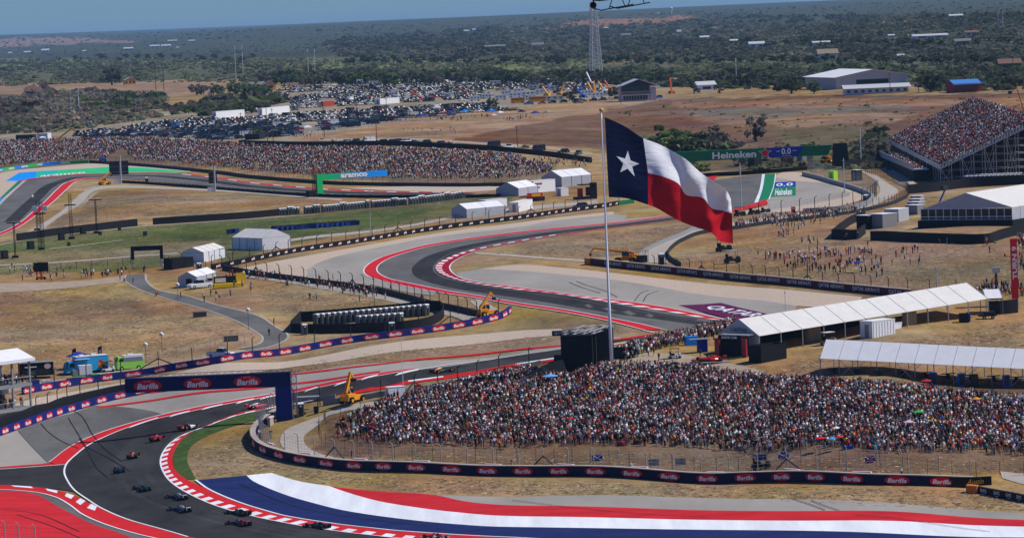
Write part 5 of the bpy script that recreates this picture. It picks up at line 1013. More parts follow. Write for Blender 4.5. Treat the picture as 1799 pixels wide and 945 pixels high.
fence('fence along the edge of the machine yard and the sandy field', [(560, 240), (700, 218), (800, 205), (880, 193), (1000, 184), (1190, 176), (1400, 170), (1560, 165)], 2.2, 9, 'grey_box', curl=False, r=.05, cables=3)
fence('short wire fence at the bottom left corner', [(-20, 944), (14, 947), (34, 950), (62, 953)], 3.0, 3.0, 'galvanised', vert=3)
barrier('black netting fence along the top of the far crowd bank', [(420, 254), (450, 255), (600, 256.5), (760, 259), (900, 268), (980, 277), (1040, 286)], 2.0, 'black_tarp', th=.12, name='screen_fence', cat='fence')
print('fences', time.time()-T0)
# ------------------------------------------------------------------ large structures
def frame(A, B):
    a, b = at(*A), at(*B); d = b-a; return a, math.atan2(d.y, d.x), math.hypot(d.x, d.y), d.z
def hpx(base, top):                                  # metres of a vertical that spans these photo rows above its base
    p = at(*base); return (base[1]-top)/ppm(p)
def star_pts(cx, cz, r, k=.4, rot=0):
    return [(cx+(r if i % 2 == 0 else r*k)*math.sin(rot+i*math.pi/5), cz+(r if i % 2 == 0 else r*k)*math.cos(rot+i*math.pi/5)) for i in range(10)]
def add_star(m, cx, cz, r, mat_, y, k=.4, rot=0):
    p = star_pts(cx, cz, r, k, rot); vs = [(cx, y, cz)]+[(a, y, b) for a, b in p]; return m.add(vs, [(0, 1+i, 1+(i+1) % 10) for i in range(10)], mat_)
def ellipse_zone(m): pass
def truss(m, p0, p1, w, mat_, bays, r=.05):
    """square lattice beam between two points"""
    p0, p1 = Vector(p0), Vector(p1); d = (p1-p0); q = d.to_track_quat('Z', 'Y'); o = [q@Vector((sx*w/2, sy*w/2, 0)) for sx, sy in ((-1, -1), (1, -1), (1, 1), (-1, 1))]
    for k in o: m.tube(p0+k, p1+k, r, mat_, 4)
    for i in range(bays):
        a, b = p0+d*i/bays, p0+d*(i+1)/bays
        for j in range(4): m.tube(a+o[j], b+o[(j+1) % 4] if i % 2 else b+o[j-1], r*.6, mat_, 3, caps=False)
        for j in (0, 2): m.tube(a+o[j], a+o[(j+1) % 4], r*.6, mat_, 3, caps=False)
# --- tents
def tent(label, A, B, w, h, hr, bays, roof='canvas_white', wall='canvas_wall', ridge='x', walls='flrb', name='tent', cat='tent', text=None, seam=True, gable=True, win=None, group=None, brace=False, overhang=0.0, zo=0.0):
    a, ang, L, dz = frame(A, B); t = thing(name, label, cat, (a.x, a.y, a.z+zo), ang, group); P_ = lambda x, y, z: (x, y, z+dz*x/L)
    n = bays
    if ridge == 'x':
        for i in range(n):
            x0, x1 = L*i/n, L*(i+1)/n
            m = MB(); m.slab(P_(x0+.004, -overhang, h), P_(x1-.004, -overhang, h), P_(x1-.004, w/2, hr), P_(x0+.004, w/2, hr), .06, roof); m.build('roof_panel', t)
            m = MB(); m.slab(P_(x0+.004, w/2, hr), P_(x1-.004, w/2, hr), P_(x1-.004, w+overhang, h), P_(x0+.004, w+overhang, h), .06, roof); m.build('roof_panel', t)
        if gable:
            for x in (0.03, L-.03):
                m = MB(); m.add([P_(x, 0, h), P_(x, w, h), P_(x, w/2, hr), P_(x+.08, 0, h), P_(x+.08, w, h), P_(x+.08, w/2, hr)], [(0, 1, 2), (5, 4, 3), (0, 3, 4, 1), (1, 4, 5, 2), (2, 5, 3, 0)], wall); g_ = m.build('gable', t)
        for i in range(n+1):
            x = L*i/n
            for y in (0, w):
                m = MB(); m.box(P_(x, y, h/2-.4), (.14, .14, h+.8), 'grey_box'); m.build('post', t)
            m = MB(); m.tube(P_(x, -overhang, h+.02), P_(x, w/2, hr+.02), .05, 'silver', 4); m.tube(P_(x, w/2, hr+.02), P_(x, w+overhang, h+.02), .05, 'silver', 4); m.build('rafter', t)
    else:
        for i in range(n):
            y0, y1 = w*i/n, w*(i+1)/n
            m = MB(); m.slab(P_(0, y0+.02, h), P_(L/2, y0+.02, hr), P_(L/2, y1-.02, hr), P_(0, y1-.02, h), .06, roof); m.build('roof_panel', t)
            m = MB(); m.slab(P_(L/2, y0+.02, hr), P_(L, y0+.02, h), P_(L, y1-.02, h), P_(L/2, y1-.02, hr), .06, roof); m.build('roof_panel', t)
        for y in (0.03, w-.1):
            m = MB(); m.add([P_(0, y, h), P_(L, y, h), P_(L/2, y, hr), P_(0, y+.08, h), P_(L, y+.08, h), P_(L/2, y+.08, hr)], [(0, 1, 2), (5, 4, 3), (0, 3, 4, 1), (1, 4, 5, 2), (2, 5, 3, 0)], wall); m.build('gable', t)
        for i in range(n+1):
            for x in (0, L):
                m = MB(); m.box(P_(x, w*i/n, h/2-.4), (.14, .14, h+.8), 'grey_box'); m.build('post', t)
    for s in walls:
        m = MB()
        if s == 'f': m.box(P_(L/2, .05, h/2-.3), (L-.1, .05, h+.5), wall)
        if s == 'b': m.box(P_(L/2, w-.05, h/2-.3), (L-.1, .05, h+.5), wall)
        if s == 'l': m.box(P_(.0, w/2, h/2-.3), (.05, w-.1, h+.5), wall)
        if s == 'r': m.box(P_(L, w/2, h/2-.3), (.05, w-.1, h+.5), wall)
        m.build('wall_sheet', t)
    if brace:
        for i in range(1, n, 3):
            m = MB(); x0, x1 = L*(i-.0)/n, L*(i+1)/n
            for y in (0, w): m.tube(P_(x0, y, h), P_(x1, y, 0), .05, 'silver', 4); m.tube(P_(x1, y, h), P_(x0, y, 0), .05, 'silver', 4)
            m.build('cross_brace', t)
    if text:
        m = MB(); add_text(m, text, 'maroon', 0, 0, 0, width=w*.42, height=.75); o = m.build('lettering', t); o.rotation_euler = (0, 0, -math.pi/2); o.location = (-.09, w/2, h+.9)
    return t, L, w
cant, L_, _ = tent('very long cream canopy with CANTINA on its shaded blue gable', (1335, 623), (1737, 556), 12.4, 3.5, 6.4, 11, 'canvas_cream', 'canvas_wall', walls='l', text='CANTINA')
for k, nm in ((5, 'hanging wall sheet'), (6, 'hanging wall sheet')):
    m = MB(); m.slab((L_*k/11+.3, .1, .1), (L_*(k+.55)/11, -.5, .1), (L_*(k+.75)/11, .05, 3.4), (L_*k/11+.2, .05, 3.4), .08, 'canvas_white'); o = m.build('side_curtain', cant)
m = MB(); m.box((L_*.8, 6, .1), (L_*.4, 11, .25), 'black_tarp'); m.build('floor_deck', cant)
m = MB(); m.box((L_*.5, 11.6, 1.5), (L_*.99, .1, 3.4), 'black_tarp'); m.build('interior_shade_sheet', cant)  # black sheet, like the floor, stands in for shade under the canopy
tent('long bright white open canopy along the top of the crowd at the right edge', (1442, 661), (1880, 684), 8.6, 3.2, 6.2, 13, 'canvas_white', walls='', gable=False, brace=True)
tent('small white peaked canopy at the right end of the long cream one', (1733, 553), (1762, 552), 5, 3.2, 4.8, 1, 'canvas_white', walls='')
tent('large cream roofed marquee with dark glazed front below the grandstand', (1619, 401), (1779, 397), 38, 2.8, 6.6, 8, 'canvas_cream', 'canvas_wall', ridge='y', walls='r', zo=1.75, name='marquee', cat='marquee')
mq = [o for o in bpy.data.objects if o.name.startswith('marquee')][0]; a, ang, Lm, dzm = frame((1619, 401), (1779, 397))
m = MB(); m.box((Lm/2, .0, 1.4+dzm/2), (Lm, .06, 2.7), 'glass_dark'); m.build('glazing', mq)
for i in range(13): m = MB(); m.box((Lm*i/12, -.08, 1.35+dzm*i/12), (.16, .1, 2.9), 'white_metal'); m.build('mullion', mq)
for z in (.1, 2.75, .8): m = MB(); m.box((Lm/2, -.07, z+dzm/2), (Lm, .09, .14), 'white_metal'); m.build('rail', mq)
m = MB(); m.box((Lm/2, 18, -1.2+dzm/2), (Lm+1, 38, 2.3), 'black_tarp'); m.build('base_skirt', mq)
barrier('black fence snaking below the marquee mound', [(1700-22, 428), (1720, 429), (1735, 428), (1760, 420), (1799, 410), (1840, 400)], 2.3, 'black_tarp', th=.3, name='screen_fence', cat='fence')
barrier('black fence from the generator yard to the marquee mound', [(1530, 422), (1560, 422), (1590, 424), (1640, 426), (1680, 427.5)], 2.2, 'black_tarp', th=.3, name='screen_fence', cat='fence')
barrier('black corner fence left of the generator yard', [(1462, 420), (1480, 420), (1502, 421), (1520, 411)], 2.4, 'black_tarp', th=.3, name='screen_fence', cat='fence')
barrier('sloping black fence climbing to the marquee', [(1462, 420), (1480, 405), (1500, 392), (1520, 385)], 2.2, 'black_tarp', th=.3, name='screen_fence', cat='fence')
barrier('black fence at the foot of the big grandstand', [(1597, 341), (1640, 337), (1700, 330), (1830, 322)], 2.8, 'black_tarp', th=.3, name='screen_fence', cat='fence')
barrier('black fence left of the big grandstand up to the bridge tower', [(1480, 297), (1520, 290), (1560, 280)], 2.4, 'black_tarp', th=.3, name='screen_fence', cat='fence')
barrier('black fence between the cream canopy and the red tower', [(1736, 553), (1765, 552), (1788, 549)], 2.7, 'black_tarp', th=.3, name='screen_fence', cat='fence')
tent('three bay white tent in the middle, above the white print trailer', (987, 329), (1040, 324), 10, 3.4, 5.6, 3)
tent('two bay white tent left of the white print trailer', (911, 345), (945, 340), 8, 2.6, 4.6, 2)
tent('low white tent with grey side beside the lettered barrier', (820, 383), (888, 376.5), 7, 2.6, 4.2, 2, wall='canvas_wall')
tent('big white tent with snowy gable beside the curved barrier end', (408.5, 438), (461, 440), 9, 3.3, 5.4, 4, 'canvas_cream', 'canvas_white')
tent('middle sized white tent just left of the big snowy gabled one', (358, 461), (396, 452), 6.8, 2.6, 3.9, 4, 'canvas_cream', 'canvas_white')
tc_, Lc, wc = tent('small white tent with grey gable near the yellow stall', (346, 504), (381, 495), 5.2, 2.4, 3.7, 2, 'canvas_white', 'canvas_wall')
m = MB(); m.box((-.08, 2.2, 1), (.06, 1.6, 2), 'black_tarp'); m.build('doorway', tc_)
for i, (x, y, hp_, lb, ww) in enumerate(((540, 234, 13, 'white domed canopy at the near edge of the car park', 1), (965, 146, 8, 'small white canopy on legs above the machine yard', .9), (75, 250, 10, 'small white canopy behind the far left crowd', 1))):
    a = at(x, y); s = hp_/ppm(a)/3.4; t = thing('canopy', lb, 'canopy', a, .3); t.scale = (s, s, s); m = MB(); m.box((0, 0, 2.75), (4, 4, .5), 'canvas_white', top=(.9, .9)); m.box((0, 0, 3.2), (3.6, 3.6, .45), 'canvas_white', top=(.3, .3)); m.build('roof', t)
    for sx in (-1.8, 1.8):
        for sy in (-1.8, 1.8): m = MB(); m.tube((sx, sy, 0), (sx, sy, 2.6), .08, 'white_metal'); m.build('leg', t)
def popup(x, y, col, lb, s=1.0):
    a = at(x, y); t = thing('pop_up_canopy', lb, 'canopy', a, float(RNG.uniform(0, 1.5)), 'pop-up canopies on the sandy field'); t.scale = (s, s, s)
    m = MB(); m.box((0, 0, 2.35), (3.2, 3.2, .25), col); m.box((0, 0, 2.85), (3.2, 3.2, .8), col, top=(.12, .12)); m.build('roof', t)
    m = MB(); [m.tube((sx, sy, 0), (sx, sy, 2.3), .05, 'silver') for sx in (-1.5, 1.5) for sy in (-1.5, 1.5)]; m.build('frame', t)
for x, y, c, l in ((738, 212, 'royal_print', 'blue pop-up canopy at the left end of the queue in the sandy field'), (780, 206, 'orange_print', 'orange pop-up canopy in the sandy field'), (792, 206, 'royal_print', 'dark blue pop-up canopy right of the orange one'), (816, 204, 'azure_print', 'bright blue pop-up canopy in the middle of the queue'), (863, 203, 'azure_print', 'bright blue pop-up canopy by the bare tree'), (879, 207, 'canvas_white', 'white pop-up canopy beside the pink one'), (868, 212, 'pink_pad', 'pink pop-up canopy below the blue one'),
                   (917, 205, 'navy', 'dark pop-up canopy near the school buses'), (941, 207, 'royal_print', 'blue pop-up canopy right of the dark one'), (962, 206, 'grey_box', 'grey flat canopy right of the blue ones'), (524, 160, 'azure_print', 'small azure canopy beside the yellow gabled house')): popup(x, y, c, l)
# --- gantries
def gantry_text(t, s, x, z, w, h, mat_='white_print', y=-.1, bold=.03, shear=0):
    m = MB(); add_text(m, s, mat_, 0, 0, 0, width=w, height=h, bold=bold, shear=shear); o = m.build('lettering', t); o.location = (x, y, z); return o
# blue sponsor arch over the near track: one leg, long beam to the left
b0 = at(501, 738); k_ = ppm(b0); t = thing('sponsor_arch', 'navy sponsor arch reaching over the near track from its single right leg', 'arch', b0, math.pi-math.pi)
hb, ht = (738-677.5)/k_, (738-653)/k_; Lb = 292/k_
m = MB(); m.box((-.1, 0, hb/2-.2), (2.9, 1.1, hb+.3), 'navy_bright'); m.build('leg', t)
m = MB(); m.box((-Lb/2+1.35, 0, (hb+ht)/2), (Lb, 1.1, ht-hb), 'navy_shaded'); m.build('beam', t)  # beam's shade is put into its darker navy, the leg keeps the brighter
m = MB(); truss(m, (1.95, 0, -.2), (1.95, 0, ht+.3), .9, 'galvanised', 8, .07); m.build('truss', t)
m = MB(); truss(m, (1.9, 0, ht+.35), (-Lb+1.4, 0, ht+.35), .5, 'galvanised', 26, .05); m.build('truss', t)
lb_ = barilla(5.1, 2.15, fine=True)
for px in (262, 350, 438): o = link('logo', lb_, t, ((px-501)/k_, -.58, (hb+ht)/2+(-.1)))
# green to blue L arch on the far track
b0 = at(561, 345.5); k_ = ppm(b0); t = thing('sponsor_arch', 'green and blue aramco arch standing over the far back straight', 'arch', b0, .6)
ht = 38.5/k_; hb = 28.5/k_; Lb = 147/k_
m = MB(); m.box((.2, 0, hb/2), (2.3, .9, hb), 'green_print'); m.build('leg', t)
cols = [(.015, .48, .13), (.015, .46, .17), (.013, .44, .25), (.011, .40, .42), (.01, .36, .6), (.01, .33, .8), (.01, .31, .9), (.01, .31, .9)]
for i, c in enumerate(cols): mat('arch_tone_%d' % i, c, .55); x0 = -.95+Lb*i/8; m = MB(); m.box((x0+Lb/16, 0, (hb+ht)/2), (Lb/8, .9, ht-hb), 'arch_tone_%d' % i); m.build('panel', t)
gantry_text(t, 'aramco', 72/k_, (hb+ht)/2, 56/k_, 7/k_, y=-.55, bold=.05)
m = MB(); truss(m, (-1.7, 0, 0), (-1.7, 0, ht), 1.1, 'black_paint', 6, .09); m.build('truss', t); m = MB(); m.box((-3.2, .4, 1.1), (2.6, 2, 2.2), 'black_tarp'); m.build('ballast_block', t)
# long green bridge banner
b0 = at(1476, 292); k_ = ppm(b0); t = thing('bridge_banner', 'long green bridge banner with a red star and blue 0.0 panel', 'bridge', b0, .12)
ht = 38/k_; hb = 20.5/k_; Lb = 300/k_
m = MB(); m.box((.2, 0, (ht+.3)/2), (5.4, 3.5, ht+.5), 'black_tarp', top=(.8, .8)); m.build('tower', t)
m = MB(); m.box((-Lb+1.5, 0, hb/2-1), (2.2, 2.5, hb+3), 'black_tarp'); m.build('tower', t)
xs_ = lambda px: (px-1476)/k_
def bpan(xa0, xa1, xb0, xb1, mt):                         # panel with slanted ends (bottom, top)
    m = MB(); f = [(xa0, -1, hb), (xb0, -1, hb), (xb1, -1, ht), (xa1, -1, ht)]; m.add(f+[(x, 1, z) for x, _, z in f], [(0, 1, 2, 3), (7, 6, 5, 4), (3, 2, 6, 7), (0, 4, 5, 1), (0, 3, 7, 4), (1, 5, 6, 2)], mt); m.build('panel', t)
bpan(xs_(1176), xs_(1176), xs_(1338), xs_(1345), 'heineken_green'); bpan(xs_(1338), xs_(1345), xs_(1400), xs_(1413), 'royal_print'); bpan(xs_(1400), xs_(1413), xs_(1454), xs_(1462), 'heineken_green')
gantry_text(t, 'Heineken', xs_(1287), (hb+ht)/2-.1, 78/k_, 12/k_, y=-1.06, bold=.03); gantry_text(t, '0.0', xs_(1379.5), (hb+ht)/2+.3, 17/k_, 11/k_, y=-1.06, bold=.02); gantry_text(t, 'ALCOHOL FREE', xs_(1380), hb+.45, 17/k_, 1.6/k_, y=-1.06, bold=.0)
m = MB(); m.box((xs_(1365), -1.05, ht-1.3), (1.3, .05, .16), 'white_print'); m.box((xs_(1394), -1.05, ht-1.3), (1.3, .05, .16), 'white_print'); m.build('dash_mark', t)
m = MB(); add_star(m, xs_(1342), (hb+ht)/2, 12.4/k_, 'white_print', -1.08); add_star(m, xs_(1342), (hb+ht)/2, 10.6/k_, 'red_print', -1.12); m.build('star', t)
# black gate over the tarmac path
b0 = at(234, 472); k_ = ppm(b0); t = thing('entrance_gate', 'black square gate where the tarmac path enters the meadow', 'gate', b0, .0); W_g = 51/k_
for x in (0, W_g):
    m = MB(); m.box((x, 0, (472-447)/k_+(447-434)/k_/2-.6), (5.5/k_, .7, 15/k_+1.2), 'black_paint'); m.build('leg_cover', t)
    m = MB(); truss(m, (x, 0, -.3), (x, 0, 18/k_), .55, 'silver', 5, .05); m.build('leg', t)
m = MB(); m.box((W_g/2, 0, 35/k_), (W_g+.8, .75, 8/k_), 'black_paint'); m.build('beam', t); gantry_text(t, 'SUPERCARS AND ROAD', W_g/2+.4, 34.5/k_, W_g*.6, .33, 'royal_print', -.42)
# --- screens seen from behind
def frame_screen(x, y, wpx, hpx_, legpx, lb, polem='silver'):
    b = at(x, y); k = ppm(b); t = thing('video_screen', lb, 'screen', b, .15); w, h, z0 = wpx/k, hpx_/k, legpx/k
    m = MB(); m.box((0, .35, z0+h/2), (w, .3, h), 'screen_panel'); m.build('screen', t)
    m = MB()
    for i in range(7): m.box((-w/2+w*i/6, .12, z0+h/2), (.14, .16, h), 'dark_steel')
    for i in range(6): m.box((0, .1, z0+h*i/5), (w, .12, .14), 'grey_box' if i % 2 else 'dark_steel')
    m.build('back_frame', t); m = MB(); m.tube((.6, -.35, -.3), (.6, -.35, z0+h+2), .35, polem, 8); m.box((.6, -.3, z0+h+2), (3.4, .4, .3), polem); m.build('pole', t); m = MB(); m.box((-.8, .2, .9), (2.4, 1.6, 2.0), 'white_metal'); m.build('base_cabinet', t); return t
frame_screen(210, 323, 33, 24, 16, 'large video screen seen from behind beside the yellow loader')
frame_screen(375, 338, 14, 20, 16, 'tall narrow video screen on a single pole by the far straight')
b = at(73, 491); k = ppm(b); t = thing('trailer_screen', 'small black screen on an orange trailer in the left meadow', 'screen', b, 0)
m = MB(); m.box((0, 0, 22/k), (26/k, .5, 16/k), 'black_paint'); m.build('screen', t); m = MB(); m.box((0, 0, 10/k), (.5, .5, 20/k), 'orange_machine'); m.build('mast', t); m = MB(); m.box((0, 0, .5), (2.2, 1.3, .5), 'orange_machine'); m.tube((-1.1, -.7, .3), (-1.1, .7, .3), .3, 'tyre', 8); m.tube((.9, -.7, .3), (.9, .7, .3), .3, 'tyre', 8); m.build('trailer', t)
# big black screen house at the flagpole foot
b = at(987, 655); k = ppm(b); t = thing('screen_house', 'tall black boxed screen with trusses on top, left of the flagpole', 'screen', b, -.10)
Wf, Hf = 5.9, 6.9; D_b = 9
m = MB(); m.box((Wf/2, D_b/2, Hf/2-.4), (Wf, D_b, Hf+.8), 'black_tarp'); m.build('black_box', t); m = MB(); m.box((-.7, 1.4, 1.4), (1.4, 2.6, 3.6), 'black_tarp'); m.build('side_step', t)
m = MB(); m.box((Wf+.35, D_b/2-1.0, Hf/2+.1), (.3, 2.4, Hf+.2), 'charcoal'); m.box((Wf+1.9, D_b/2+2.4, Hf/2+.3), (2.9, 5.2, Hf+.8), 'charcoal'); m.build('side_wing', t)
for j in range(4): m = MB(); truss(m, (Wf*(.1+.3*j), 0, Hf+.5), (Wf*(.1+.3*j)+3.4, D_b, Hf+.9), .5, 'silver', 7, .05); m.build('roof_truss', t)
for j in range(4): m = MB(); m.box((Wf*(j+.5)/4, -.04, Hf/2), (Wf/4-.08, .06, Hf-.1), 'black_tarp'); m.build('cloth_panel', t)
b = at(988, 640); k = ppm(b); t = thing('banner', 'small black airline banner sticking out left of the black screen house', 'banner', (b.x, b.y+4, b.z), 0); m = MB(); m.box((0, 0, 5.6), (3.4, .1, 1.0), 'black_paint'); m.build('board', t); m = MB(); m.tube((1.2, .1, -.3), (1.2, .1, 5.5), .08, 'dark_steel'); m.build('pole', t); gantry_text(t, 'QATAR', 0, 5.6, 2.7, .55, y=-.07)
b = at(953, 667); t = thing('netting_tent', 'low black netting tent over kit at the left foot of the screen house', 'tent', b, .25); t.scale = (1.25, 1.6, 1.35); m = MB(); m.loft([[(-3.6, -2, 0), (-3.6, 2, 0), (-3.6, 0, .3)], [(0, -3, 0), (0, 3, 0), (0, 0, 1.9)], [(3.2, -3, 0), (3.2, 3, 0), (3.2, 0, 3.0)]], 'black_tarp'); m.build('netting', t); m = MB(); m.tube((3.1, 0, 0), (3.1, 0, 3.1), .08, 'dark_steel'); m.tube((0, 0, 0), (0, 0, 2.0), .08, 'dark_steel'); m.build('pole', t)
b = at(1076, 634); t = thing('black_trailer', 'flat black walled enclosure right of the flagpole foot', 'enclosure', b, .03); m = MB(); m.box((2, 1.6, .9), (4.2, .12, 2.2), 'charcoal'); m.box((0, 3.2, .9), (.12, 3.2, 2.2), 'black_tarp'); m.box((4.1, 3.2, .9), (.12, 3.2, 2.2), 'black_tarp'); m.box((2, 4.8, .9), (4.2, .12, 2.2), 'black_tarp'); m.build('wall', t); m = MB(); m.box((1.2, 5.6, 1.8), (3.6, 1.2, .5), 'black_tarp', off=(1.2, 0)); m.build('folded_awning', t)
def umbrella(x, y, col, lb, r=1.2, h=2.1, tilt=0.0):
    b = at(x, y); t = thing('umbrella', lb, 'umbrella', b, float(RNG.uniform(0, 6))); t.rotation_euler[0] = tilt; m = MB(); vs = [(0, 0, h+.35)]+[(r*math.cos(i*math.pi/4), r*math.sin(i*math.pi/4), h) for i in range(8)]+[(0, 0, h+.28)]+[(r*math.cos(i*math.pi/4)*.98, r*math.sin(i*math.pi/4)*.98, h-.04) for i in range(8)]
    f = [(0, 1+i, 1+(i+1) % 8) for i in range(8)]+[(9, 10+(i+1) % 8, 10+i) for i in range(8)]+[(1+i, 10+i, 10+(i+1) % 8, 1+(i+1) % 8) for i in range(8)]; m.add(vs, f, col); m.build('canopy', t); m = MB(); m.tube((0, 0, .3), (0, 0, h+.3), .03, 'silver'); m.build('pole', t)
for a in ((968, 680, 'blue_awning', 'sky blue umbrella under the black netting', 1.5), (1187, 658, 'black_paint', 'black umbrella at the crowd edge below the red show car', 1.0), (1222, 657, 'charcoal', 'flat charcoal umbrella right of the tilted black one', 1.1), (1614, 745, 'green_machine', 'wide bright green umbrella inside the right half of the crowd', 1.1), (1628, 690, 'red_paint', 'red umbrella below the white canopy posts', 1.0), (1442, 792, 'red_paint', 'flat red umbrella low in the crowd', 1.0), (1475, 790, 'bright_red_print', 'second low red umbrella, right of the flat one', .7), (1462, 793, 'sky_paint', 'small pale blue umbrella at the crowd edge', .7), (1597, 763, 'pink_pad', 'pale lilac umbrella left of the green ones', .9), (1716, 722, 'yellow_machine', 'golden umbrella near the right edge of the crowd', .8), (1002, 756, 'red_paint', 'round red umbrella in the middle of the crowd', .7), (1481, 775, 'black_paint', 'round black umbrella in the lower crowd', .8), (1470, 774, 'canvas_white', 'round white umbrella left of the black one in the lower crowd', .7), (1508, 478, 'royal_print', 'blue violet umbrella on the brown slope', 1.1)):
    umbrella(*a)
# --- inflatable tower TURN 9
b = at(1784, 537); k = ppm(b); t = thing('sign_tower', 'tall red tower reading TURN 9 at the right edge', 'sign', b, -.12)
m = MB(); m.box((0, 0, 7.4), (1.35, 1.35, 11.9), 'bright_red_print'); m.build('column', t); m = MB(); m.box((0, 0, .7), (1.3, 1.3, 1.6), 'white_metal'); m.build('base', t)
m = MB(); add_text(m, 'TURN 9', 'white_print', 0, 0, 0, width=6.6, height=.95, bold=.04); o = m.build('lettering', t); o.rotation_euler = (0, -math.pi/2, 0); o.location = (0.1, -.72, 8.6)
# --- flagpole and flag
pb = at(1074.5, 646); kF = ppm(pb); YF = pb.y; HP = (646-195)/kF
t = thing('flagpole', 'very tall white flagpole rising out of the crowd', 'flagpole', pb); m = MB(); m.loft([[(r*math.cos(a*math.pi/5), r*math.sin(a*math.pi/5), z) for a in range(10)] for z, r in ((-.5, .31), (HP*.25, .27), (HP*.251, .25), (HP*.6, .19), (HP*.601, .175), (HP, .12))], 'white_metal'); m.build('pole', t, True)
m = MB(); m.ball((0, 0, HP+.35), .42, 'gold', 10, 7); m.build('finial', t, True); m = MB(); m.tube((.32, -.1, 1), (.2, -.1, HP-1), .03, 'float_white', 3); m.build('halyard', t)
def onF(px, py, dy=0.0):                                  # photo point on the upright plane through the pole
    r = fwd*FPX+RT*(px-W0/2)-UP*(py-H0/2); s = (YF+dy)/r[1]; return Vector((r[0]*s, r[1]*s, HC+r[2]*s))
TOPC = [(1062.5, 206), (1095.5, 221), (1130, 243), (1156.5, 253), (1179, 264.5), (1205, 280), (1230, 302.5), (1255.5, 320), (1276, 334), (1284, 350)]
MIDC = [(1066, 277), (1100, 290), (1138.5, 304), (1164, 310), (1192, 323), (1205, 342), (1235, 348), (1250.5, 366), (1270, 370), (1286, 375)]
BOTC = [(1069.6, 346.5), (1100, 348.5), (1138.7, 360), (1154, 366), (1180, 381), (1200, 391), (1225, 400), (1250, 409), (1266, 424), (1288, 428)]
def curve(P_, n): 
    q = catmull(np.array(P_, float), 3.0); d = np.r_[0, np.cumsum(np.linalg.norm(np.diff(q, axis=0), axis=1))]
    kn = np.linspace(0, 1, len(P_)); # keep the control spacing
    idx = [int(np.argmin(((q-np.array(p))**2).sum(1))) for p in P_]; tt = np.interp(np.linspace(0, 1, n), kn, idx); f = np.floor(tt).astype(int); f = np.minimum(f, len(q)-2); return q[f]+(q[f+1]-q[f])*(tt-f)[:, None]
def fdepth(u, v): return 1.5*math.sin(u*7.5+v*3.2)*min(1, u*3)+.55*math.sin(u*19-v*5.5+.7)*min(1, u*2)+.28*math.sin(u*37+v*9)*u+.2*math.sin(v*17+u*22)*u+12.5*u
NU, NV = 72, 28; cT, cM, cB = curve(TOPC, NU+1), curve(MIDC, NU+1), curve(BOTC, NU+1)
def fpt(u, v):
    x = u*NU; i = min(int(x), NU-1); f = x-i; T_, M_, B_ = (c[i]*(1-f)+c[i+1]*f for c in (cT, cM, cB)); return T_*(1-2*v)+M_*2*v if v < .5 else M_*(2-2*v)+B_*(2*v-1)
mf = bpy.data.materials.new('flag_cloth'); 
for nm, c in (('flag_navy', (.007, .011, .045)), ('flag_white', (.80, .81, .85)), ('flag_red', (.48, .010, .020))):
    mm, tt_, bb_ = newmat(nm); bb_.inputs['Base Color'].default_value = (*c, 1); bb_.inputs['Roughness'].default_value = .8; bb_.inputs['Specular IOR Level'].default_value = .03
    wv = tt_.nodes.new('ShaderNodeTexNoise'); wv.inputs['Scale'].default_value = .9; wv.inputs['Detail'].default_value = 6; tcn = tt_.nodes.new('ShaderNodeTexCoord'); mp = tt_.nodes.new('ShaderNodeMapping'); mp.inputs['Rotation'].default_value = (0, .6, 0); mp.inputs['Scale'].default_value = (.5, 1, 1.6); tt_.links.new(tcn.outputs['Object'], mp.inputs[0]); tt_.links.new(mp.outputs[0], wv.inputs[0])
    bp = tt_.nodes.new('ShaderNodeBump'); bp.inputs['Strength'].default_value = .4; bp.inputs['Distance'].default_value = .4; tt_.links.new(wv.outputs[0], bp.inputs['Height']); tt_.links.new(bp.outputs[0], bb_.inputs['Normal']); MATS[nm] = mm; cloth_light(mm, .12)
fl = thing('flag', 'huge Texas flag with a white star flying from the tall pole', 'flag', pb); o0 = pb
def cloth(name, u0, u1, v0, v1, mt):
    iu, iv = max(2, int((u1-u0)*NU)), max(2, int((v1-v0)*NV)); V = []; F = []
    for j in range(iv+1):
        for i in range(iu+1):
            u = u0+(u1-u0)*i/iu; v = v0+(v1-v0)*j/iv; p = fpt(u, v); V.append(tuple(onF(p[0], p[1], fdepth(u, v))-o0))
    for j in range(iv):
        for i in range(iu): a = j*(iu+1)+i; F.append((a, a+iu+1, a+iu+2, a+1))
    n = len(V); V += [(x, y+.04, z) for x, y, z in V]; F += [tuple(reversed([q+n for q in f])) for f in F]; m = MB(); m.add(V, F, mt); m.build(name, fl, True)
UB = 2/9
cloth('blue_field', 0, UB, 0, 1, 'flag_navy'); cloth('white_stripe', UB, 1, 0, .5, 'flag_white'); cloth('red_stripe', UB, 1, .5, 1, 'flag_red')
outer = [(1103, 265), (1123, 288), (1115, 310), (1089.5, 303), (1083, 274.5)]; cen = np.array((1103, 287.5)); sp = []
for i in range(5): a, b_ = np.array(outer[i]), np.array(outer[(i+1) % 5]); sp += [a, cen+((a+b_)/2-cen)*.48]
m = MB(); V = [tuple(onF(*cen, -2.0)-o0)]+[tuple(onF(*p, -2.0)-o0) for p in sp]; m.add(V, [(0, 1+i, 1+(i+1) % 10) for i in range(10)], 'flag_white')
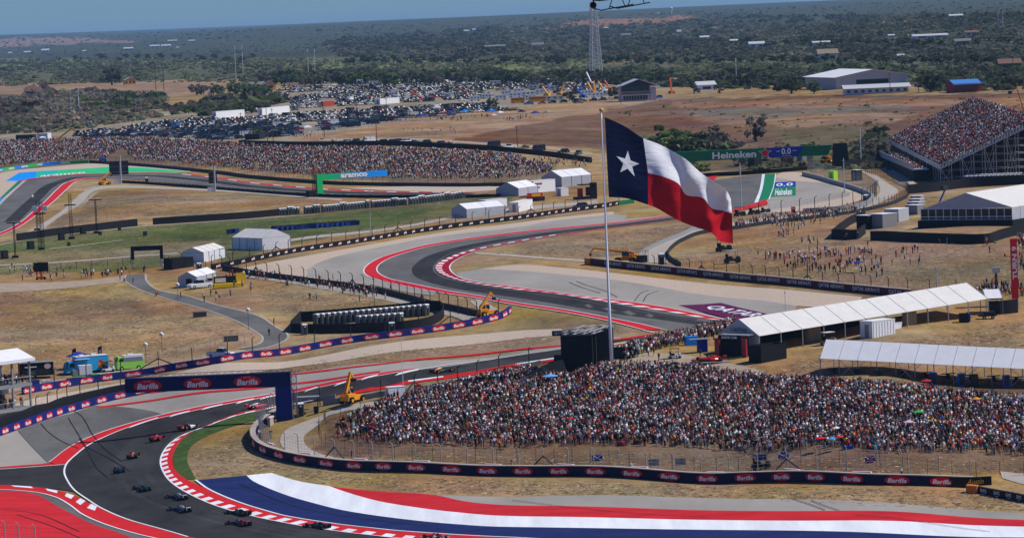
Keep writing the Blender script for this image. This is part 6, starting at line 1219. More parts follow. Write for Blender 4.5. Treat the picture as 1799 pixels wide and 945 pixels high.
# settle the star on the cloth
grid = [(u, v, fpt(u, v)) for u in np.linspace(0, UB, 80) for v in np.linspace(0, 1, 150)]; gp_ = np.array([g[2] for g in grid])
def settle(p): j = int(np.argmin(((gp_-p)**2).sum(1))); return onF(p[0], p[1], fdepth(grid[j][0], grid[j][1])-.12)-o0
pts = [cen]+[np.array(p) for p in sp]; ring2 = [(cen+p)/2 for p in sp]; Vs = [tuple(settle(p)) for p in pts+ring2]; m = MB(); m.add(Vs, [(0, 11+i, 11+(i+1) % 10) for i in range(10)]+[(11+i, 1+i, 1+(i+1) % 10, 11+(i+1) % 10) for i in range(10)], 'flag_white'); m.build('star', fl)
# --- big grandstand on the right
F0, F1 = at(1560, 274), at(1653, 325.5); d = F1-F0; Ls = math.hypot(d.x, d.y); angS = math.atan2(d.y, d.x); t = thing('grandstand', 'huge scaffold grandstand packed with spectators on the right', 'grandstand', F0, angS)
ZL, ZH, WD = 5.2, 18.5, 31.0; zg = lambda x: d.z*x/Ls      # local x along the front, y towards the back
rows = 34
m = MB()
for r_ in range(rows):
    y0 = WD*r_/rows; z = ZL+(ZH-ZL)*r_/rows; m.add([(0, y0, z), (Ls, y0, z+d.z), (Ls, y0+WD/rows, z+d.z), (0, y0+WD/rows, z), (0, y0+WD/rows, z+(ZH-ZL)/rows), (Ls, y0+WD/rows, z+(ZH-ZL)/rows+d.z)], [(0, 1, 2, 3), (3, 2, 5, 4)], 'grey_box')
m.build('seating_steps', t)
for x, nm in ((0, 'side_rail'), (Ls, 'side_rail')):
    m = MB()
    for r_ in range(0, rows+1, 1): z = ZL+(ZH-ZL)*r_/rows+zg(x); m.box((x, WD*r_/rows, z+.55), (.12, .42, 1.3), 'silver')
    m.tube((x, 0, ZL-.2+zg(x)), (x, WD, ZH-.2+zg(x)), .18, 'silver'); m.tube((x, 0, ZL+1.2+zg(x)), (x, WD, ZH+1.2+zg(x)), .07, 'silver'); m.build(nm, t)
m = MB(); nb = 74
for i in range(nb): x = Ls*(i+.5)/nb; m.box((x, -.1, ZL+.3+zg(x)), (Ls/nb*.7, .1, 1.4), 'silver')
m.tube((0, 0, ZL-.3), (Ls, 0, ZL-.3+d.z), .16, 'silver'); m.build('front_rail', t)
for i in range(9):                                       # scaffold frames seen at the near end
    x = Ls-(i*7.0 if i < 3 else 21+(i-3)*20)
    m = MB()
    for j in range(10):
        y = WD*j/9; zt = ZL+(ZH-ZL)*j/9+zg(x)-.3; m.tube((x, y, zg(x)-1), (x, y, zt), .11, 'silver')
        for kz in np.arange(2.2, zt-zg(x), 2.2):
            if j < 9: m.tube((x, y, zg(x)+kz), (x, WD*(j+1)/9, zg(x)+kz), .07, 'silver', 3)
        if j % 2 == 0 and j < 9: m.tube((x, y, zg(x)), (x, WD*(j+1)/9, zt), .07, 'silver', 3); m.tube((x, WD*(j+1)/9, zg(x)), (x, y, zt), .07, 'silver', 3)
    m.build('scaffold_frame', t)
m = MB(); m.add([(Ls-9, 1, -1+d.z), (Ls-9, WD+8, -1+d.z), (Ls-9, WD+8, ZH-1+d.z), (Ls-9, WD, ZH-.8+d.z), (Ls-9, 1, ZL-.8+d.z)], [(0, 1, 2, 3, 4)], 'black_tarp'); m.build('end_netting', t)
m = MB(); m.box((Ls-.0-16, WD/2+1, 3.5+d.z*.9), (.3, WD-2, 8), 'black_tarp'); m.add([(0, 1.2, -1), (Ls-1, 1.2, -1+d.z), (Ls-1, 1.2, ZL-.5+d.z), (0, 1.2, ZL-.5)], [(0, 1, 2, 3)], 'black_tarp'); m.build('back_netting', t)
m = MB(); m.box((Ls*.44, -3.2, 2.4+zg(Ls*.44)), (Ls*.80, 5, .4), 'silver'); m.box((Ls*.44, -5.6, 3.3+zg(Ls*.44)), (Ls*.80, .15, 1.6), 'silver'); m.box((Ls*.44, -3.2, .6+zg(Ls*.44)), (Ls*.78, 4.6, 3.2), 'black_tarp'); m.build('lower_terrace', t)
M4 = t.matrix_basis.copy(); bpy.context.view_layer.update(); M4 = t.matrix_world.copy(); r = np.random.default_rng(77); pts = []
for r_ in range(rows):
    for x in np.arange(1, Ls-1, 1.12):
        if r.random() < .93:
            top_cut = r_/rows; 
            p = M4@Vector((x+r.uniform(-.4, .4), WD*(r_+.5)/rows, ZL+(ZH-ZL)*r_/rows+zg(x)+.1)); pts.append(p[:])
crowd('grandstand_crowd', np.array(pts), .55, 41, angS+0.0, 1.05, redder=.35, low=True)
pts = [(M4@Vector((r.uniform(Ls*.3, Ls*.82), -3.2+r.uniform(-1.8, 1.6), 0)))[:] for _ in range(160)]; pts = np.array(pts)
for i in range(len(pts)): pts[i, 2] = F0.z+2.6+zg(((pts[i, 0]-F0.x)*math.cos(angS)+(pts[i, 1]-F0.y)*math.sin(angS)))
crowd('grandstand_crowd', pts, .3, 42, angS, 1.0)
print('grandstand L', Ls, len(pts))
# --- two deck viewing stand at the lower left edge
b = at(53, 722); k = ppm(b); t = thing('viewing_stand', 'two storey white roofed viewing stand at the left edge', 'grandstand', b, math.radians(52))
def vbox(nm, c, s, mt): m = MB(); m.box(c, s, mt); return m.build(nm, t)
# local -x runs away from the corner towards the left/near side
for z, nm in ((.9, 'deck'), (5.4, 'deck')): vbox(nm, (-9.5, 3.6, z-.2), (20, 8, .55), 'grey_box')
vbox('skirt', (-9.5, -.3, .1), (20, .15, 1.3), 'dark_steel')
for i in range(5):
    for y in (-.2, 7.4): vbox('post', (-i*4.6+.1, y, 4.9), (.35, .35, 10.6), 'grey_box')
m = MB(); m.slab((-20, -1, 10.2), (1, -1, 10.2), (1, 3.6, 12.0), (-20, 3.6, 12.0), .12, 'canvas_white'); m.slab((-20, 3.6, 12.0), (1, 3.6, 12.0), (1, 8.4, 10.2), (-20, 8.4, 10.2), .12, 'canvas_white'); m.box((-9.5, -1, 10.0), (21, .1, .6), 'canvas_white'); m.box((1, 3.6, 10.1), (.1, 9.2, .6), 'canvas_white'); m.build('roof', t)
for z in (1.2, 5.8):
    m = MB(); m.tube((-20, -.35, z+1), (.3, -.35, z+1), .05, 'silver'); m.tube((.3, -.35, z+1), (.3, 7.5, z+1), .05, 'silver')
    for i in range(26): m.tube((-20+i*.8, -.35, z-.3), (-20+i*.8, -.35, z+1), .03, 'silver', 3)
    m.build('railing', t)
vbox('inner_wall', (-9.5, 6.8, 3.2), (19, .2, 3.6), 'black_tarp'); vbox('speaker_cabinet', (-3, 4, 4.2), (1.8, 1.2, 1.4), 'white_metal')
bpy.context.view_layer.update(); M4 = t.matrix_world.copy(); pts = [(M4@Vector((r.uniform(-17, -.6), r.uniform(.2, 4.5), z)))[:] for z, n in ((1.1, 70), (5.65, 70)) for _ in range(n)]; crowd('stand_guests', np.array(pts), .2, 43, math.radians(52), 1.0)
# --- light and speaker towers on the left meadow
def tower(x, yb, yt, w, lb, bar=None, tbar=False, double=False, m_='black_paint'):
    b = at(x, yb); k = ppm(b); h = (yb-yt)/k; t = thing('truss_tower', lb, 'tower', b, .1)
    for i, dx in enumerate((-.5, .5) if double else (0,)):
        m = MB(); truss(m, (dx*w*1.25, 0, -.3), (dx*w*1.25, 0, h), w, m_, int(h/ (w*1.1))+2, .07); m.build('mast', t)
    if bar: z, L = (yb-bar[0])/k, bar[1]/k; m = MB(); m.box((0, -.4, z), (L, .35, .35), m_); m.build('cross_bar', t)
    if tbar: m = MB(); m.box((0, 0, h), (tbar/k, .8, .25), m_); m.build('lamp_bar', t)
    m = MB(); m.box((0, 0, .3), (1.8, 1.8, .7), 'charcoal'); m.build('base', t); return t, h, k
t, h, k = tower(73, 439, 353, .75, 'black double truss tower with white boxes, nearest on the left meadow', bar=(375, 21), double=True)
for dx in (-8.5, 9): m = MB(); m.box((dx/k, -.7, (439-366)/k), (8/k, .8, 9/k), 'white_metal'); m.build('antenna_box', t)
tower(126, 420, 340, .85, 'tall black truss tower with one cross arm on the left meadow', bar=(360, 20), double=False)
tower(170, 410, 351, .45, 'slender T shaped lamp tower on the left meadow', tbar=23); tower(27, 453, 391, .45, 'slender T shaped lamp tower at the left edge of the meadow', tbar=24)
t, h, k = tower(65, 405, 339, .35, 'thin grey lattice mast with a white dish behind the double truss tower', m_='galvanised'); m = MB(); m.ball((-.9, 0, h-1), .45, 'white_metal'); m.build('dish', t)
def rbox(t, nm, c, s, mt, top=(1, 1), off=(0, 0)): m = MB(); m.box(c, s, mt, top=top, off=off); return m.build(nm, t)
# ------------------------------------------------------------------ vehicles
def car_mb(kind, paint='car_paint'):
    """side profile swept across the width: body in paint, cabin glazing dark"""
    m = MB(); L = {'sedan': 4.7, 'suv': 4.8, 'pickup': 5.7, 'van': 5.9}[kind]; w = {'sedan': .9, 'suv': .95, 'pickup': .98, 'van': 1.0}[kind]; hb = {'sedan': .92, 'suv': 1.05, 'pickup': 1.1, 'van': 1.15}[kind]; ht = {'sedan': 1.42, 'suv': 1.75, 'pickup': 1.85, 'van': 2.6}[kind]
    def sec(x, z0, z1, ww): return [(x, -ww, z0), (x, ww, z0), (x, ww*1.0, z1*.6+z0*.4), (x, ww*.92, z1), (x, -ww*.92, z1), (x, -ww*1.0, z1*.6+z0*.4)]
    m.loft([sec(-L/2, .35, hb*.72, w*.86), sec(-L/2+.25, .25, hb*.86, w), sec(-L*.2, .25, hb, w), sec(L*.1, .25, hb, w), sec(L/2-.2, .25, hb*.98, w), sec(L/2, .4, hb*.9, w*.9)], paint)
    c0, c1, c2, c3 = {'sedan': (-.95, -.35, .75, 1.5), 'suv': (-1.1, -.6, 1.75, 2.2), 'pickup': (-1.3, -.7, .45, .6), 'van': (-2.5, -1.9, 2.8, 2.9)}[kind]
    def gs(x, z, ww): return [(x, -ww, z), (x, ww, z)]
    a, b = w*.88, w*.74
    vs = [(c0, -a, hb-.02), (c0, a, hb-.02), (c3, a, hb-.02), (c3, -a, hb-.02), (c1, -b, ht-.06), (c1, b, ht-.06), (c2, b, ht-.06), (c2, -b, ht-.06)]
    m.add(vs, [(0, 4, 5, 1), (1, 5, 6, 2), (2, 6, 7, 3), (3, 7, 4, 0)], 'glass_dark' if kind != 'van' else paint); m.box(((c1+c2)/2, 0, ht-.02), (c2-c1+.1, b*2+.04, .09), paint)
    if kind == 'van': m.add([(c0-.02, -a*.9, hb+.25), (c0-.02, a*.9, hb+.25), (c1-.15, b*.9, ht-.35), (c1-.15, -b*.9, ht-.35)], [(0, 1, 2, 3)], 'glass_dark'); [m.box((-1.6, s*(a*.93), 1.75), (.9, .06, .5), 'glass_dark') for s in (-1, 1)]
    if kind == 'pickup': m.box((1.75, 0, hb-.02), (2.0, w*1.5, .06), 'black_paint')
    else:
        for s in (-1, 1): m.box(((c1+c2)/2+.1, s*(a+b)/2, (hb+ht)/2), (.09, .14, ht-hb-.1), paint)
    return m, L, w
def wheels_mb(m, L, w, r=.36):
    for x in (-L*.32, L*.31):
        for s in (-1, 1): m.tube((x, s*(w-.22), r), (x, s*(w+.02), r), r, 'tyre', 8)
    return m
CARME = {}
for k in ('sedan', 'suv', 'pickup', 'van'):
    m, L, w = car_mb(k); wheels_mb(m, L, w); CARME[k] = m.mesh('parked_car')
CCOL = [('black', (.012, .012, .014), 40), ('white', (.66, .67, .68), 15), ('dark grey', (.05, .055, .06), 20), ('silver', (.26, .27, .28), 11), ('navy blue', (.012, .02, .06), 7), ('red', (.34, .015, .015), 3), ('blue', (.02, .08, .26), 1.5), ('tan', (.3, .24, .16), 3)]
CW = np.array([c[2] for c in CCOL], float); CW /= CW.sum(); KN = ['sedan', 'suv', 'pickup', 'van']
LOTS = [  # photo outline, rows, spacing px, name
 ([(125, 240), (150, 232), (236, 224), (340, 208), (400, 212), (480, 205), (600, 196), (700, 190), (860, 182), (1045, 178), (900, 196), (760, 206), (690, 214), (600, 226), (540, 236), (470, 244), (400, 248), (310, 243), (236, 241), (160, 244)], 3.3, 8.0, 'lower car park'),
 ([(400, 192), (450, 182), (560, 165), (600, 150), (720, 142), (900, 144), (1060, 150), (1080, 168), (960, 160), (820, 178), (700, 181), (560, 190), (480, 200), (400, 200)], 3.0, 7.8, 'upper car park'),
 ([(500, 150), (600, 146), (560, 163), (480, 170), (490, 158)], 4.0, 9, 'yellow house lot'),
 ([(20, 238), (120, 226), (130, 236), (30, 246)], 4.0, 10, 'far left lot')]
cand = []
r = np.random.default_rng(55)
for li, (poly, rp, sp_, nm) in enumerate(LOTS):
    a = np.array(poly); y = a[:, 1].min()
    while y < a[:, 1].max():
        x = a[:, 0].min()+r.uniform(0, 8)
        while x < a[:, 0].max():
            yy = y-.055*(x-600)+r.normal()*.25
            if pip(np.array([[x, yy]]), poly)[0] and r.random() < (.93 if vn(np.array(x/60), np.array(yy/9), 12) > -1.6 else .3): cand.append((x, yy, li))
            x += sp_*r.uniform(.9, 1.12)
        y += rp
block = [(370, 188, 432, 210), (455, 183, 512, 202), (563, 175, 592, 190), (525, 216, 560, 242), (865, 160, 1010, 192)]
cand = [c for c in cand if not any(b[0] < c[0] < b[2] and b[1] < c[1] < b[3] for b in block)]
W3 = px2w([(c[0], c[1]) for c in cand]); n = len(cand); kinds = r.choice(4, n, p=[.34, .38, .22, .06]); cols_ = r.choice(len(CCOL), n, p=CW); order = np.argsort(W3[:, 1])
ang = np.array([(.25 if r.random() < .5 else .25+math.pi)+r.normal()*.1 for _ in range(n)])
NI = 262; LS = {}
for j, i in enumerate(order[:NI]):
    x, y, li = cand[i]; k = KN[kinds[i]]; c = CCOL[cols_[i]]; o = link('parked_car', CARME[k], None, tuple(W3[i]), float(ang[i]), c[1])
    loc = 'near the left end' if x < 330 else 'by the left white trailer' if x < 440 else 'below the right white trailer' if x < 520 else 'beside the domed white canopy' if x < 600 else 'left of the sandy field' if x < 700 else 'by the sandy field' if x < 860 else 'left of the pavilion'
    dpt = 'front rows' if y > 232 else 'second block' if y > 222 else 'third block' if y > 212 else 'middle rows' if y > 202 else 'back rows'
    lb = f'{c[0]} {k}, {dpt} of the {LOTS[li][3]}, {loc}'; tag(o, lb, 'car', 'parked cars in the big car parks')
# the rest of the parked cars, too many to single out
rest_ = order[NI:]; VV = []; FF = []; CO = []; off = 0
def tri_arrays(me):
    me.calc_loop_triangles(); V = np.array([v.co[:] for v in me.vertices]); T = [(tuple(t.vertices), t.material_index) for t in me.loop_triangles]; nV = []; nC = []; nF = []
    key = {}
    for vs, mi in T:
        f = []
        for v in vs:
            kk = (v, mi)
            if kk not in key: key[kk] = len(nV); nV.append(V[v]); nC.append({'glass_dark': 1, 'tyre': 2, 'black_paint': 2}.get(me.materials[mi].name, 0))
            f.append(key[kk])
        nF.append(f)
    return np.array(nV), np.array(nF), np.array(nC)
for k in range(4):
    V, F, mk = tri_arrays(CARME[KN[k]]); sel = [i for i in rest_ if kinds[i] == k]
    for i in sel:
        ca, sa = math.cos(ang[i]), math.sin(ang[i]); VV.append(np.stack([V[:, 0]*ca-V[:, 1]*sa+W3[i, 0], V[:, 0]*sa+V[:, 1]*ca+W3[i, 1], V[:, 2]+W3[i, 2]], 1)); FF.append(F+off); off += len(V)
        c = np.array([CCOL[cols_[i]][1], (.012, .016, .02), (.015, .015, .016)]); CO.append(c[mk])
me = npmesh('parked_cars', np.concatenate(VV), np.concatenate(FF), np.concatenate(CO), ['vehicle_colour']); tag(link('parked_cars', me), kind='stuff')
print('cars', n, time.time()-T0)
def vehicle(kind, x, y, rz, col, lb, s=1.0, cat='car', name=None):
    b = at(x, y) if not isinstance(x, Vector) else x; t = thing(name or {'van': 'van', 'pickup': 'pickup_truck'}.get(kind, 'parked_car'), lb, cat, b, rz); t.scale = (s, s, s)
    m, L, w = car_mb(kind, col); mm = m
    body, win = MB(), MB()
    for f, mi in zip(m.f, m.m):
        tgt = win if m.mats[mi] == 'glass_dark' else body; tgt.add([m.v[i] for i in f], [tuple(range(len(f)))], m.mats[mi])
    body.build('body', t); win.build('window', t)
    for xx in (-L*.32, L*.31):
        for sd_ in (-1, 1):
            q = MB(); q.tube((xx, sd_*(w-.22), .37), (xx, sd_*(w+.02), .37), .37, 'tyre', 10); o = q.build('wheel', t); q = MB(); q.tube((xx, sd_*(w+.0), .37), (xx, sd_*(w+.04), .37), .2, 'silver', 8); q.build('rim', o)
    return t
for nm, c in (('car_white', (.72, .73, .74)), ('car_black', (.012, .012, .014)), ('car_grey', (.06, .065, .07)), ('car_blue', (.02, .14, .38)), ('car_red', (.42, .015, .015))): mat(nm, c, .3)
vehicle('pickup', 388, 627, 2.45+.3, 'car_white', 'white crew cab pickup standing behind the curving navy barrier', cat='pickup')
vehicle('suv', 1020, 366, .55, 'car_black', 'black suv parked behind the lettered barrier below the white boxes')
for a in ((608, 252, .5, 'suv', 'car_white', 'white suv, first of the line parked above the far crowd'), (624, 251, .5, 'suv', 'car_black', 'black suv, second in the line above the far crowd'), (648, 251, .5, 'van', 'car_white', 'tall white delivery van in the line above the far crowd'), (672, 252, .5, 'suv', 'car_black', 'black suv just right of the tall white van'), (688, 252, .6, 'suv', 'car_grey', 'dark grey suv, second right of the tall white van'), (698, 251, .6, 'suv', 'car_black', 'black suv left of the second white suv in the line'), (712, 251, .6, 'suv', 'car_white', 'white suv right of the tall white van in the line'), (727, 252, .6, 'sedan', 'car_blue', 'low blue car at the right end of the line'), (748, 253, .5, 'suv', 'car_black', 'lone black suv past the blue car'), (773, 255, .5, 'suv', 'car_grey', 'dark suv left of the white golf cart'),
          (867, 259, .5, 'van', 'car_black', 'large black van above the far crowd'), (895, 261, .5, 'pickup', 'car_white', 'white pickup right of the large black van'), (946, 266, .5, 'van', 'car_black', 'black box van by the netting fence'), (990, 269, .4, 'suv', 'car_black', 'black suv behind the netting near the flagpole'), (1016, 272, 1.2, 'suv', 'car_grey', 'dark utility cart nearest the flagpole'),
          (929, 184, .1, 'pickup', 'car_blue', 'bright blue pickup in front of the school buses'), (952, 183, .1, 'sedan', 'car_red', 'red car beside the bright blue pickup'), (970, 182, .1, 'suv', 'car_black', 'black suv right of the red car'), (990, 181, .1, 'suv', 'car_black', 'second black suv right of the red car'), (1012, 180, .1, 'suv', 'car_grey', 'grey suv in the row left of the pavilion'), (1024, 179, .1, 'sedan', 'car_grey', 'dark sedan in the row left of the pavilion'), (1042, 178, .1, 'suv', 'car_black', 'large black suv, middle of the row left of the pavilion'), (1058, 177, .1, 'suv', 'car_grey', 'grey suv next to the large black one'), (1070, 176, .1, 'sedan', 'car_white', 'white sedan near the pavilion wall'), (1082, 175, .1, 'suv', 'car_black', 'black suv closest to the pavilion wall'), (1157, 173, .2, 'suv', 'car_blue', 'blue suv on the right side of the pavilion')):
    vehicle(a[3], a[0], a[1], a[2], a[4], a[5])
# --- racing cars
for nm, c in (('car_tone_maroon', (.26, .012, .02)), ('car_tone_orange', (.6, .14, .02)), ('car_tone_dark_teal', (.008, .022, .025)), ('car_tone_white', (.7, .7, .72)), ('car_tone_navy', (.010, .016, .055)), ('car_tone_silver_teal', (.012, .045, .05)), ('car_tone_green', (.008, .06, .035)), ('car_tone_black', (.012, .012, .013)), ('car_tone_red', (.62, .012, .015)), ('carbon', (.014, .014, .015))): mat(nm, c, .35)
def racer(x, y, heading, body, acc, lb, nose=None, scale=1.0, helmet='car_tone_white', base=None):
    """heading: direction of the nose on the ground, radians"""
    b = base or at(x, y, .09); t = thing('racing_car', lb, 'racing car', b, heading); t.scale = (scale,)*3; nose = nose or body
    m = MB(); S_ = lambda x, w, z0, z1, k=.7: [(x, -w, z0), (x, w, z0), (x, w, z0+(z1-z0)*.6), (x, w*k, z1), (x, -w*k, z1), (x, -w, z0+(z1-z0)*.6)]
    m.loft([S_(2.75, .10, .22, .32), S_(2.0, .17, .20, .46), S_(1.2, .27, .14, .62), S_(.75, .36, .12, .66), S_(.2, .40, .12, .64)], nose); m.build('nose', t)
    m = MB(); m.loft([S_(.2, .40, .12, .64), S_(-.2, .74, .12, .62), S_(-.9, .76, .12, .56, .8), S_(-1.7, .40, .14, .46), S_(-2.2, .18, .2, .40)], body); m.build('sidepod_body', t)
    m = MB(); m.loft([S_(-.25, .20, .60, .98, .5), S_(-.7, .18, .58, 1.0, .4), S_(-1.4, .10, .5, .80, .4), S_(-2.1, .05, .4, .58, .4)], acc); m.build('engine_cover', t)
    m = MB(); m.box((-.1, 0, .09), (3.3, 1.45, .06), 'carbon'); m.build('floor', t)
    m = MB(); m.box((2.65, 0, .16), (.5, 1.85, .05), acc); m.box((2.45, 0, .24), (.28, 1.7, .04), 'carbon'); [m.box((2.6, s*.94, .25), (.55, .03, .24), body) for s in (-1, 1)]; m.build('front_wing', t)
    m = MB(); m.box((-2.55, 0, .86), (.35, .95, .05), acc); m.box((-2.62, 0, .78), (.3, .95, .04), 'carbon'); [m.box((-2.55, s*.50, .66), (.55, .03, .52), body) for s in (-1, 1)]; m.box((-2.4, 0, .5), (.1, .06, .6), 'carbon'); m.build('rear_wing', t)
    m = MB(); [m.tube((.55, 0, .64), (.35, 0, .84), .04, 'carbon')]; [m.tube((.35, 0, .84), (.1, s*.28, .86), .045, 'carbon') for s in (-1, 1)]; [m.tube((.1, s*.28, .86), (-.4, s*.24, .78), .045, 'carbon') for s in (-1, 1)]; m.build('halo', t)
    m = MB(); m.ball((.05, 0, .76), .15, helmet, 8, 6); m.build('driver_helmet', t)
    for xx, wd_, yy in ((1.75, .34, .82), (-1.75, .42, .79)):
        for s in (-1, 1):
            m = MB(); m.tube((xx, s*(yy-wd_/2), .36), (xx, s*(yy+wd_/2), .36), .36, 'tyre', 14); o = m.build('wheel', t, True); m = MB(); m.tube((xx, s*(yy+wd_/2-.02), .36), (xx, s*(yy+wd_/2+.015), .36), .17, acc if acc != 'car_tone_white' else 'silver', 8); m.build('wheel_cover', o)
            m = MB(); m.tube((xx-.15, s*.2, .35), (xx, s*(yy-.15), .36), .025, 'carbon', 3); m.tube((xx+.2, s*.2, .45), (xx, s*(yy-.15), .42), .025, 'carbon', 3); m.build('suspension', t)
    return t
def head(x0, y0, x1, y1): a, b = at(x0, y0), at(x1, y1); return math.atan2(a.y-b.y, a.x-b.x)
for x, y, x1, y1, bd, ac, ns, lb in ((776, 655, 736, 660.5, 'car_tone_black', 'car_tone_orange', 'car_tone_black', 'dark racing car with orange top, alone on the straight behind the crowd'), (456, 717, 420, 723, 'car_tone_red', 'car_tone_white', 'car_tone_red', 'red and white racing car coming through under the blue arch'),
        (331, 753.5, 300, 766, 'car_tone_maroon', 'car_tone_orange', 'car_tone_white', 'racing car with orange and white engine cover on the arch shadow'), (277, 773, 255, 788, 'car_tone_maroon', 'car_tone_red', 'car_tone_maroon', 'red racing car just ahead of the arch shadow'),
        (235, 804, 219, 822, 'car_tone_black', 'car_tone_orange', 'car_tone_black', 'black and orange racing car in the middle of the left hand bend'), (210, 829, 208, 846, 'car_tone_dark_teal', 'car_tone_silver_teal', 'car_tone_black', 'very dark racing car nearest the left edge of the track'),
        (250, 862, 275, 872, 'car_tone_dark_teal', 'car_tone_silver_teal', 'car_tone_dark_teal', 'dark teal racing car, sixth of the queue and turning right'), (312, 877, 345, 885, 'car_tone_black', 'car_tone_white', 'car_tone_black', 'white and black racing car, upper of the close pair'), (317, 899, 350, 906, 'car_tone_navy', 'car_tone_white', 'car_tone_navy', 'navy and white racing car, lower of the close pair'),
        (420, 905, 455, 911, 'car_tone_green', 'car_tone_green', 'car_tone_green', 'dark green racing car next to the kerb'), (421, 923.5, 456, 929, 'car_tone_navy', 'car_tone_red', 'car_tone_navy', 'navy racing car with red and yellow top below the green one'), (559, 928, 595, 933, 'car_tone_dark_teal', 'car_tone_silver_teal', 'car_tone_black', 'dark racing car with orange trim touching the lower kerb'),
        (766, 948, 805, 952, 'car_tone_white', 'car_tone_red', 'car_tone_red', 'white and red racing car cut off by the bottom edge')):
    racer(x, y, head(x, y, x1, y1), bd, ac, lb, ns)
# show car with its stand
a, angc, Lc_, _ = frame((1213, 645), (1300, 633)); t = thing('display_stand', 'low dark stand carrying the red show car', 'stand', a, angc); m = MB(); m.box((3.6, 1.6, .35), (8.4, 4.2, .7), 'charcoal'); m.box((3.6, 1.6, .72), (8.3, 4.1, .06), 'grey_box'); m.build('platform', t)
p = Vector((a.x+3.7*math.cos(angc)-1.7*math.sin(angc), a.y+3.7*math.sin(angc)+1.7*math.cos(angc), a.z+.78)); racer(0, 0, angc+math.pi, 'car_tone_red', 'car_tone_red', 'bright red show car displayed on the low dark stand', scale=1.15, base=p)
a, ang2, Lb2, _ = frame((1240, 634), (1312, 636)); t = thing('backdrop_booth', 'black booth with red striped posts behind the red show car', 'booth', a, ang2+.15)
m = MB(); m.box((3.2, 4.6, 2.0), (7, .2, 4.2), 'black_tarp'); m.build('back_wall', t); m = MB(); m.box((3.4, 3.2, 4.2), (5.2, .3, .8), 'black_paint'); m.build('header', t); m = MB(); [rbox(t, 'post', (x, 3.3, 1.9), (1.0, .5, 4.2), 'car_tone_maroon') for x in (.4, 6.6)]; gantry_text(t, 'SHOW CAR', 3.4, 4.2, 3.6, .5, y=3.02); m = MB(); m.box((3.3, 6, 4.5), (6.6, 3.4, .12), 'grey_box'); m.build('roof', t)
t = thing('kiosk', 'royal blue kiosk with a flat grey canopy left of the booth', 'kiosk', at(1234, 618), .1); t.scale = (.7, .7, .8); m = MB(); m.box((0, 0, 1.5), (2.6, 2.6, 3.0), 'royal_print'); m.build('cabin', t); m = MB(); m.box((-.8, 0, 3.1), (5.4, 3, .14), 'grey_box'); m.build('canopy', t)
t = thing('kiosk', 'bright blue ice cooler kiosk behind the grey canopy', 'kiosk', at(1215, 606), .1); t.scale = (.8, .8, .7); m = MB(); m.box((0, 0, 1.2), (3.0, 2, 2.4), 'azure_print', top=(.95, .8)); m.build('cabin', t)
a, ang2, _, _ = frame((1316, 636), (1349, 637)); t = thing('black_enclosure', 'open topped black box enclosure in front of the cream canopy', 'enclosure', a, ang2-.25)
for c, s in (((1.8, 0, 1.5), (3.6, .12, 3.4)), ((3.6, 3, 1.5), (.12, 6, 3.4)), ((0, 3, 1.5), (.12, 6, 3.4)), ((1.8, 6, 1.5), (3.6, .12, 3.4))): m = MB(); m.box(c, s, 'black_tarp'); m.build('wall', t)
# --- small utility vehicles
def cart(x, y, rz, col, lb, roof='white_metal', s=1.0, name='golf_cart'):
    t = thing(name, lb, 'cart', at(x, y), rz); t.scale = (s, s, s); m = MB(); m.box((0, 0, .5), (2.5, 1.2, .42), col, top=(.9, .9)); m.box((.95, 0, .82), (.5, 1.1, .35), col, top=(.6, .9)); m.box((-.5, 0, .85), (.8, 1.1, .3), 'black_cloth'); m.box((-.9, 0, 1.15), (.15, 1.1, .5), 'black_cloth'); m.build('body', t)
    m = MB(); m.box((-.1, 0, 1.95), (1.9, 1.25, .08), roof); m.build('roof', t)
    for xx in (-.95, .8):
        for sg in (-1, 1): m = MB(); m.tube((xx, sg*.45, .28), (xx, sg*.66, .28), .28, 'tyre', 8); m.build('wheel', t); m = MB(); m.tube((xx*.9, sg*.55, .7), (xx*.8, sg*.58, 1.95), .03, 'dark_steel', 3); m.build('roof_strut', t)
    return t
for a in ((1337, 824, .1, 'black_paint', 'black buggy with a red bed behind the near sponsor wall', 'dark_steel', 1.25), (1456, 605, .6, 'khaki', 'cream golf cart parked by the cream canopy', 'canvas_cream', 1.2), (1272, 442, .4, 'black_paint', 'black utility buggy on the brown bank above the loader cabin', 'dark_steel', 1.5), (1287, 462, .2, 'charcoal', 'boxy dark utility cart right by the airline barrier fence', 'silver', 1.5), (190, 653, .4, 'white_metal', 'white golf cart between the blue and green food trucks', 'dark_steel', 1.1), (1186, 630, .1, 'white_metal', 'small dark topped cart on the dirt above the crowd', 'dark_steel', 1.0),
          (793, 256, .3, 'white_metal', 'white golf cart in the line above the far crowd', 'white_metal', 1.2), (588, 252, .3, 'white_metal', 'white buggy at the left end of the vehicle line', 'white_metal', 1.2), (1325, 377, .5, 'black_paint', 'dark buggy with orange trim on the hairpin road', 'orange_machine', 1.3), (1300, 380, .5, 'black_paint', 'first dark buggy on the hairpin road by the flag', 'dark_steel', 1.3), (1345, 374, .5, 'charcoal', 'third buggy on the hairpin road', 'orange_machine', 1.1)):
    cart(*a)
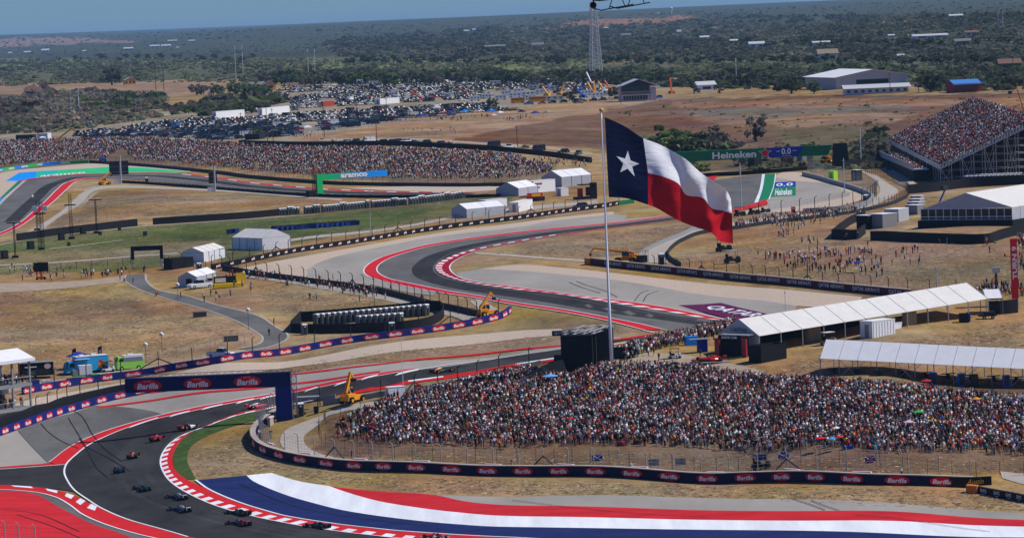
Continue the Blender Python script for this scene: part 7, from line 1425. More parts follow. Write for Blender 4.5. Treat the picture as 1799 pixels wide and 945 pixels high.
# --- food trucks and trailers at the lower left
def wheel(t, x, y, r=.45, hub='silver'): m = MB(); s = 1 if y > 0 else -1; m.tube((x, y-s*.3, r), (x, y, r), r, 'tyre', 12); o = m.build('wheel', t); m = MB(); m.tube((x, y-.0, r), (x, y+s*.05, r), r*.5, hub, 8); m.build('hub', o)
a, angv, Lv, dv = frame((118, 660), (184, 651)); t = thing('food_truck', 'sky blue food truck with stickers behind the curving barrier', 'food truck', a, angv*.75)
rbox(t, 'box_body', (5.6, 1.2, 2.1), (6.8, 2.3, 2.9), 'sky_paint'); rbox(t, 'cab', (1.1, 1.2, 1.6), (2.2, 2.2, 2.2), 'sky_paint', (.7, .95), (.3, 0)); rbox(t, 'windscreen', (.32, 1.2, 1.95), (.75, 1.9, 1.1), 'glass_dark', (.6, .95), (.2, 0)); rbox(t, 'side_window', (1.25, .07, 2.0), (1.0, .08, .8), 'glass_dark'); rbox(t, 'roof', (5.6, 1.2, 3.6), (6.9, 2.4, .12), 'canvas_cream'); rbox(t, 'roof_vent', (3.6, 1.2, 3.8), (.9, .7, .3), 'white_metal'); rbox(t, 'roof_vent', (6.2, 1.2, 3.8), (1.1, .9, .35), 'white_metal'); rbox(t, 'awning', (3.2, -.25, 3.1), (3.2, .7, .1), 'pink_pad'); rbox(t, 'picture_panel', (7.6, .03, 1.8), (1.6, .04, 1.2), 'yellow_machine'); m = MB(); ellipse(m, .9, .6, 'red_paint', 0, 12); o = m.build('sticker', t); o.location = (7.3, 0, 2.4)
for x in (1.2, 7.4): wheel(t, x, -.02); wheel(t, x, 2.42)
t = thing('generator_trailer', 'white box generator on a green trailer beside the blue truck', 'trailer', at(150, 664), .35); rbox(t, 'generator', (0, 0, 1.7), (2.6, 1.5, 1.9), 'white_metal'); rbox(t, 'side_cabinet', (-1.9, 0, 1.2), (1.3, 1.3, 1.2), 'grey_box'); rbox(t, 'bed', (0, 0, .6), (5.2, 1.7, .25), 'green_machine'); wheel(t, .8, -.95, .4); wheel(t, .8, .95, .4)
a, angv, Lv, dv = frame((206, 652), (258, 643)); t = thing('food_truck', 'old lime green van with a pale slatted body, left of the curled posts', 'food truck', a, angv*.75)
rbox(t, 'lower_body', (3.0, 1, 1.1), (5.8, 2, 1.5), 'lime'); rbox(t, 'upper_body', (3.7, 1, 2.4), (4.3, 2, 1.3), 'white_metal', (.98, .85)); rbox(t, 'cab', (.85, 1, 2.25), (1.5, 1.9, 1.1), 'lime', (.75, .85), (.15, 0)); rbox(t, 'windscreen', (.12, 1, 2.1), (.1, 1.6, .8), 'glass_dark'); rbox(t, 'side_window', (1.0, .02, 2.15), (.8, .06, .6), 'glass_dark'); rbox(t, 'roof_vent', (3.2, 1, 3.2), (1.2, .7, .25), 'white_metal')
for k in range(7): rbox(t, 'slat', (3.7, -.02, 1.95+k*.17), (4.2, .05, .04), 'grey_box')
for x in (1.0, 4.6): wheel(t, x, -.05, .45, 'lime'); wheel(t, x, 2.05, .45, 'lime')
a, angv, Lv, dv = frame((36, 668), (87, 663)); t = thing('black_trailer', 'long black catering trailer with a pink emblem, left of the blue truck', 'trailer', a, angv*.6); rbox(t, 'body', (3.4, 1.4, 2.0), (6.8, 2.4, 2.6), 'black_paint'); rbox(t, 'roof', (3.4, 1.4, 3.35), (7, 2.6, .15), 'grey_box'); rbox(t, 'serving_hatch', (3.2, .1, 1.5), (5.4, .12, .9), 'charcoal'); m = MB(); ellipse(m, 1.4, 1.1, 'pink_pad', 0, 12); o = m.build('emblem', t); o.location = (5.6, .15, 2.5)
m = MB(); m.box((0, 0, 0), (2.4, .04, .22), 'float_white'); o = m.build('lettering', t); o.location = (2.2, .15, 2.5); wheel(t, 3, .1, .4)
for x, lb in ((61, 'blue crate stack in front of the black catering trailer'), (82, 'white crate stack at the right end of the black catering trailer')): t = thing('crate_stack', lb, 'crates', at(x, 676), .3); [rbox(t, 'crate', (dx, 0, .3+.5*k), (.9, .8, .45), 'blue_plastic' if x < 70 else 'float_white') for dx in (-.5, .5) for k in (0, 1)]
def feather(x, y, rz, c, lb):
    t = thing('feather_flag', lb, 'flag', at(x, y), rz); m = MB(); m.tube((0, 0, 0), (0, 0, 3.9), .04, 'dark_steel'); m.tube((0, 0, 3.9), (.7, 0, 4.5), .03, 'dark_steel'); m.build('pole', t); m = MB(); m.slab((.05, 0, 1.0), (.75, 0, 1.3), (.85, 0, 4.3), (.05, 0, 3.9), .04, c); m.build('banner', t); m = MB(); m.box((.42, -.05, 2.6), (.4, .04, 1.6), 'float_white'); m.build('print', t)
feather(128, 648, .1, 'navy', 'dark feather flag behind the front of the blue truck'); feather(173, 644, .1, 'maroon', 'maroon feather flag behind the tail of the blue truck')
t = thing('awning', 'low royal blue awning top just behind the blue truck', 'awning', at(139, 647), .3); m = MB(); m.box((0, 0, 2.6), (4.6, 2.6, .1), 'royal_print'); m.box((0, 0, 3.0), (4.6, 2.6, .8), 'royal_print', top=(.1, .1)); m.build('canopy', t); m = MB(); [m.tube((sx*2.2, sy*1.2, 0), (sx*2.2, sy*1.2, 2.6), .05, 'silver') for sx in (-1, 1) for sy in (-1, 1)]; m.build('legs', t)
def lollipop(x, y, yt, lb):
    b = at(x, y); k = ppm(b); h = (y-yt)/k; t = thing('balloon_sign', lb, 'sign', b); m = MB(); m.tube((0, 0, 0), (0, 0, h-.4), .08, 'grey_box', 4); m.build('pole', t); m = MB(); m.ball((0, 0, h), .5, 'float_white', 10, 6); m.build('globe', t); m = MB(); m.box((0, -.45, h), (.45, .05, .16), 'red_paint'); m.build('print', t)
for a in ((285, 619, 587, 'white globe sign on a thin pole above the food trucks'), (437, 580, 544, 'white globe sign on a pole beside the tarmac path'), (313, 528, 500, 'white globe sign on a pole in front of the small grey gabled tent'), (257, 645-8, 607-2, 'small white flood lamp on a pole behind the green van')): lollipop(*a)
for x, y, c, lb in ((352, 557, 'grey_box', 'bundle of grey crowd barriers lying left of the tarmac path'), (407, 600, 'charcoal', 'stack of upright grey barriers by the fence at the path')):
    t = thing('barrier_stack', lb, 'barriers', at(x, y), .3); [rbox(t, 'barrier_panel', (0, i*.22, .6), (2.9, .06, 1.1), 'grey_box' if i % 2 else 'dark_steel') for i in range(6)]
# the yellow stall and the white show truck near the small tent
t = thing('market_stall', 'bright yellow framed stall on the left meadow', 'stall', at(402, 505), .25); rbox(t, 'counter', (0, 0, .6), (7.4, 2, .9), 'yellow_bright'); rbox(t, 'end_panel', (3.2, .8, 1.9), (2.4, .2, 2.9), 'yellow_bright'); rbox(t, 'post', (-3.7, .6, 1.8), (.25, .25, 3.4), 'yellow_bright'); rbox(t, 'sign_board', (-2.0, -.2, 1.9), (2.6, .12, 1.0), 'float_white'); rbox(t, 'back_wall', (0, 1.4, 1.4), (7, .1, 2.6), 'black_tarp')
vehicle('pickup', 352, 506, .55, 'car_white', 'silvery white off road truck parked in front of the small grey gabled tent', 1.15, 'truck'); vehicle('pickup', 371, 502, .4, 'car_white', 'second pale off road truck, touching the yellow stall', 1.1, 'truck')
# --- telehandlers and lifts
def telehandler(x, y, rz, lb, boom=6, el=60, s=1.0, col='yellow_machine'):
    t = thing('telehandler', lb, 'loader', at(x, y), rz); t.scale = (s, s, s); rbox(t, 'chassis', (0, 0, .95), (4.8, 1.9, .7), col, (.92, .9)); rbox(t, 'engine_bay', (-1.4, -.6, 1.45), (2.0, .8, .6), col); rbox(t, 'cab', (-.1, .55, 1.95), (1.4, .9, 1.5), col, (.8, .9)); rbox(t, 'cab_glass', (-.05, .55, 2.05), (1.46, .96, .9), 'glass_dark', (.86, .9))
    for xx in (-1.6, 1.6):
        for sg in (-1, 1): m = MB(); m.tube((xx, sg*.8, .62), (xx, sg*1.25, .62), .62, 'tyre', 12); o = m.build('wheel', t); m = MB(); m.tube((xx, sg*1.25, .62), (xx, sg*1.29, .62), .3, col, 8); m.build('hub', o)
    a = R(el); p0 = Vector((-1.9, -.1, 2.0)); p1 = p0+Vector((math.cos(a)*boom*.6, 0, math.sin(a)*boom*.6)); p2 = p0+Vector((math.cos(a)*boom, 0, math.sin(a)*boom))
    m = MB(); m.tube(p0, p1, .34, col, 4); m.build('boom', t); m = MB(); m.tube(p1, p2, .25, col, 4); m.build('boom_extension', t); m = MB(); m.tube(p2, p2+Vector((.7, 0, -.9)), .2, col, 4); m.box(p2+Vector((.8, 0, -1.4)), (.3, 1.2, .6), 'dark_steel'); m.build('fork_carriage', t); m = MB(); m.tube((-.2, -.1, 1.3), p0.lerp(p2, .35), .12, 'silver', 6); m.build('lift_cylinder', t); return t
telehandler(619, 708, 1.0, 'yellow loader with raised boom between the arch and the crowd', 3.6, 64, 1.1)
telehandler(857, 556, .6, 'yellow loader behind the right end of the curving barrier', 4.2, 48, 1.0)
telehandler(184, 325, .5, 'yellow loader beside the large video screen', 5.0, 35, 1.0)
telehandler(1100, 462, 2.9, 'yellow loader with its boom laid out left behind the airline barrier', 9, 9, 1.1)
telehandler(1452, 287, 2.6, 'small yellow loader boom behind the hairpin fence', 6, 35, .9)
t = thing('shade_roof', 'pale blue grey shade roof over the loader by the airline barrier', 'shelter', at(1122, 462), .2); rbox(t, 'roof', (0, 0, 2.9), (4.6, 2.6, .12), 'grey_box'); [rbox(t, 'leg', (sx*2.1, sy*1.1, 1.4), (.1, .1, 2.9), 'dark_steel') for sx in (-1, 1) for sy in (-1, 1)]; rbox(t, 'equipment_block', (.8, 0, .9), (2.4, 1.6, 1.7), 'charcoal')
t = thing('shade_roof', 'grey flat marshal shelter right of the blue arch leg', 'shelter', at(542, 724), .1); rbox(t, 'roof', (0, 0, 2.9), (4.2, 2.2, .12), 'grey_box'); [rbox(t, 'leg', (sx*1.8, sy*.9, 1.4), (.1, .1, 2.9), 'dark_steel') for sx in (-1, 1) for sy in (-1, 1)]; rbox(t, 'bench', (.2, 0, .6), (2.4, .5, .12), 'silver')
t = thing('waste_bin', 'black wheeled bin under the marshal shelter', 'bin', at(556, 726), 0); m = MB(); m.tube((0, 0, 0), (0, 0, 1.25), .45, 'black_paint', 8, .52); m.build('tub', t); m = MB(); m.tube((0, 0, 1.25), (0, 0, 1.32), .55, 'charcoal', 8); m.build('lid', t)
def boomlift(x, y, rz, segs, col, lb, s=1.0, r_=.3):
    t = thing('boom_lift', lb, 'lift', at(x, y), rz); t.scale = (s,)*3; rbox(t, 'base', (0, 0, .9), (3.4, 2.0, 1.0), col, (.85, .85))
    for xx in (-1.2, 1.2):
        for sg in (-1, 1): m = MB(); m.tube((xx, sg*.8, .5), (xx, sg*1.15, .5), .5, 'tyre', 10); m.build('wheel', t)
    p = Vector((0, 0, 1.4))
    for i, (el, L) in enumerate(segs): q = p+Vector((math.cos(R(el))*L, 0, math.sin(R(el))*L)); m = MB(); m.tube(p, q, r_*(1-.18*i), col, 4); m.build('boom', t); p = q
    rbox(t, 'basket', tuple(p+Vector((.4, 0, .2))), (1.2, 1.8, 1.1), 'dark_steel'); return t
boomlift(181, 284, math.pi, [(83, 4), (70, 15)], 'blue_machine', 'tall blue boom lift rising over the far left crowd')
boomlift(181, 277, math.pi, [(5, 3), (170, .1), (-8, 4.5)], 'yellow_machine', 'yellow boom folded behind the blue lift mast', 1.0)
boomlift(1570, 375, 0, [(80, 2)], 'blue_machine', 'hidden stub lift beside the generator yard', .6) if False else None
boomlift(1655, 372, 2.2, [(60, 1.5), (125, 4.2)], 'blue_machine', 'blue lift with angled boom beside the marquee', 1.0)
boomlift(1797, 208, math.pi, [(100, 1), (105, 0.5), (75, 9), (-50, 3)], 'orange_machine', 'orange red lift arm rising behind the big grandstand', 1.15)
boomlift(103, 250, 0, [(35, 6.5), (-40, 2.5)], 'yellow_machine', 'yellow boom bent over the far left crowd edge', 1.3, .35)
for i, a in enumerate(((962, 170, 2.3, 'yellow_machine', 45, 9, 'yellow boom lift leaning left among the white campers'), (985, 167, .6, 'yellow_machine', 58, 11, 'tall yellow boom lift leaning right in the machine yard'), (978, 164, .5, 'charcoal', 50, 10, 'dark boom lift behind the tall yellow one'), (1006, 166, .5, 'charcoal', 52, 10, 'second dark boom lift in the middle of the yard'), (1016, 165, .6, 'blue_machine', 50, 9, 'blue grey boom lift right of the dark pair'), (1025, 172, 2.5, 'blue_machine', 30, 7, 'low blue boom lift in front of the dark ones'), (1040, 164, 2.4, 'yellow_machine', 55, 9, 'yellow lift leaning left by the mast'), (1046, 166, 1.8, 'yellow_machine', 66, 10, 'steep yellow lift at the mast foot'), (1060, 162, 2.4, 'yellow_machine', 50, 9, 'yellow lift right of the mast'), (1072, 162, 2.4, 'orange_machine', 52, 10, 'orange yellow lift nearest the pavilion'), (1038, 148, 2.3, 'white_metal', 58, 11, 'pale lift with a red basket raised highest in the yard'), (972, 144, 2.8, 'car_red', 25, 8, 'low red lift at the tree line'), (1180, 165, 1.8, 'orange_machine', 72, 12, 'orange lift standing right of the pavilion'), (738, 176, 2.6, 'orange_machine', 28, 12, 'orange boom sticking out of the upper car park'), (820, 168, 2.7, 'car_red', 30, 10, 'thin red boom among the white campers'))):
    boomlift(a[0], a[1], a[2], [(a[4], a[5]*.55)], a[3], a[6], 1.25, .42)
# --- portable toilets and bins
tm = MB(); tm.box((0, 0, 1.08), (1.12, 1.12, 2.1), 'toilet_grey'); TB = tm.mesh('cabin'); tm = MB(); tm.box((0, 0, 2.22), (1.2, 1.2, .2), 'toilet_roof', top=(.8, .7)); TR = tm.mesh('roof'); tm = MB(); tm.box((0, -.585, 1.05), (.72, .05, 1.75), 'charcoal'); TD = tm.mesh('door'); tm = MB(); tm.box((0, -.62, 1.75), (.3, .03, .25), 'float_white'); TS = tm.mesh('door_sign')
tproto = thing('portable_toilet', 'x', 'toilet', (0, 0, 0)); link('cabin', TB, tproto); link('roof', TR, tproto); dd_ = link('door', TD, tproto); link('door_sign', TS, dd_); used = [False]
def toilet(x, y, rz, lb, grp, s=1.0):
    o = tproto if not used[0] else copy_tree(tproto); used[0] = True; o.location = at(x, y); o.rotation_euler = (0, 0, rz); o.scale = (s, s, s); tag(o, lb, 'toilet', grp)
a_, b_ = px2w([(557, 571.5)])[0], px2w([(748, 554.5)])[0]; nT = 20
for i in range(nT):
    q = w2px([a_+(b_-a_)*i/(nT-1)])[0]; toilet(q[0], q[1], .9, f'grey portable toilet, {ordinal(i)} from the left in the back row inside the black screen', 'back row of toilets inside the black screen', 1.1)
a_, b_ = px2w([(632, 575)])[0], px2w([(703, 570)])[0]
for i in range(8): q = w2px([a_+(b_-a_)*i/7])[0]; toilet(q[0], q[1], .9, f'grey portable toilet, {ordinal(i)} from the left in the short front row inside the screen', 'short front row of toilets inside the black screen', 1.1)
toilet(535, 588, .4, 'single portable toilet at the left end of the black screen', None, 1.0); toilet(689, 587, .1, 'single portable toilet standing in front of the black screen', None, 1.1); toilet(1162, 465, .1, 'single portable toilet behind the airline barrier', None, 1.15); toilet(1521, 359, .2, 'single portable toilet at the hairpin guard rail', None, 1.2); toilet(258, 323, .1, 'single portable toilet by the far straight', None, 1.1); toilet(350, 479, .3, 'dark portable box beside the lettered barrier end', None, 1.1); toilet(528, 731, .2, 'portable toilet right of the blue arch leg', None, 1.1)
yl = lambda x: np.interp(x, [488, 560, 640, 720, 800, 815], [379, 374, 366.5, 360, 350.5, 348])
xs2 = [x for x in np.arange(492, 815, 5.1)]
for i, x in enumerate(xs2):
    gap = {7, 8, 14, 31, 44}; 
    if i in gap: continue
    lb = f'grey portable toilet, {ordinal(i)} place from the left in the long meadow row' 
    toilet(x, float(yl(x)), .6+float(RNG.normal()*.1), lb, 'long row of toilets across the green meadow', 1.0+.16*(i % 9 in (3, 4)))
barrier('black screen wall round the back of the toilet yard', [(529, 566), (620, 559), (700, 552), (755, 546.5), (775, 547)], 2.3, 'black_tarp', th=.2, name='screen_wall', cat='wall'); barrier('black screen wall along the front of the toilet yard', [(512, 584), (560, 585.5), (600, 585), (690, 582), (745, 575), (771, 565), (780, 554), (775, 547)], 2.0, 'black_tarp', th=.2, name='screen_wall', cat='wall'); barrier('short angled black screen at the left mouth of the toilet yard', [(512, 584), (518, 578), (529, 566)], 2.5, 'black_tarp', th=.2, name='screen_wall', cat='wall')
tm = MB(); tm.box((0, 0, .62), (1.4, 1.0, 1.1), 'blue_plastic', top=(1.1, 1.1)); BB = tm.mesh('tub'); tm = MB(); tm.box((0, 0, 1.25), (1.6, 1.15, .14), 'black_paint', top=(.9, .9)); BL = tm.mesh('lid'); bp_ = thing('waste_bin', 'x', 'bin', (0, 0, 0)); link('tub', BB, bp_); link('lid', BL, bp_); ub = [False]
bl = [(x, float(np.interp(x, [478, 520, 560, 627], [405, 402, 399, 394]))+(1.5 if i % 2 else 0), f'blue wheeled bin, {ordinal(i)} from the left in the line behind the white tent') for i, x in enumerate(np.arange(482, 628, 4.4))]+[(403, 411, 'blue wheeled bin left of the white tent roof'), (409, 410, 'second blue bin left of the white tent roof'), (415, 409.5, 'third blue bin left of the white tent roof')]
for x, y, lb in bl: o = bp_ if not ub[0] else copy_tree(bp_); ub[0] = True; o.location = at(x, y); o.rotation_euler = (0, 0, float(RNG.uniform(0, 1))); tag(o, lb, 'bin', 'blue bins on the green meadow')
for x, y, s, lb in ((108, 422, 1.0, 'black loudspeaker stack between the truss towers'), (54, 438, 1.1, 'black cabinet at the foot of the double truss tower'), (146, 411, .9, 'black cabinet right of the tall truss tower'), (210, 405, .5, 'small black box near the gap in the screen wall'), (255, 414, .6, 'tilted black box on the meadow'), (121, 432, .5, 'small black box below the truss towers'), (8, 455, 1.1, 'black equipment stack at the left edge of the meadow'), (176, 413, .5, 'low black pallet right of the slender lamp tower')):
    t = thing('speaker_cabinet', lb, 'speaker', at(x, y), .5); t.scale = (s, s, s); rbox(t, 'cabinet', (0, 0, 1.1), (1.7, 1.4, 2.1), 'black_paint', (.95, .9)); rbox(t, 'grille', (0, -.72, 1.2), (1.4, .05, 1.6), 'charcoal'); rbox(t, 'pallet', (0, 0, .08), (2.0, 1.6, .16), 'wood_pole')
# --- containers, cabins, stage kit
def cabin(A, B, w, h, lb, col='white_metal', col2=None, ribs=0, name='container', door=True):
    a, ang, L, dz = frame(A, B); t = thing(name, lb, 'container', a, ang); rbox(t, 'box', (L/2, w/2, h/2-.1), (L, w, h+.2), col); rbox(t, 'roof', (L/2, w/2, h+.05), (L+.1, w+.1, .1), col2 or col)
    if ribs:
        m = MB(); [m.box((L*(i+.5)/ribs, -.03, h/2), (.1, .08, h*.94), col) for i in range(ribs)]; m.build('side_ribs', t)
    if door: rbox(t, 'door', (-.04, w*.45, h*.42), (.06, w*.32, h*.78), 'grey_box')
    return t
cabin((1533, 594), (1573, 586), 3.2, 3.1, 'white ribbed generator container in front of the cream canopy', ribs=8); cabin((911, 373), (936, 366.5), 3.0, 2.9, 'white square cabin with grey shaded side by the lettered barrier'); cabin((986, 345), (999, 344), 3.0, 2.6, 'small white cabin below the three bay tent'); cabin((853, 366), (891, 362), 3.0, 2.4, 'white site cabin with dark windows left of the square one'); cabin((683, 702), (712, 697), 1.6, 2.2, 'white cabinet at the upper left corner of the crowd'); cabin((1421, 602), (1443, 598), 1.2, 3.0, 'cream wooden shutter panels under the cream canopy', 'khaki', ribs=4); cabin((1593, 573), (1611, 570), 1.2, 3.0, 'second set of cream shutter panels under the canopy', 'khaki', ribs=4)
cabin((1505, 404), (1525, 403), 3, 3.6, 'dark open fronted cabin with a white frame in the generator yard', 'black_paint', 'white_metal'); cabin((1526, 402), (1551, 401), 5, 3.7, 'grey ribbed container with a white edge in the generator yard', 'grey_box', 'white_metal', ribs=9); cabin((1560, 391), (1578, 389), 4, 3.0, 'navy container right of the grey ribbed one', 'navy'); cabin((1579, 390), (1597, 386), 4, 3.2, 'white canopy box beside the marquee corner', 'canvas_wall', 'canvas_white')
for k in range(4): cabin((1591+k*3, 378-k*5.5), (1612+k*2, 377-k*5.5), 3, 2.6, ('lowest', 'second', 'third', 'farthest')[k]+' white roofed unit in the stack left of the marquee', 'grey_box', 'canvas_white', door=False)
cabin((1400, 255+28), (1410, 283), 2, 2.4, 'grey cabin behind the hairpin barrier', 'grey_box'); cabin((1465, 319), (1472, 318), 2, 3.2, 'marshal post with a yellow patterned face on the hairpin', 'hi_vis'); cabin((1505, 318), (1515, 317), 2.2, 3.4, 'dark marshal post on the right of the hairpin', 'charcoal', 'white_metal'); cabin((1314, 297), (1326, 297), 3, 4.0, 'dark truck cab shape under the bridge banner', 'charcoal', 'grey_box')
cabin((303, 474), (340, 468), 4, 2.8, 'black fabric walled compound left of the small tents', 'black_tarp', door=False); cabin((430, 246), (456, 245), 4, 2.6, 'charcoal container between the car park poles', 'charcoal'); cabin((568, 188), (588, 186), 3, 3.0, 'red shipping container inside the car park', 'brick_red'); cabin((548, 189), (567, 188), 3, 3.0, 'pale pink container left of the red one', 'pink_pad'); cabin((668, 188-4), (702, 181), 4, 3.4, 'white box trailers at the edge of the machine yard', 'white_metal'); cabin((717, 208), (736, 206), 3, 2.8, 'row of grey sheds left of the blue canopy', 'grey_box'); cabin((28, 249), (60, 247), 4, 3.2, 'black kiosk roof with red strip above the far left crowd', 'charcoal', 'black_paint'); cabin((66, 249), (84, 248), 4, 4, 'white arched kiosk above the far left crowd', 'canvas_white')
for A, B, lb in (((380, 210), (430, 206), 'long white lorry trailer, left one above the lower car park'), ((461, 204), (509, 199), 'long white lorry trailer, right one with a red mark')):
    t = cabin(A, B, 2.6, 4.2, lb, 'white_metal', ribs=0, name='lorry_trailer'); t['category'] = 'trailer'; m = MB(); [m.tube((x, .1, .5), (x, 2.5, .5), .5, 'tyre', 8) for x in (2, 3.2, 12)]; m.build('wheels', t)
t = cabin((929, 340), (976, 335.5), 2.6, 3.9, 'white print trailer with red and blue lettering and a black tail', 'white_metal', name='print_trailer'); t['category'] = 'trailer'; rbox(t, 'tail_panel', (1.1, -.05, 2.0), (2.3, .08, 3.6), 'black_paint'); gantry_text(t, 'FOR THE FANS', 4.6, 2.9, 3.4, .7, 'red_paint', -.09) if False else None; [rbox(t, 'red_lettering', (3.4+.62*i, -.06, 2.9), (.42, .05, .6), 'brick_red') for i in range(6)]; [rbox(t, 'blue_lettering', (3.4+.5*i, -.06, 1.7), (.34, .05, .5), 'azure_print') for i in range(5)]
t = thing('stall_sign', 'red and yellow grill stall sign below the white print trailer', 'sign', at(940, 354), .35); rbox(t, 'board', (0, 0, 2.0), (5.2, .2, 1.4), 'bright_red_print'); rbox(t, 'yellow_lettering', (.4, -.13, 2.0), (3.0, .05, .8), 'yellow_bright'); rbox(t, 'awning', (-3.6, 0, 1.7), (3, .4, .5), 'brick_red'); rbox(t, 'counter', (.5, .6, .7), (6, .3, 1.5), 'charcoal')
t = thing('small_stage', 'small dark stage with red posters right of the white cabins', 'stage', at(1028, 350), .3); rbox(t, 'deck', (0, 0, .4), (7, 3.2, .9), 'black_paint'); rbox(t, 'poster', (-1.4, .6, 2.2), (1.8, .15, 2.6), 'brick_red'); rbox(t, 'poster', (1.2, .4, 2.4), (1.6, .15, 2.8), 'maroon'); rbox(t, 'tower', (3.2, 1, 2.6), (1.8, 2, 5), 'black_tarp'); rbox(t, 'roof', (1, 1, 4.6), (5.5, 3, .3), 'black_tarp')
t = thing('sign_board', 'red warning board on the fence left of the crowd', 'sign', at(735, 696), .2); rbox(t, 'board', (0, 0, 1.3), (1.2, .08, 1.7), 'red_paint'); rbox(t, 'white_lettering', (0, -.06, 1.6), (.8, .03, .2), 'pink_pad'); t2_ = thing('sign_board', 'red warning board on the fence by the hairpin spectators', 'sign', at(1394, 378), .2); rbox(t2_, 'board', (0, 0, 1.5), (1.2, .08, 1.6), 'red_paint'); rbox(t2_, 'white_lettering', (0, -.06, 1.8), (.8, .03, .2), 'pink_pad')
for x, y, rz, lb in ((1050, 817, 0, 'blue cross flag hung on the lower fence, left one'), (1149, 825, 0, 'grey blue flag hung on the lower fence'), (1196, 824, 0, 'dark blue lettered flag hung right of the grey blue one'), (1338, 822-6, 0, 'dark striped flag on the lower fence above the buggy'), (1377, 814, 0, 'bright blue saltire on the lower fence'), (1529, 821, 0, 'union flag hung on the lower fence')):
    t = thing('hung_flag', lb, 'flag', at(x, y), rz); w_, h_ = 1.7, 1.1; rbox(t, 'cloth', (0, 0, 1.25), (w_, .04, h_), 'royal_print' if 'grey' not in lb else 'grey_box')
    if 'cross' in lb or 'saltire' in lb or 'union' in lb: m = MB(); m.tube((-.8, -.04, .75), (.8, -.04, 1.75), .05, 'float_white', 3); m.tube((-.8, -.04, 1.75), (.8, -.04, .75), .05, 'float_white', 3); m.build('cross', t)
    if 'union' in lb: rbox(t, 'red_cross', (0, -.08, 1.25), (1.6, .03, .18), 'red_paint'); rbox(t, 'red_cross', (0, -.085, 1.25), (.18, .03, 1.0), 'red_paint')
t = thing('work_table', 'blue topped black equipment box on the dirt below the long canopy', 'table', at(1693, 566), 0); rbox(t, 'box', (0, 0, .9), (1.7, 1.5, 1.7), 'black_paint'); rbox(t, 'side', (.95, 0, .9), (.6, 1.4, 1.5), 'royal_print')
t = thing('flat_trailer', 'low black flatbed trailer at the right end of the cream canopy', 'trailer', at(1735, 560), .1); rbox(t, 'bed', (0, 0, .7), (3.4, 1.6, .3), 'black_paint'); rbox(t, 'load', (.4, 0, 1.1), (2, 1.3, .6), 'charcoal'); wheel(t, -.8, -.85, .35); wheel(t, .9, -.85, .35)
# rows of white round tables or stools under the grandstand
for k in range(2):
    for i in range(13): t = thing('round_table', f'white round table top, {ordinal(i)} from the left in the {("front", "rear")[k]} row under the grandstand', 'table', at(1698+i*7.6+k*3, 325.5-i*.28-k*2.6), 0, 'white round tables under the grandstand'); m = MB(); m.tube((0, 0, 2.6), (0, 0, 2.85), .62, 'white_metal', 10); m.build('top', t); m = MB(); m.tube((0, 0, 0), (0, 0, 2.6), .12, 'royal_print', 6); m.build('leg', t)
for i in range(9): t = thing('patio_table', f'dark picnic table, {ordinal(i)} from the left under the bright white canopy', 'table', at(1466+i*40, 655+i*2.0), .2, 'picnic tables under the bright white canopy'); rbox(t, 'top', (0, 0, .9), (2.4, 1.1, .12), 'black_paint'); rbox(t, 'bench', (0, -.8, .5), (2.4, .3, .1), 'black_paint'); rbox(t, 'bench', (0, .8, .5), (2.4, .3, .1), 'black_paint'); rbox(t, 'trestle', (0, 0, .4), (.2, 1.6, .8), 'charcoal')
for i, (x, c) in enumerate(((1640, 'royal_print'), (1689, 'blue_machine'), (1712, 'charcoal'), (1768, 'blue_machine'))): t = thing('drinks_cooler', ('dark navy', 'sky fronted', 'charcoal', 'bright blue')[i]+' cooler cabinet standing under the white canopy edge', 'cooler', at(x, 676+i*1.5), .1); rbox(t, 'cabinet', (0, 0, 1.1), (1.2, 1.0, 2.2), c); rbox(t, 'door', (0, -.53, 1.1), (.9, .05, 1.8), 'glass_dark')
print('things', time.time()-T0)
# ------------------------------------------------------------------ houses, barns, poles, mast, helicopter
def house(x, y, wpx, hpx_, wall, roof, lb, rz=.15, gable='x', win=3, dep=.6, cat='house', name='house', open_front=False, depm=None):
    b = at(x, y); k = ppm(b); L, H = wpx/k, hpx_/k; w = depm or L*dep; h = H*.62; t = thing(name, lb, cat, b, rz); rbox(t, 'wall', (0, w/2, h/2-.3), (L, w, h+.6), wall)
    m = MB(); o = L*.03+.2
    if gable == 'x': m.slab((-L/2-o, -o, h), (L/2+o, -o, h), (L/2+o, w/2, H), (-L/2-o, w/2, H), .15, roof); m.slab((-L/2-o, w/2, H), (L/2+o, w/2, H), (L/2+o, w+o, h), (-L/2-o, w+o, h), .15, roof)
    else: m.slab((-L/2-o, -o, h), (0, -o, H), (0, w+o, H), (-L/2-o, w+o, h), .15, roof); m.slab((0, -o, H), (L/2+o, -o, h), (L/2+o, w+o, h), (0, w+o, H), .15, roof)
    m.build('roof', t); m = MB()
    if gable == 'x':
        for s in (-1, 1): m.add([(s*L/2, 0, h), (s*L/2, w, h), (s*L/2, w/2, H)], [(0, 1, 2)], wall)
    else: m.add([(-L/2, 0, h), (L/2, 0, h), (0, 0, H)], [(0, 1, 2)], wall); m.add([(-L/2, w, h), (L/2, w, h), (0, w, H)], [(0, 1, 2)], wall)
    m.build('gable', t)
    for i in range(win): rbox(t, 'window' if i != win//2 or win < 3 else 'door', (-L/2+L*(i+.5)/win, -.03, h*.5), (L/win*.45, .08, h*.42), 'glass_dark')
    return t
house(229, 149, 20, 13, 'house_orange', 'metal_roof', 'small bright yellow orange house beside the round dark oak', .3, 'y'); house(475, 158, 20, 16, 'house_orange', 'grey_roof', 'yellow house with a steep grey gable at the top left of the car park', .3, 'y', 1); house(452, 156, 26, 12, 'house_wall', 'grey_roof', 'grey roofed wing joined behind the yellow gable', .2)
house(356, 160, 24, 6, 'white_metal', 'metal_roof', 'low white building on the tan field left of the car park', .1, win=2)
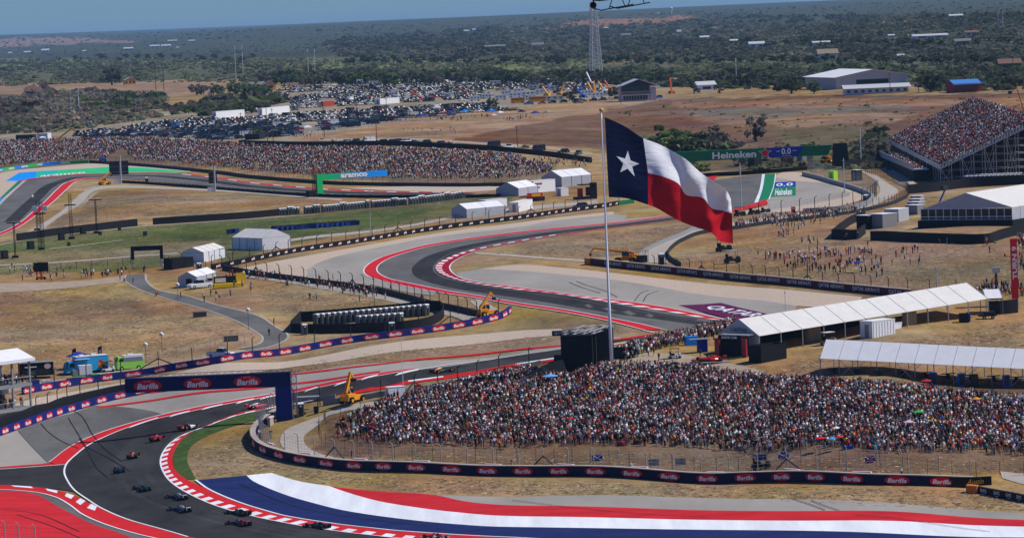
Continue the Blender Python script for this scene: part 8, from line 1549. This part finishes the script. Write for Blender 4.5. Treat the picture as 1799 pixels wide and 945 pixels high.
t = house(1533, 153, 132, 31, 'canvas_wall', 'canvas_white', 'great white roofed barn at the field edge', .2, 'y', 1, depm=60, cat='barn', name='barn'); t = house(1541, 165, 112, 17, 'metal_roof', 'metal_roof', 'long low pale shed in front of the white barn', .05, 'x', 9, depm=9, cat='shed', name='shed')
t = house(1701, 162, 48, 22, 'brick_red', 'blue_roof', 'red walled shed with a two step blue roof', .2, 'x', 2, depm=14, cat='shed', name='shed'); rbox(t, 'lean_to_roof', (0, -3, 4.3), (16, 5, .3), 'blue_roof')
house(1242, 160, 34, 17, 'white_metal', 'metal_roof', 'white metal shed right of the pavilion', .3, 'x', 1, cat='shed', name='shed'); house(1193, 148, 28, 11, 'yellow_machine', 'tan_roof', 'yellow boxy building behind the pavilion roof', .1, 'x', 0, cat='building', name='building')
for a in ((1455, 108, 44, 16, 'house_wall', 'tan_roof', 'tan hip roofed country house among trees, above the white barn'), (1193, 62, 9, 7, 'white_metal', 'canvas_white', 'tiny white tall house on the hill above the pavilion'), (1238, 70, 20, 5, 'white_metal', 'metal_roof', 'long white mobile home right of the tiny tall house'), (1290, 76, 18, 5, 'brick_red', 'metal_roof', 'red house with white side on the hill'), (1330, 84, 34, 8, 'white_metal', 'metal_roof', 'cluster of pale sheds at the left of the hill'), (1447, 79, 46, 5, 'white_metal', 'metal_roof', 'long flat white shed below the ridge'), (1566, 66, 14, 4, 'white_metal', 'metal_roof', 'small white roof left of the long pale greenhouse'),
          (1635, 68, 76, 6, 'white_metal', 'canvas_white', 'very long pale greenhouse on the hill'), (1708, 62, 30, 6, 'house_wall', 'brown_roof', 'brown roofed house at the right end of the greenhouse'), (1692, 79, 36, 8, 'house_wall', 'grey_roof', 'grey roofed house below the brown roofed one'), (1745, 76, 26, 6, 'white_metal', 'canvas_white', 'white flat roofed house at the far right'), (1680, 32, 30, 5, 'white_metal', 'canvas_white', 'white house highest on the right hill'), (1583, 102, 16, 5, 'house_wall', 'metal_roof', 'pale roof between trees right of the country house'), (1775, 125, 50, 16, 'brown_roof', 'brown_roof', 'big brown roofed house at the right edge'), (1065, 52, 9, 3, 'white_metal', 'canvas_white', 'white speck house on the far tan slope'), (1157, 26, 5, 2.2, 'white_metal', 'canvas_white', 'white speck house on the tan ridge by the mast'), (1100, 66, 22, 5, 'house_wall', 'blue_roof', 'blue grey roof in the woods right of the mast'), (945, 86, 26, 8, 'house_wall', 'grey_roof', 'blue grey gabled house left of the mast'), (820, 57, 12, 3, 'white_metal', 'canvas_white', 'white flat shed on the dark hill'), (833, 56, 7, 4, 'white_metal', 'canvas_white', 'white house next to the shed on the dark hill'), (870, 86, 44, 5, 'house_wall', 'blue_roof', 'row of blue grey roofs above the left trees'),
          (80, 93, 16, 5, 'white_metal', 'canvas_white', 'white farm roof on the far plain, middle left'), (48, 95, 14, 3.5, 'white_metal', 'metal_roof', 'pale farm roof left of the whitest one'), (18, 97, 8, 4, 'white_metal', 'canvas_white', 'white farm shed at the far left plain'), (148, 92, 9, 2.5, 'white_metal', 'metal_roof', 'small pale roof right of the white farm'), (226, 89, 20, 4, 'silver', 'metal_roof', 'pale blue warehouse on the far plain'), (272, 84, 20, 3.5, 'white_metal', 'canvas_white', 'left half of the long white warehouse pair'), (292, 84, 20, 4, 'white_metal', 'canvas_white', 'right half of the long white warehouse pair'), (312, 86, 6, 2.5, 'white_metal', 'canvas_white', 'tiny white shed right of the warehouse pair'), (303, 74, 20, 2.5, 'house_wall', 'metal_roof', 'long pale building left in the haze'), (337, 74, 14, 2.5, 'house_wall', 'metal_roof', 'long pale building right in the haze'), (180, 96, 18, 3, 'house_wall', 'brown_roof', 'brown farm building on the far plain')):
    a = list(a); a[2] *= .8; a[3] *= 1.35; a[5] = {'canvas_white': 'metal_roof', 'blue_roof': 'grey_roof'}.get(a[5], a[5]); house(*a, win=2, dep=.35)
# two storey pavilion
b = at(1122, 178); k = ppm(b); t = thing('pavilion', 'two storey black and grey pavilion with a silver sloping roof', 'pavilion', b, .12); L, w = 60/k, 12
rbox(t, 'ground_floor', (-1.5, w/2, 1.9), (L-3, w, 4.2), 'house_wall'); rbox(t, 'upper_floor', (-1.5, w/2, 6.2), (L-3, w, 4.4), 'glass_dark'); rbox(t, 'stair_tower', (L/2-1.5, w/2, 3.6), (4, w, 7.6), 'silver'); rbox(t, 'balcony_rail', (-1.5, -.9, 5.0), (L-3, .15, 1.1), 'grey_box'); rbox(t, 'balcony', (-1.5, -.4, 4.3), (L-3, 2, .3), 'charcoal')
for i in range(9): rbox(t, 'window', (-L/2+1.6+i*(L-5)/9, -.05, 1.9), (1.3, .1, 2.4), 'glass_dark')
m = MB(); m.slab((-L/2-1, -2.5, 8.6), (0, -2.5, 12.2), (0, w+2, 12.2), (-L/2-1, w+2, 8.6), .25, 'metal_roof'); m.slab((0, -2.5, 12.2), (L/2+2, -2.5, 8.6), (L/2+2, w+2, 8.6), (0, w+2, 12.2), .25, 'metal_roof'); m.build('roof', t); m = MB(); m.add([(-L/2, -.4, 8.4), (L/2, -.4, 8.4), (0, -.4, 12)], [(0, 1, 2)], 'charcoal'); m.build('gable', t)
# yellow school buses, campers, box trucks in the yard
def bus(x, y, lpx, col, lb, h=3.1, name='school_bus', stripe=True):
    b = at(x, y); L = lpx/ppm(b); t = thing(name, lb, 'bus' if 'bus' in name else 'camper' if 'camper' in name else 'truck', b, .08); rbox(t, 'body', (0, 1.2, h/2+.3), (L, 2.4, h), col, (.98, .9)); rbox(t, 'roof', (0, 1.2, h+.32), (L*.97, 2.1, .12), 'white_metal')
    for i in range(6 if stripe else 3): rbox(t, 'window', (-L/2+L*(i+.6)/(6.2 if stripe else 3.2), -.03, h*.72), (L/(9 if stripe else 7), .06, h*.24), 'glass_dark')
    for x_ in (-L*.33, L*.33): wheel(t, x_, -.05, .5)
for a in ((910, 182, 24, 'yellow_machine', 'yellow school bus, left one at the sandy field edge'), (944, 180, 30, 'yellow_machine', 'yellow school bus, right one beside the cream camper')): bus(*a)
for i, (x, y, l, c) in enumerate(((975, 178, 34, 'house_wall'), (905, 172, 22, 'white_metal'), (928, 170, 24, 'white_metal'), (952, 166, 24, 'white_metal'), (912, 164, 20, 'white_metal'), (890, 168, 18, 'white_metal'), (880, 176, 20, 'white_metal'), (932, 176, 20, 'white_metal'), (960, 160, 34, 'silver'), (940, 158, 22, 'silver'), (1050, 172, 22, 'white_metal'), (1030, 168, 18, 'white_metal'), (855, 174, 18, 'white_metal'), (835, 178, 18, 'white_metal'), (690, 170, 14, 'white_metal'), (790, 172, 16, 'white_metal'), (1095, 168, 12, 'white_metal'), (630, 147, 16, 'white_metal'), (658, 150, 20, 'white_metal'), (788, 138, 16, 'charcoal'), (870, 150, 20, 'silver'))):
    bus(x, y, l, c, ('cream camper just right of the school buses' if i == 0 else f'{"silver roofed" if c == "silver" else "white" if c != "charcoal" else "dark"} camper or box truck, {ordinal(i-1)} one counted into the yard from the buses'), 2.8, 'camper', False)
def pole(x, yb, yt, lb, m_='wood_pole', arm=0, r=.16, lamp=False):
    b = at(x, yb); k = ppm(b); h = (yb-yt)/k; t = thing('utility_pole', lb, 'pole', b); m = MB(); m.tube((0, 0, -.5), (0, 0, h), r*1.2, m_, 6, r*.8); m.build('pole', t)
    if arm: m = MB(); m.box((0, 0, h-.7), (arm, .15, .15), m_); m.build('cross_arm', t)
    if lamp: m = MB(); m.box((.5, 0, h), (1.6, .3, .15), 'grey_box'); m.build('lamp_head', t)
for a in ((39, 232, 202, 'dark pole above the far left crowd, rightmost of a pair'), (3, 236, 200, 'dark pole at the very left edge'), (224, 212, 192, 'short dark pole at the left end of the lower car park'), (470, 248, 178, 'tall dark pole left of the domed white canopy'), (425, 252, 198, 'dark pole by the charcoal container'), (480, 250, 190, 'second dark pole by the charcoal container'), (570, 242, 188, 'dark pole right of the domed white canopy'), (627, 215, 174, 'dark pole among the parked cars in the middle'), (680, 216, 172, 'dark pole at the fence of the sandy field'), (662, 252, 212, 'dark pole behind the white delivery van'), (909, 258, 220, 'brown pole above the large black van'), (590, 122, 100, 'dark pole with a bright arm on the brush plain'), (815, 130, 105, 'dark pole on the brush plain, right part'), (740, 120, 98, 'thin pole on the brush plain middle'), (547, 168, 130, 'pole by the lot next to the yellow gabled house'),
          (1091, 184, 146, 'dark pole standing in front of the pavilion'), (1564, 165, 128, 'pole rising in front of the white barn'), (1614, 163, 120, 'pole right of the white barn'), (1780, 132, 100, 'pole beside the big brown roofed house'), (1662, 110, 92, 'pole on the wooded hill'), (1477, 100, 78, 'pole above the country house'), (1516, 112, 96, 'pole right of the country house'), (1218, 92, 55, 'thin pole on the hill, left side'), (1015, 118, 80, 'pole left of the lattice mast'), (1090, 120, 100, 'pole right of the lattice mast'), (1366, 60, 35, 'thin pole high on the hill'), (1512, 60, 38, 'second thin pole high on the hill'), (1572, 62, 36, 'third thin pole high on the hill'), (415, 188, 152, 'dark pole beside the white wall on the tan field')):
    pole(*a, arm=1.8)
for a in ((1294, 148, 102, 'tall white light pole right of the white metal shed', 'float_white', 1.0, .22), (1513, 290, 224, 'slim white pole above the hairpin', 'float_white', 0, .15), (1303, 374, 287, 'tall grey pole at the hairpin right of the flag tip', 'silver', 0, .2), (1484, 340, 278, 'grey lamp post on the hairpin barrier', 'silver', 1.0, .15), (1646, 505, 468, 'grey lamp post behind the cream canopy', 'silver', .8, .14), (651, 411, 373, 'grey pole behind the black lettered barrier', 'silver', .6, .14), (709, 692, 593, 'very thin tall aerial mast by the straight', 'float_white', 0, .06), (659, 556, 484, 'thin dark mast behind the toilet yard', 'dark_steel', .5, .07), (1380, 545, 508, 'thin aerial above the cream canopy roof', 'silver', .4, .06), (708+35, 0, 0, '', '', 0, 0)):
    if a[1]: pole(a[0], a[1], a[2], a[3], a[4], a[5], a[6])
def hframe(x, yb, yt, wpx, lb, m_='float_white'):
    b = at(x, yb); k = ppm(b); h = (yb-yt)/k; w = wpx/k; t = thing('pylon', lb, 'pylon', b); [ (lambda m: (m.tube((s*w/2, 0, -.5), (s*w/2, 0, h), .28, m_, 6), m.build('leg', t)))(MB()) for s in (-1, 1)]; rbox(t, 'cross_arm', (0, 0, h*.9), (w*1.9, .3, .3), m_)
for a in ((421, 138, 80, 13, 'pale twin legged power pylon left of the car park'), (548, 136, 86, 12, 'pale twin legged power pylon above the car park'), (132, 199, 157, 14, 'pale twin legged pylon on the left scrub'), (1758, 46, 22, 8, 'pale twin legged pylon on the right hill')): hframe(*a)
for a in ((281, 160, 116, 14, 'dark wooden twin pole on the tan field'), (736, 124, 104, 12, 'dark wooden twin pole on the brush plain'), (885, 126, 100, 10, 'dark wooden twin pole right of the brush plain')): hframe(*a, 'wood_pole')
b = at(1047, 140); k = ppm(b); h = 136/k; t = thing('radio_mast', 'very tall grey lattice radio mast rising above the horizon', 'mast', b, .3); nb_ = 17; wz = lambda i: (4.1-2.6*i/nb_)
for j in range(4):
    m = MB(); sx, sy = ((-1, -1), (1, -1), (1, 1), (-1, 1))[j]; m.tube((sx*wz(0), sy*wz(0), -1), (sx*wz(nb_), sy*wz(nb_), h), .34, 'silver', 4); m.build('leg', t); m = MB(); ex, ey = ((1, -1), (1, 1), (-1, 1), (-1, -1))[j]
    for i in range(nb_):
        a, c, z0, z1 = wz(i), wz(i+1), h*i/nb_, h*(i+1)/nb_; m.tube((sx*a, sy*a, z0), (ex*c, ey*c, z1), .2, 'silver', 3, caps=False); m.tube((ex*a, ey*a, z0), (sx*c, sy*c, z1), .2, 'silver', 3, caps=False); m.tube((sx*c, sy*c, z1), (ex*c, ey*c, z1), .16, 'silver', 3, caps=False)
    m.build('lattice', t)
t, h, k = tower(708, 47, 24, 12, 'far radio mast on the dark hill', m_='grey_box')
b = at(1180, 26); k = ppm(b); t = thing('water_tower', 'white water tower on the far blue ridge', 'water tower', b); m = MB(); m.tube((0, 0, 0), (0, 0, 9/k), .9/k, 'white_metal', 8); m.build('stem', t); m = MB(); m.ball((0, 0, 10.5/k), 2.2/k, 'white_metal', 10, 6); m.build('tank', t)
# flood lamps and speakers near the tower sign
t, h, k = tower(1751, 525, 476, .35, 'black lamp mast with a cluster of lamps left of the red tower', m_='black_paint'); rbox(t, 'lamp_cluster', (0, -.2, h+.2), (1.5, .8, 1.1), 'silver')
# helicopter passing the top edge
def airp(px, py, Y): r = fwd*FPX+RT*(px-W0/2)-UP*(py-H0/2); s = Y/r[1]; return Vector((r[0]*s, r[1]*s, HC+r[2]*s))
HY = 470.0; kk = FPX/HY; o = airp(1098, 12, HY); t = thing('helicopter', 'helicopter crossing the top edge, only its dark skids and camera ball in view', 'helicopter', o); t.rotation_euler = (.06, -.14, 0)
U = 1/kk
for s, dx in ((-1, 8*U), (1, -20*U)):
    m = MB(); m.tube((-22*U+dx, s*1.15, .0), (36*U+dx, s*1.15, 0), .07, 'black_paint', 6); m.tube((-22*U+dx, s*1.15, 0), (-34*U+dx, s*1.15, .42), .07, 'black_paint', 6); m.build('skid', t)
    for x in (-8, 26): m = MB(); m.tube((x*U+dx, s*1.15, 0), (x*U+dx*.6, s*.5, 1.1), .06, 'black_paint', 5); m.build('skid_strut', t)
m = MB(); m.loft([[(x, math.cos(a)*w_, z0+math.sin(a)*h_) for a in np.linspace(0, 2*math.pi, 11)[:-1]] for x, w_, h_, z0 in ((-3.9, .25, .25, 1.7), (-3.0, .75, .7, 1.9), (-1.4, 1.0, 1.0, 2.1), (.8, 1.0, 1.0, 2.2), (2.3, .6, .6, 2.5), (3.2, .28, .3, 2.7), (7.6, .14, .16, 3.0))], 'black_paint'); m.build('fuselage', t, True)
m = MB(); m.loft([[(x, math.cos(a)*w_, z0+math.sin(a)*h_) for a in np.linspace(0, 2*math.pi, 9)[:-1]] for x, w_, h_, z0 in ((-3.7, .5, .45, 2.05), (-2.6, .86, .72, 2.25), (-1.4, 1.02, .7, 2.5))], 'glass_dark'); m.build('windscreen', t, True)
rbox(t, 'tail_fin', (7.4, 0, 3.5), (.7, .1, 1.5), 'black_paint', (.6, 1), (.3, 0)); rbox(t, 'rotor_mast', (0, 0, 3.4), (.3, .3, 1.0), 'dark_steel')
for i in range(4): m = MB(); m.box((0, 2.7, 0), (.28, 5.2, .05), 'charcoal'); o2 = m.build('rotor_blade', t); o2.location = (0, 0, 3.9); o2.rotation_euler = (0, 0, .5+i*math.pi/2)
for i in range(2): m = MB(); m.box((0, 0, .55), (.12, .04, 1.0), 'charcoal'); o2 = m.build('tail_rotor_blade', t); o2.location = (7.5, .2, 3.3); o2.rotation_euler = (0, i*math.pi, 0)
cb = airp(1043, 2, HY)-o; m = MB(); m.ball((0, 0, 0), .44, 'black_paint', 12, 8); m.tube((0, 0, .3), (.6, 0, 1.3), .09, 'black_paint', 5); q = m.build('camera_ball', t, True); q.location = cb
# printed words on the track pads
def pad_text(s, corners, mt, scale=.8):
    """flat lettering laid between two photo points along the pad, its height between the second pair"""
    a, b, c = (at(*q) for q in corners); v, f, _ = text_mesh(s, mt, width=1, height=1, bold=.02); U_ = b-a; V_ = c-a; m = MB(); P0 = a
    vs = []
    for x, _, z in v: p = P0+U_*(.5+x)+V_*(.5+z); vs.append((p.x, p.y, G(p.x, p.y)+.2))
    m.add(vs, f, mt); return tag(m.build('painted_lettering'), kind='structure')
pad_text('QATAR', [(1231, 541), (1315, 559), (1262, 538)], 'paint_white'); pad_text('aramco', [(70, 312), (150, 305.5), (71, 309.2)], 'paint_white'); pad_text('Heineken', [(1361, 345), (1391, 343.5), (1363, 333)], 'paint_white'); pad_text('0.0', [(1363, 328.8), (1393, 327.3), (1364, 323.5)], 'paint_white')
SL = {}
for o in COL.objects:
    if o.parent is None and o.get('category'): SL.setdefault(o['label'], []).append(o)
for l_, os_ in SL.items():
    if 1 < len(os_) and len(l_.split()) < 16:
        os_.sort(key=lambda o: w2px([tuple(o.location)])[0, 0])
        for i, o in enumerate(os_): o['label'] = f'{ordinal(i)}-from-left {l_}'
print('total', time.time()-T0, len(bpy.data.objects))
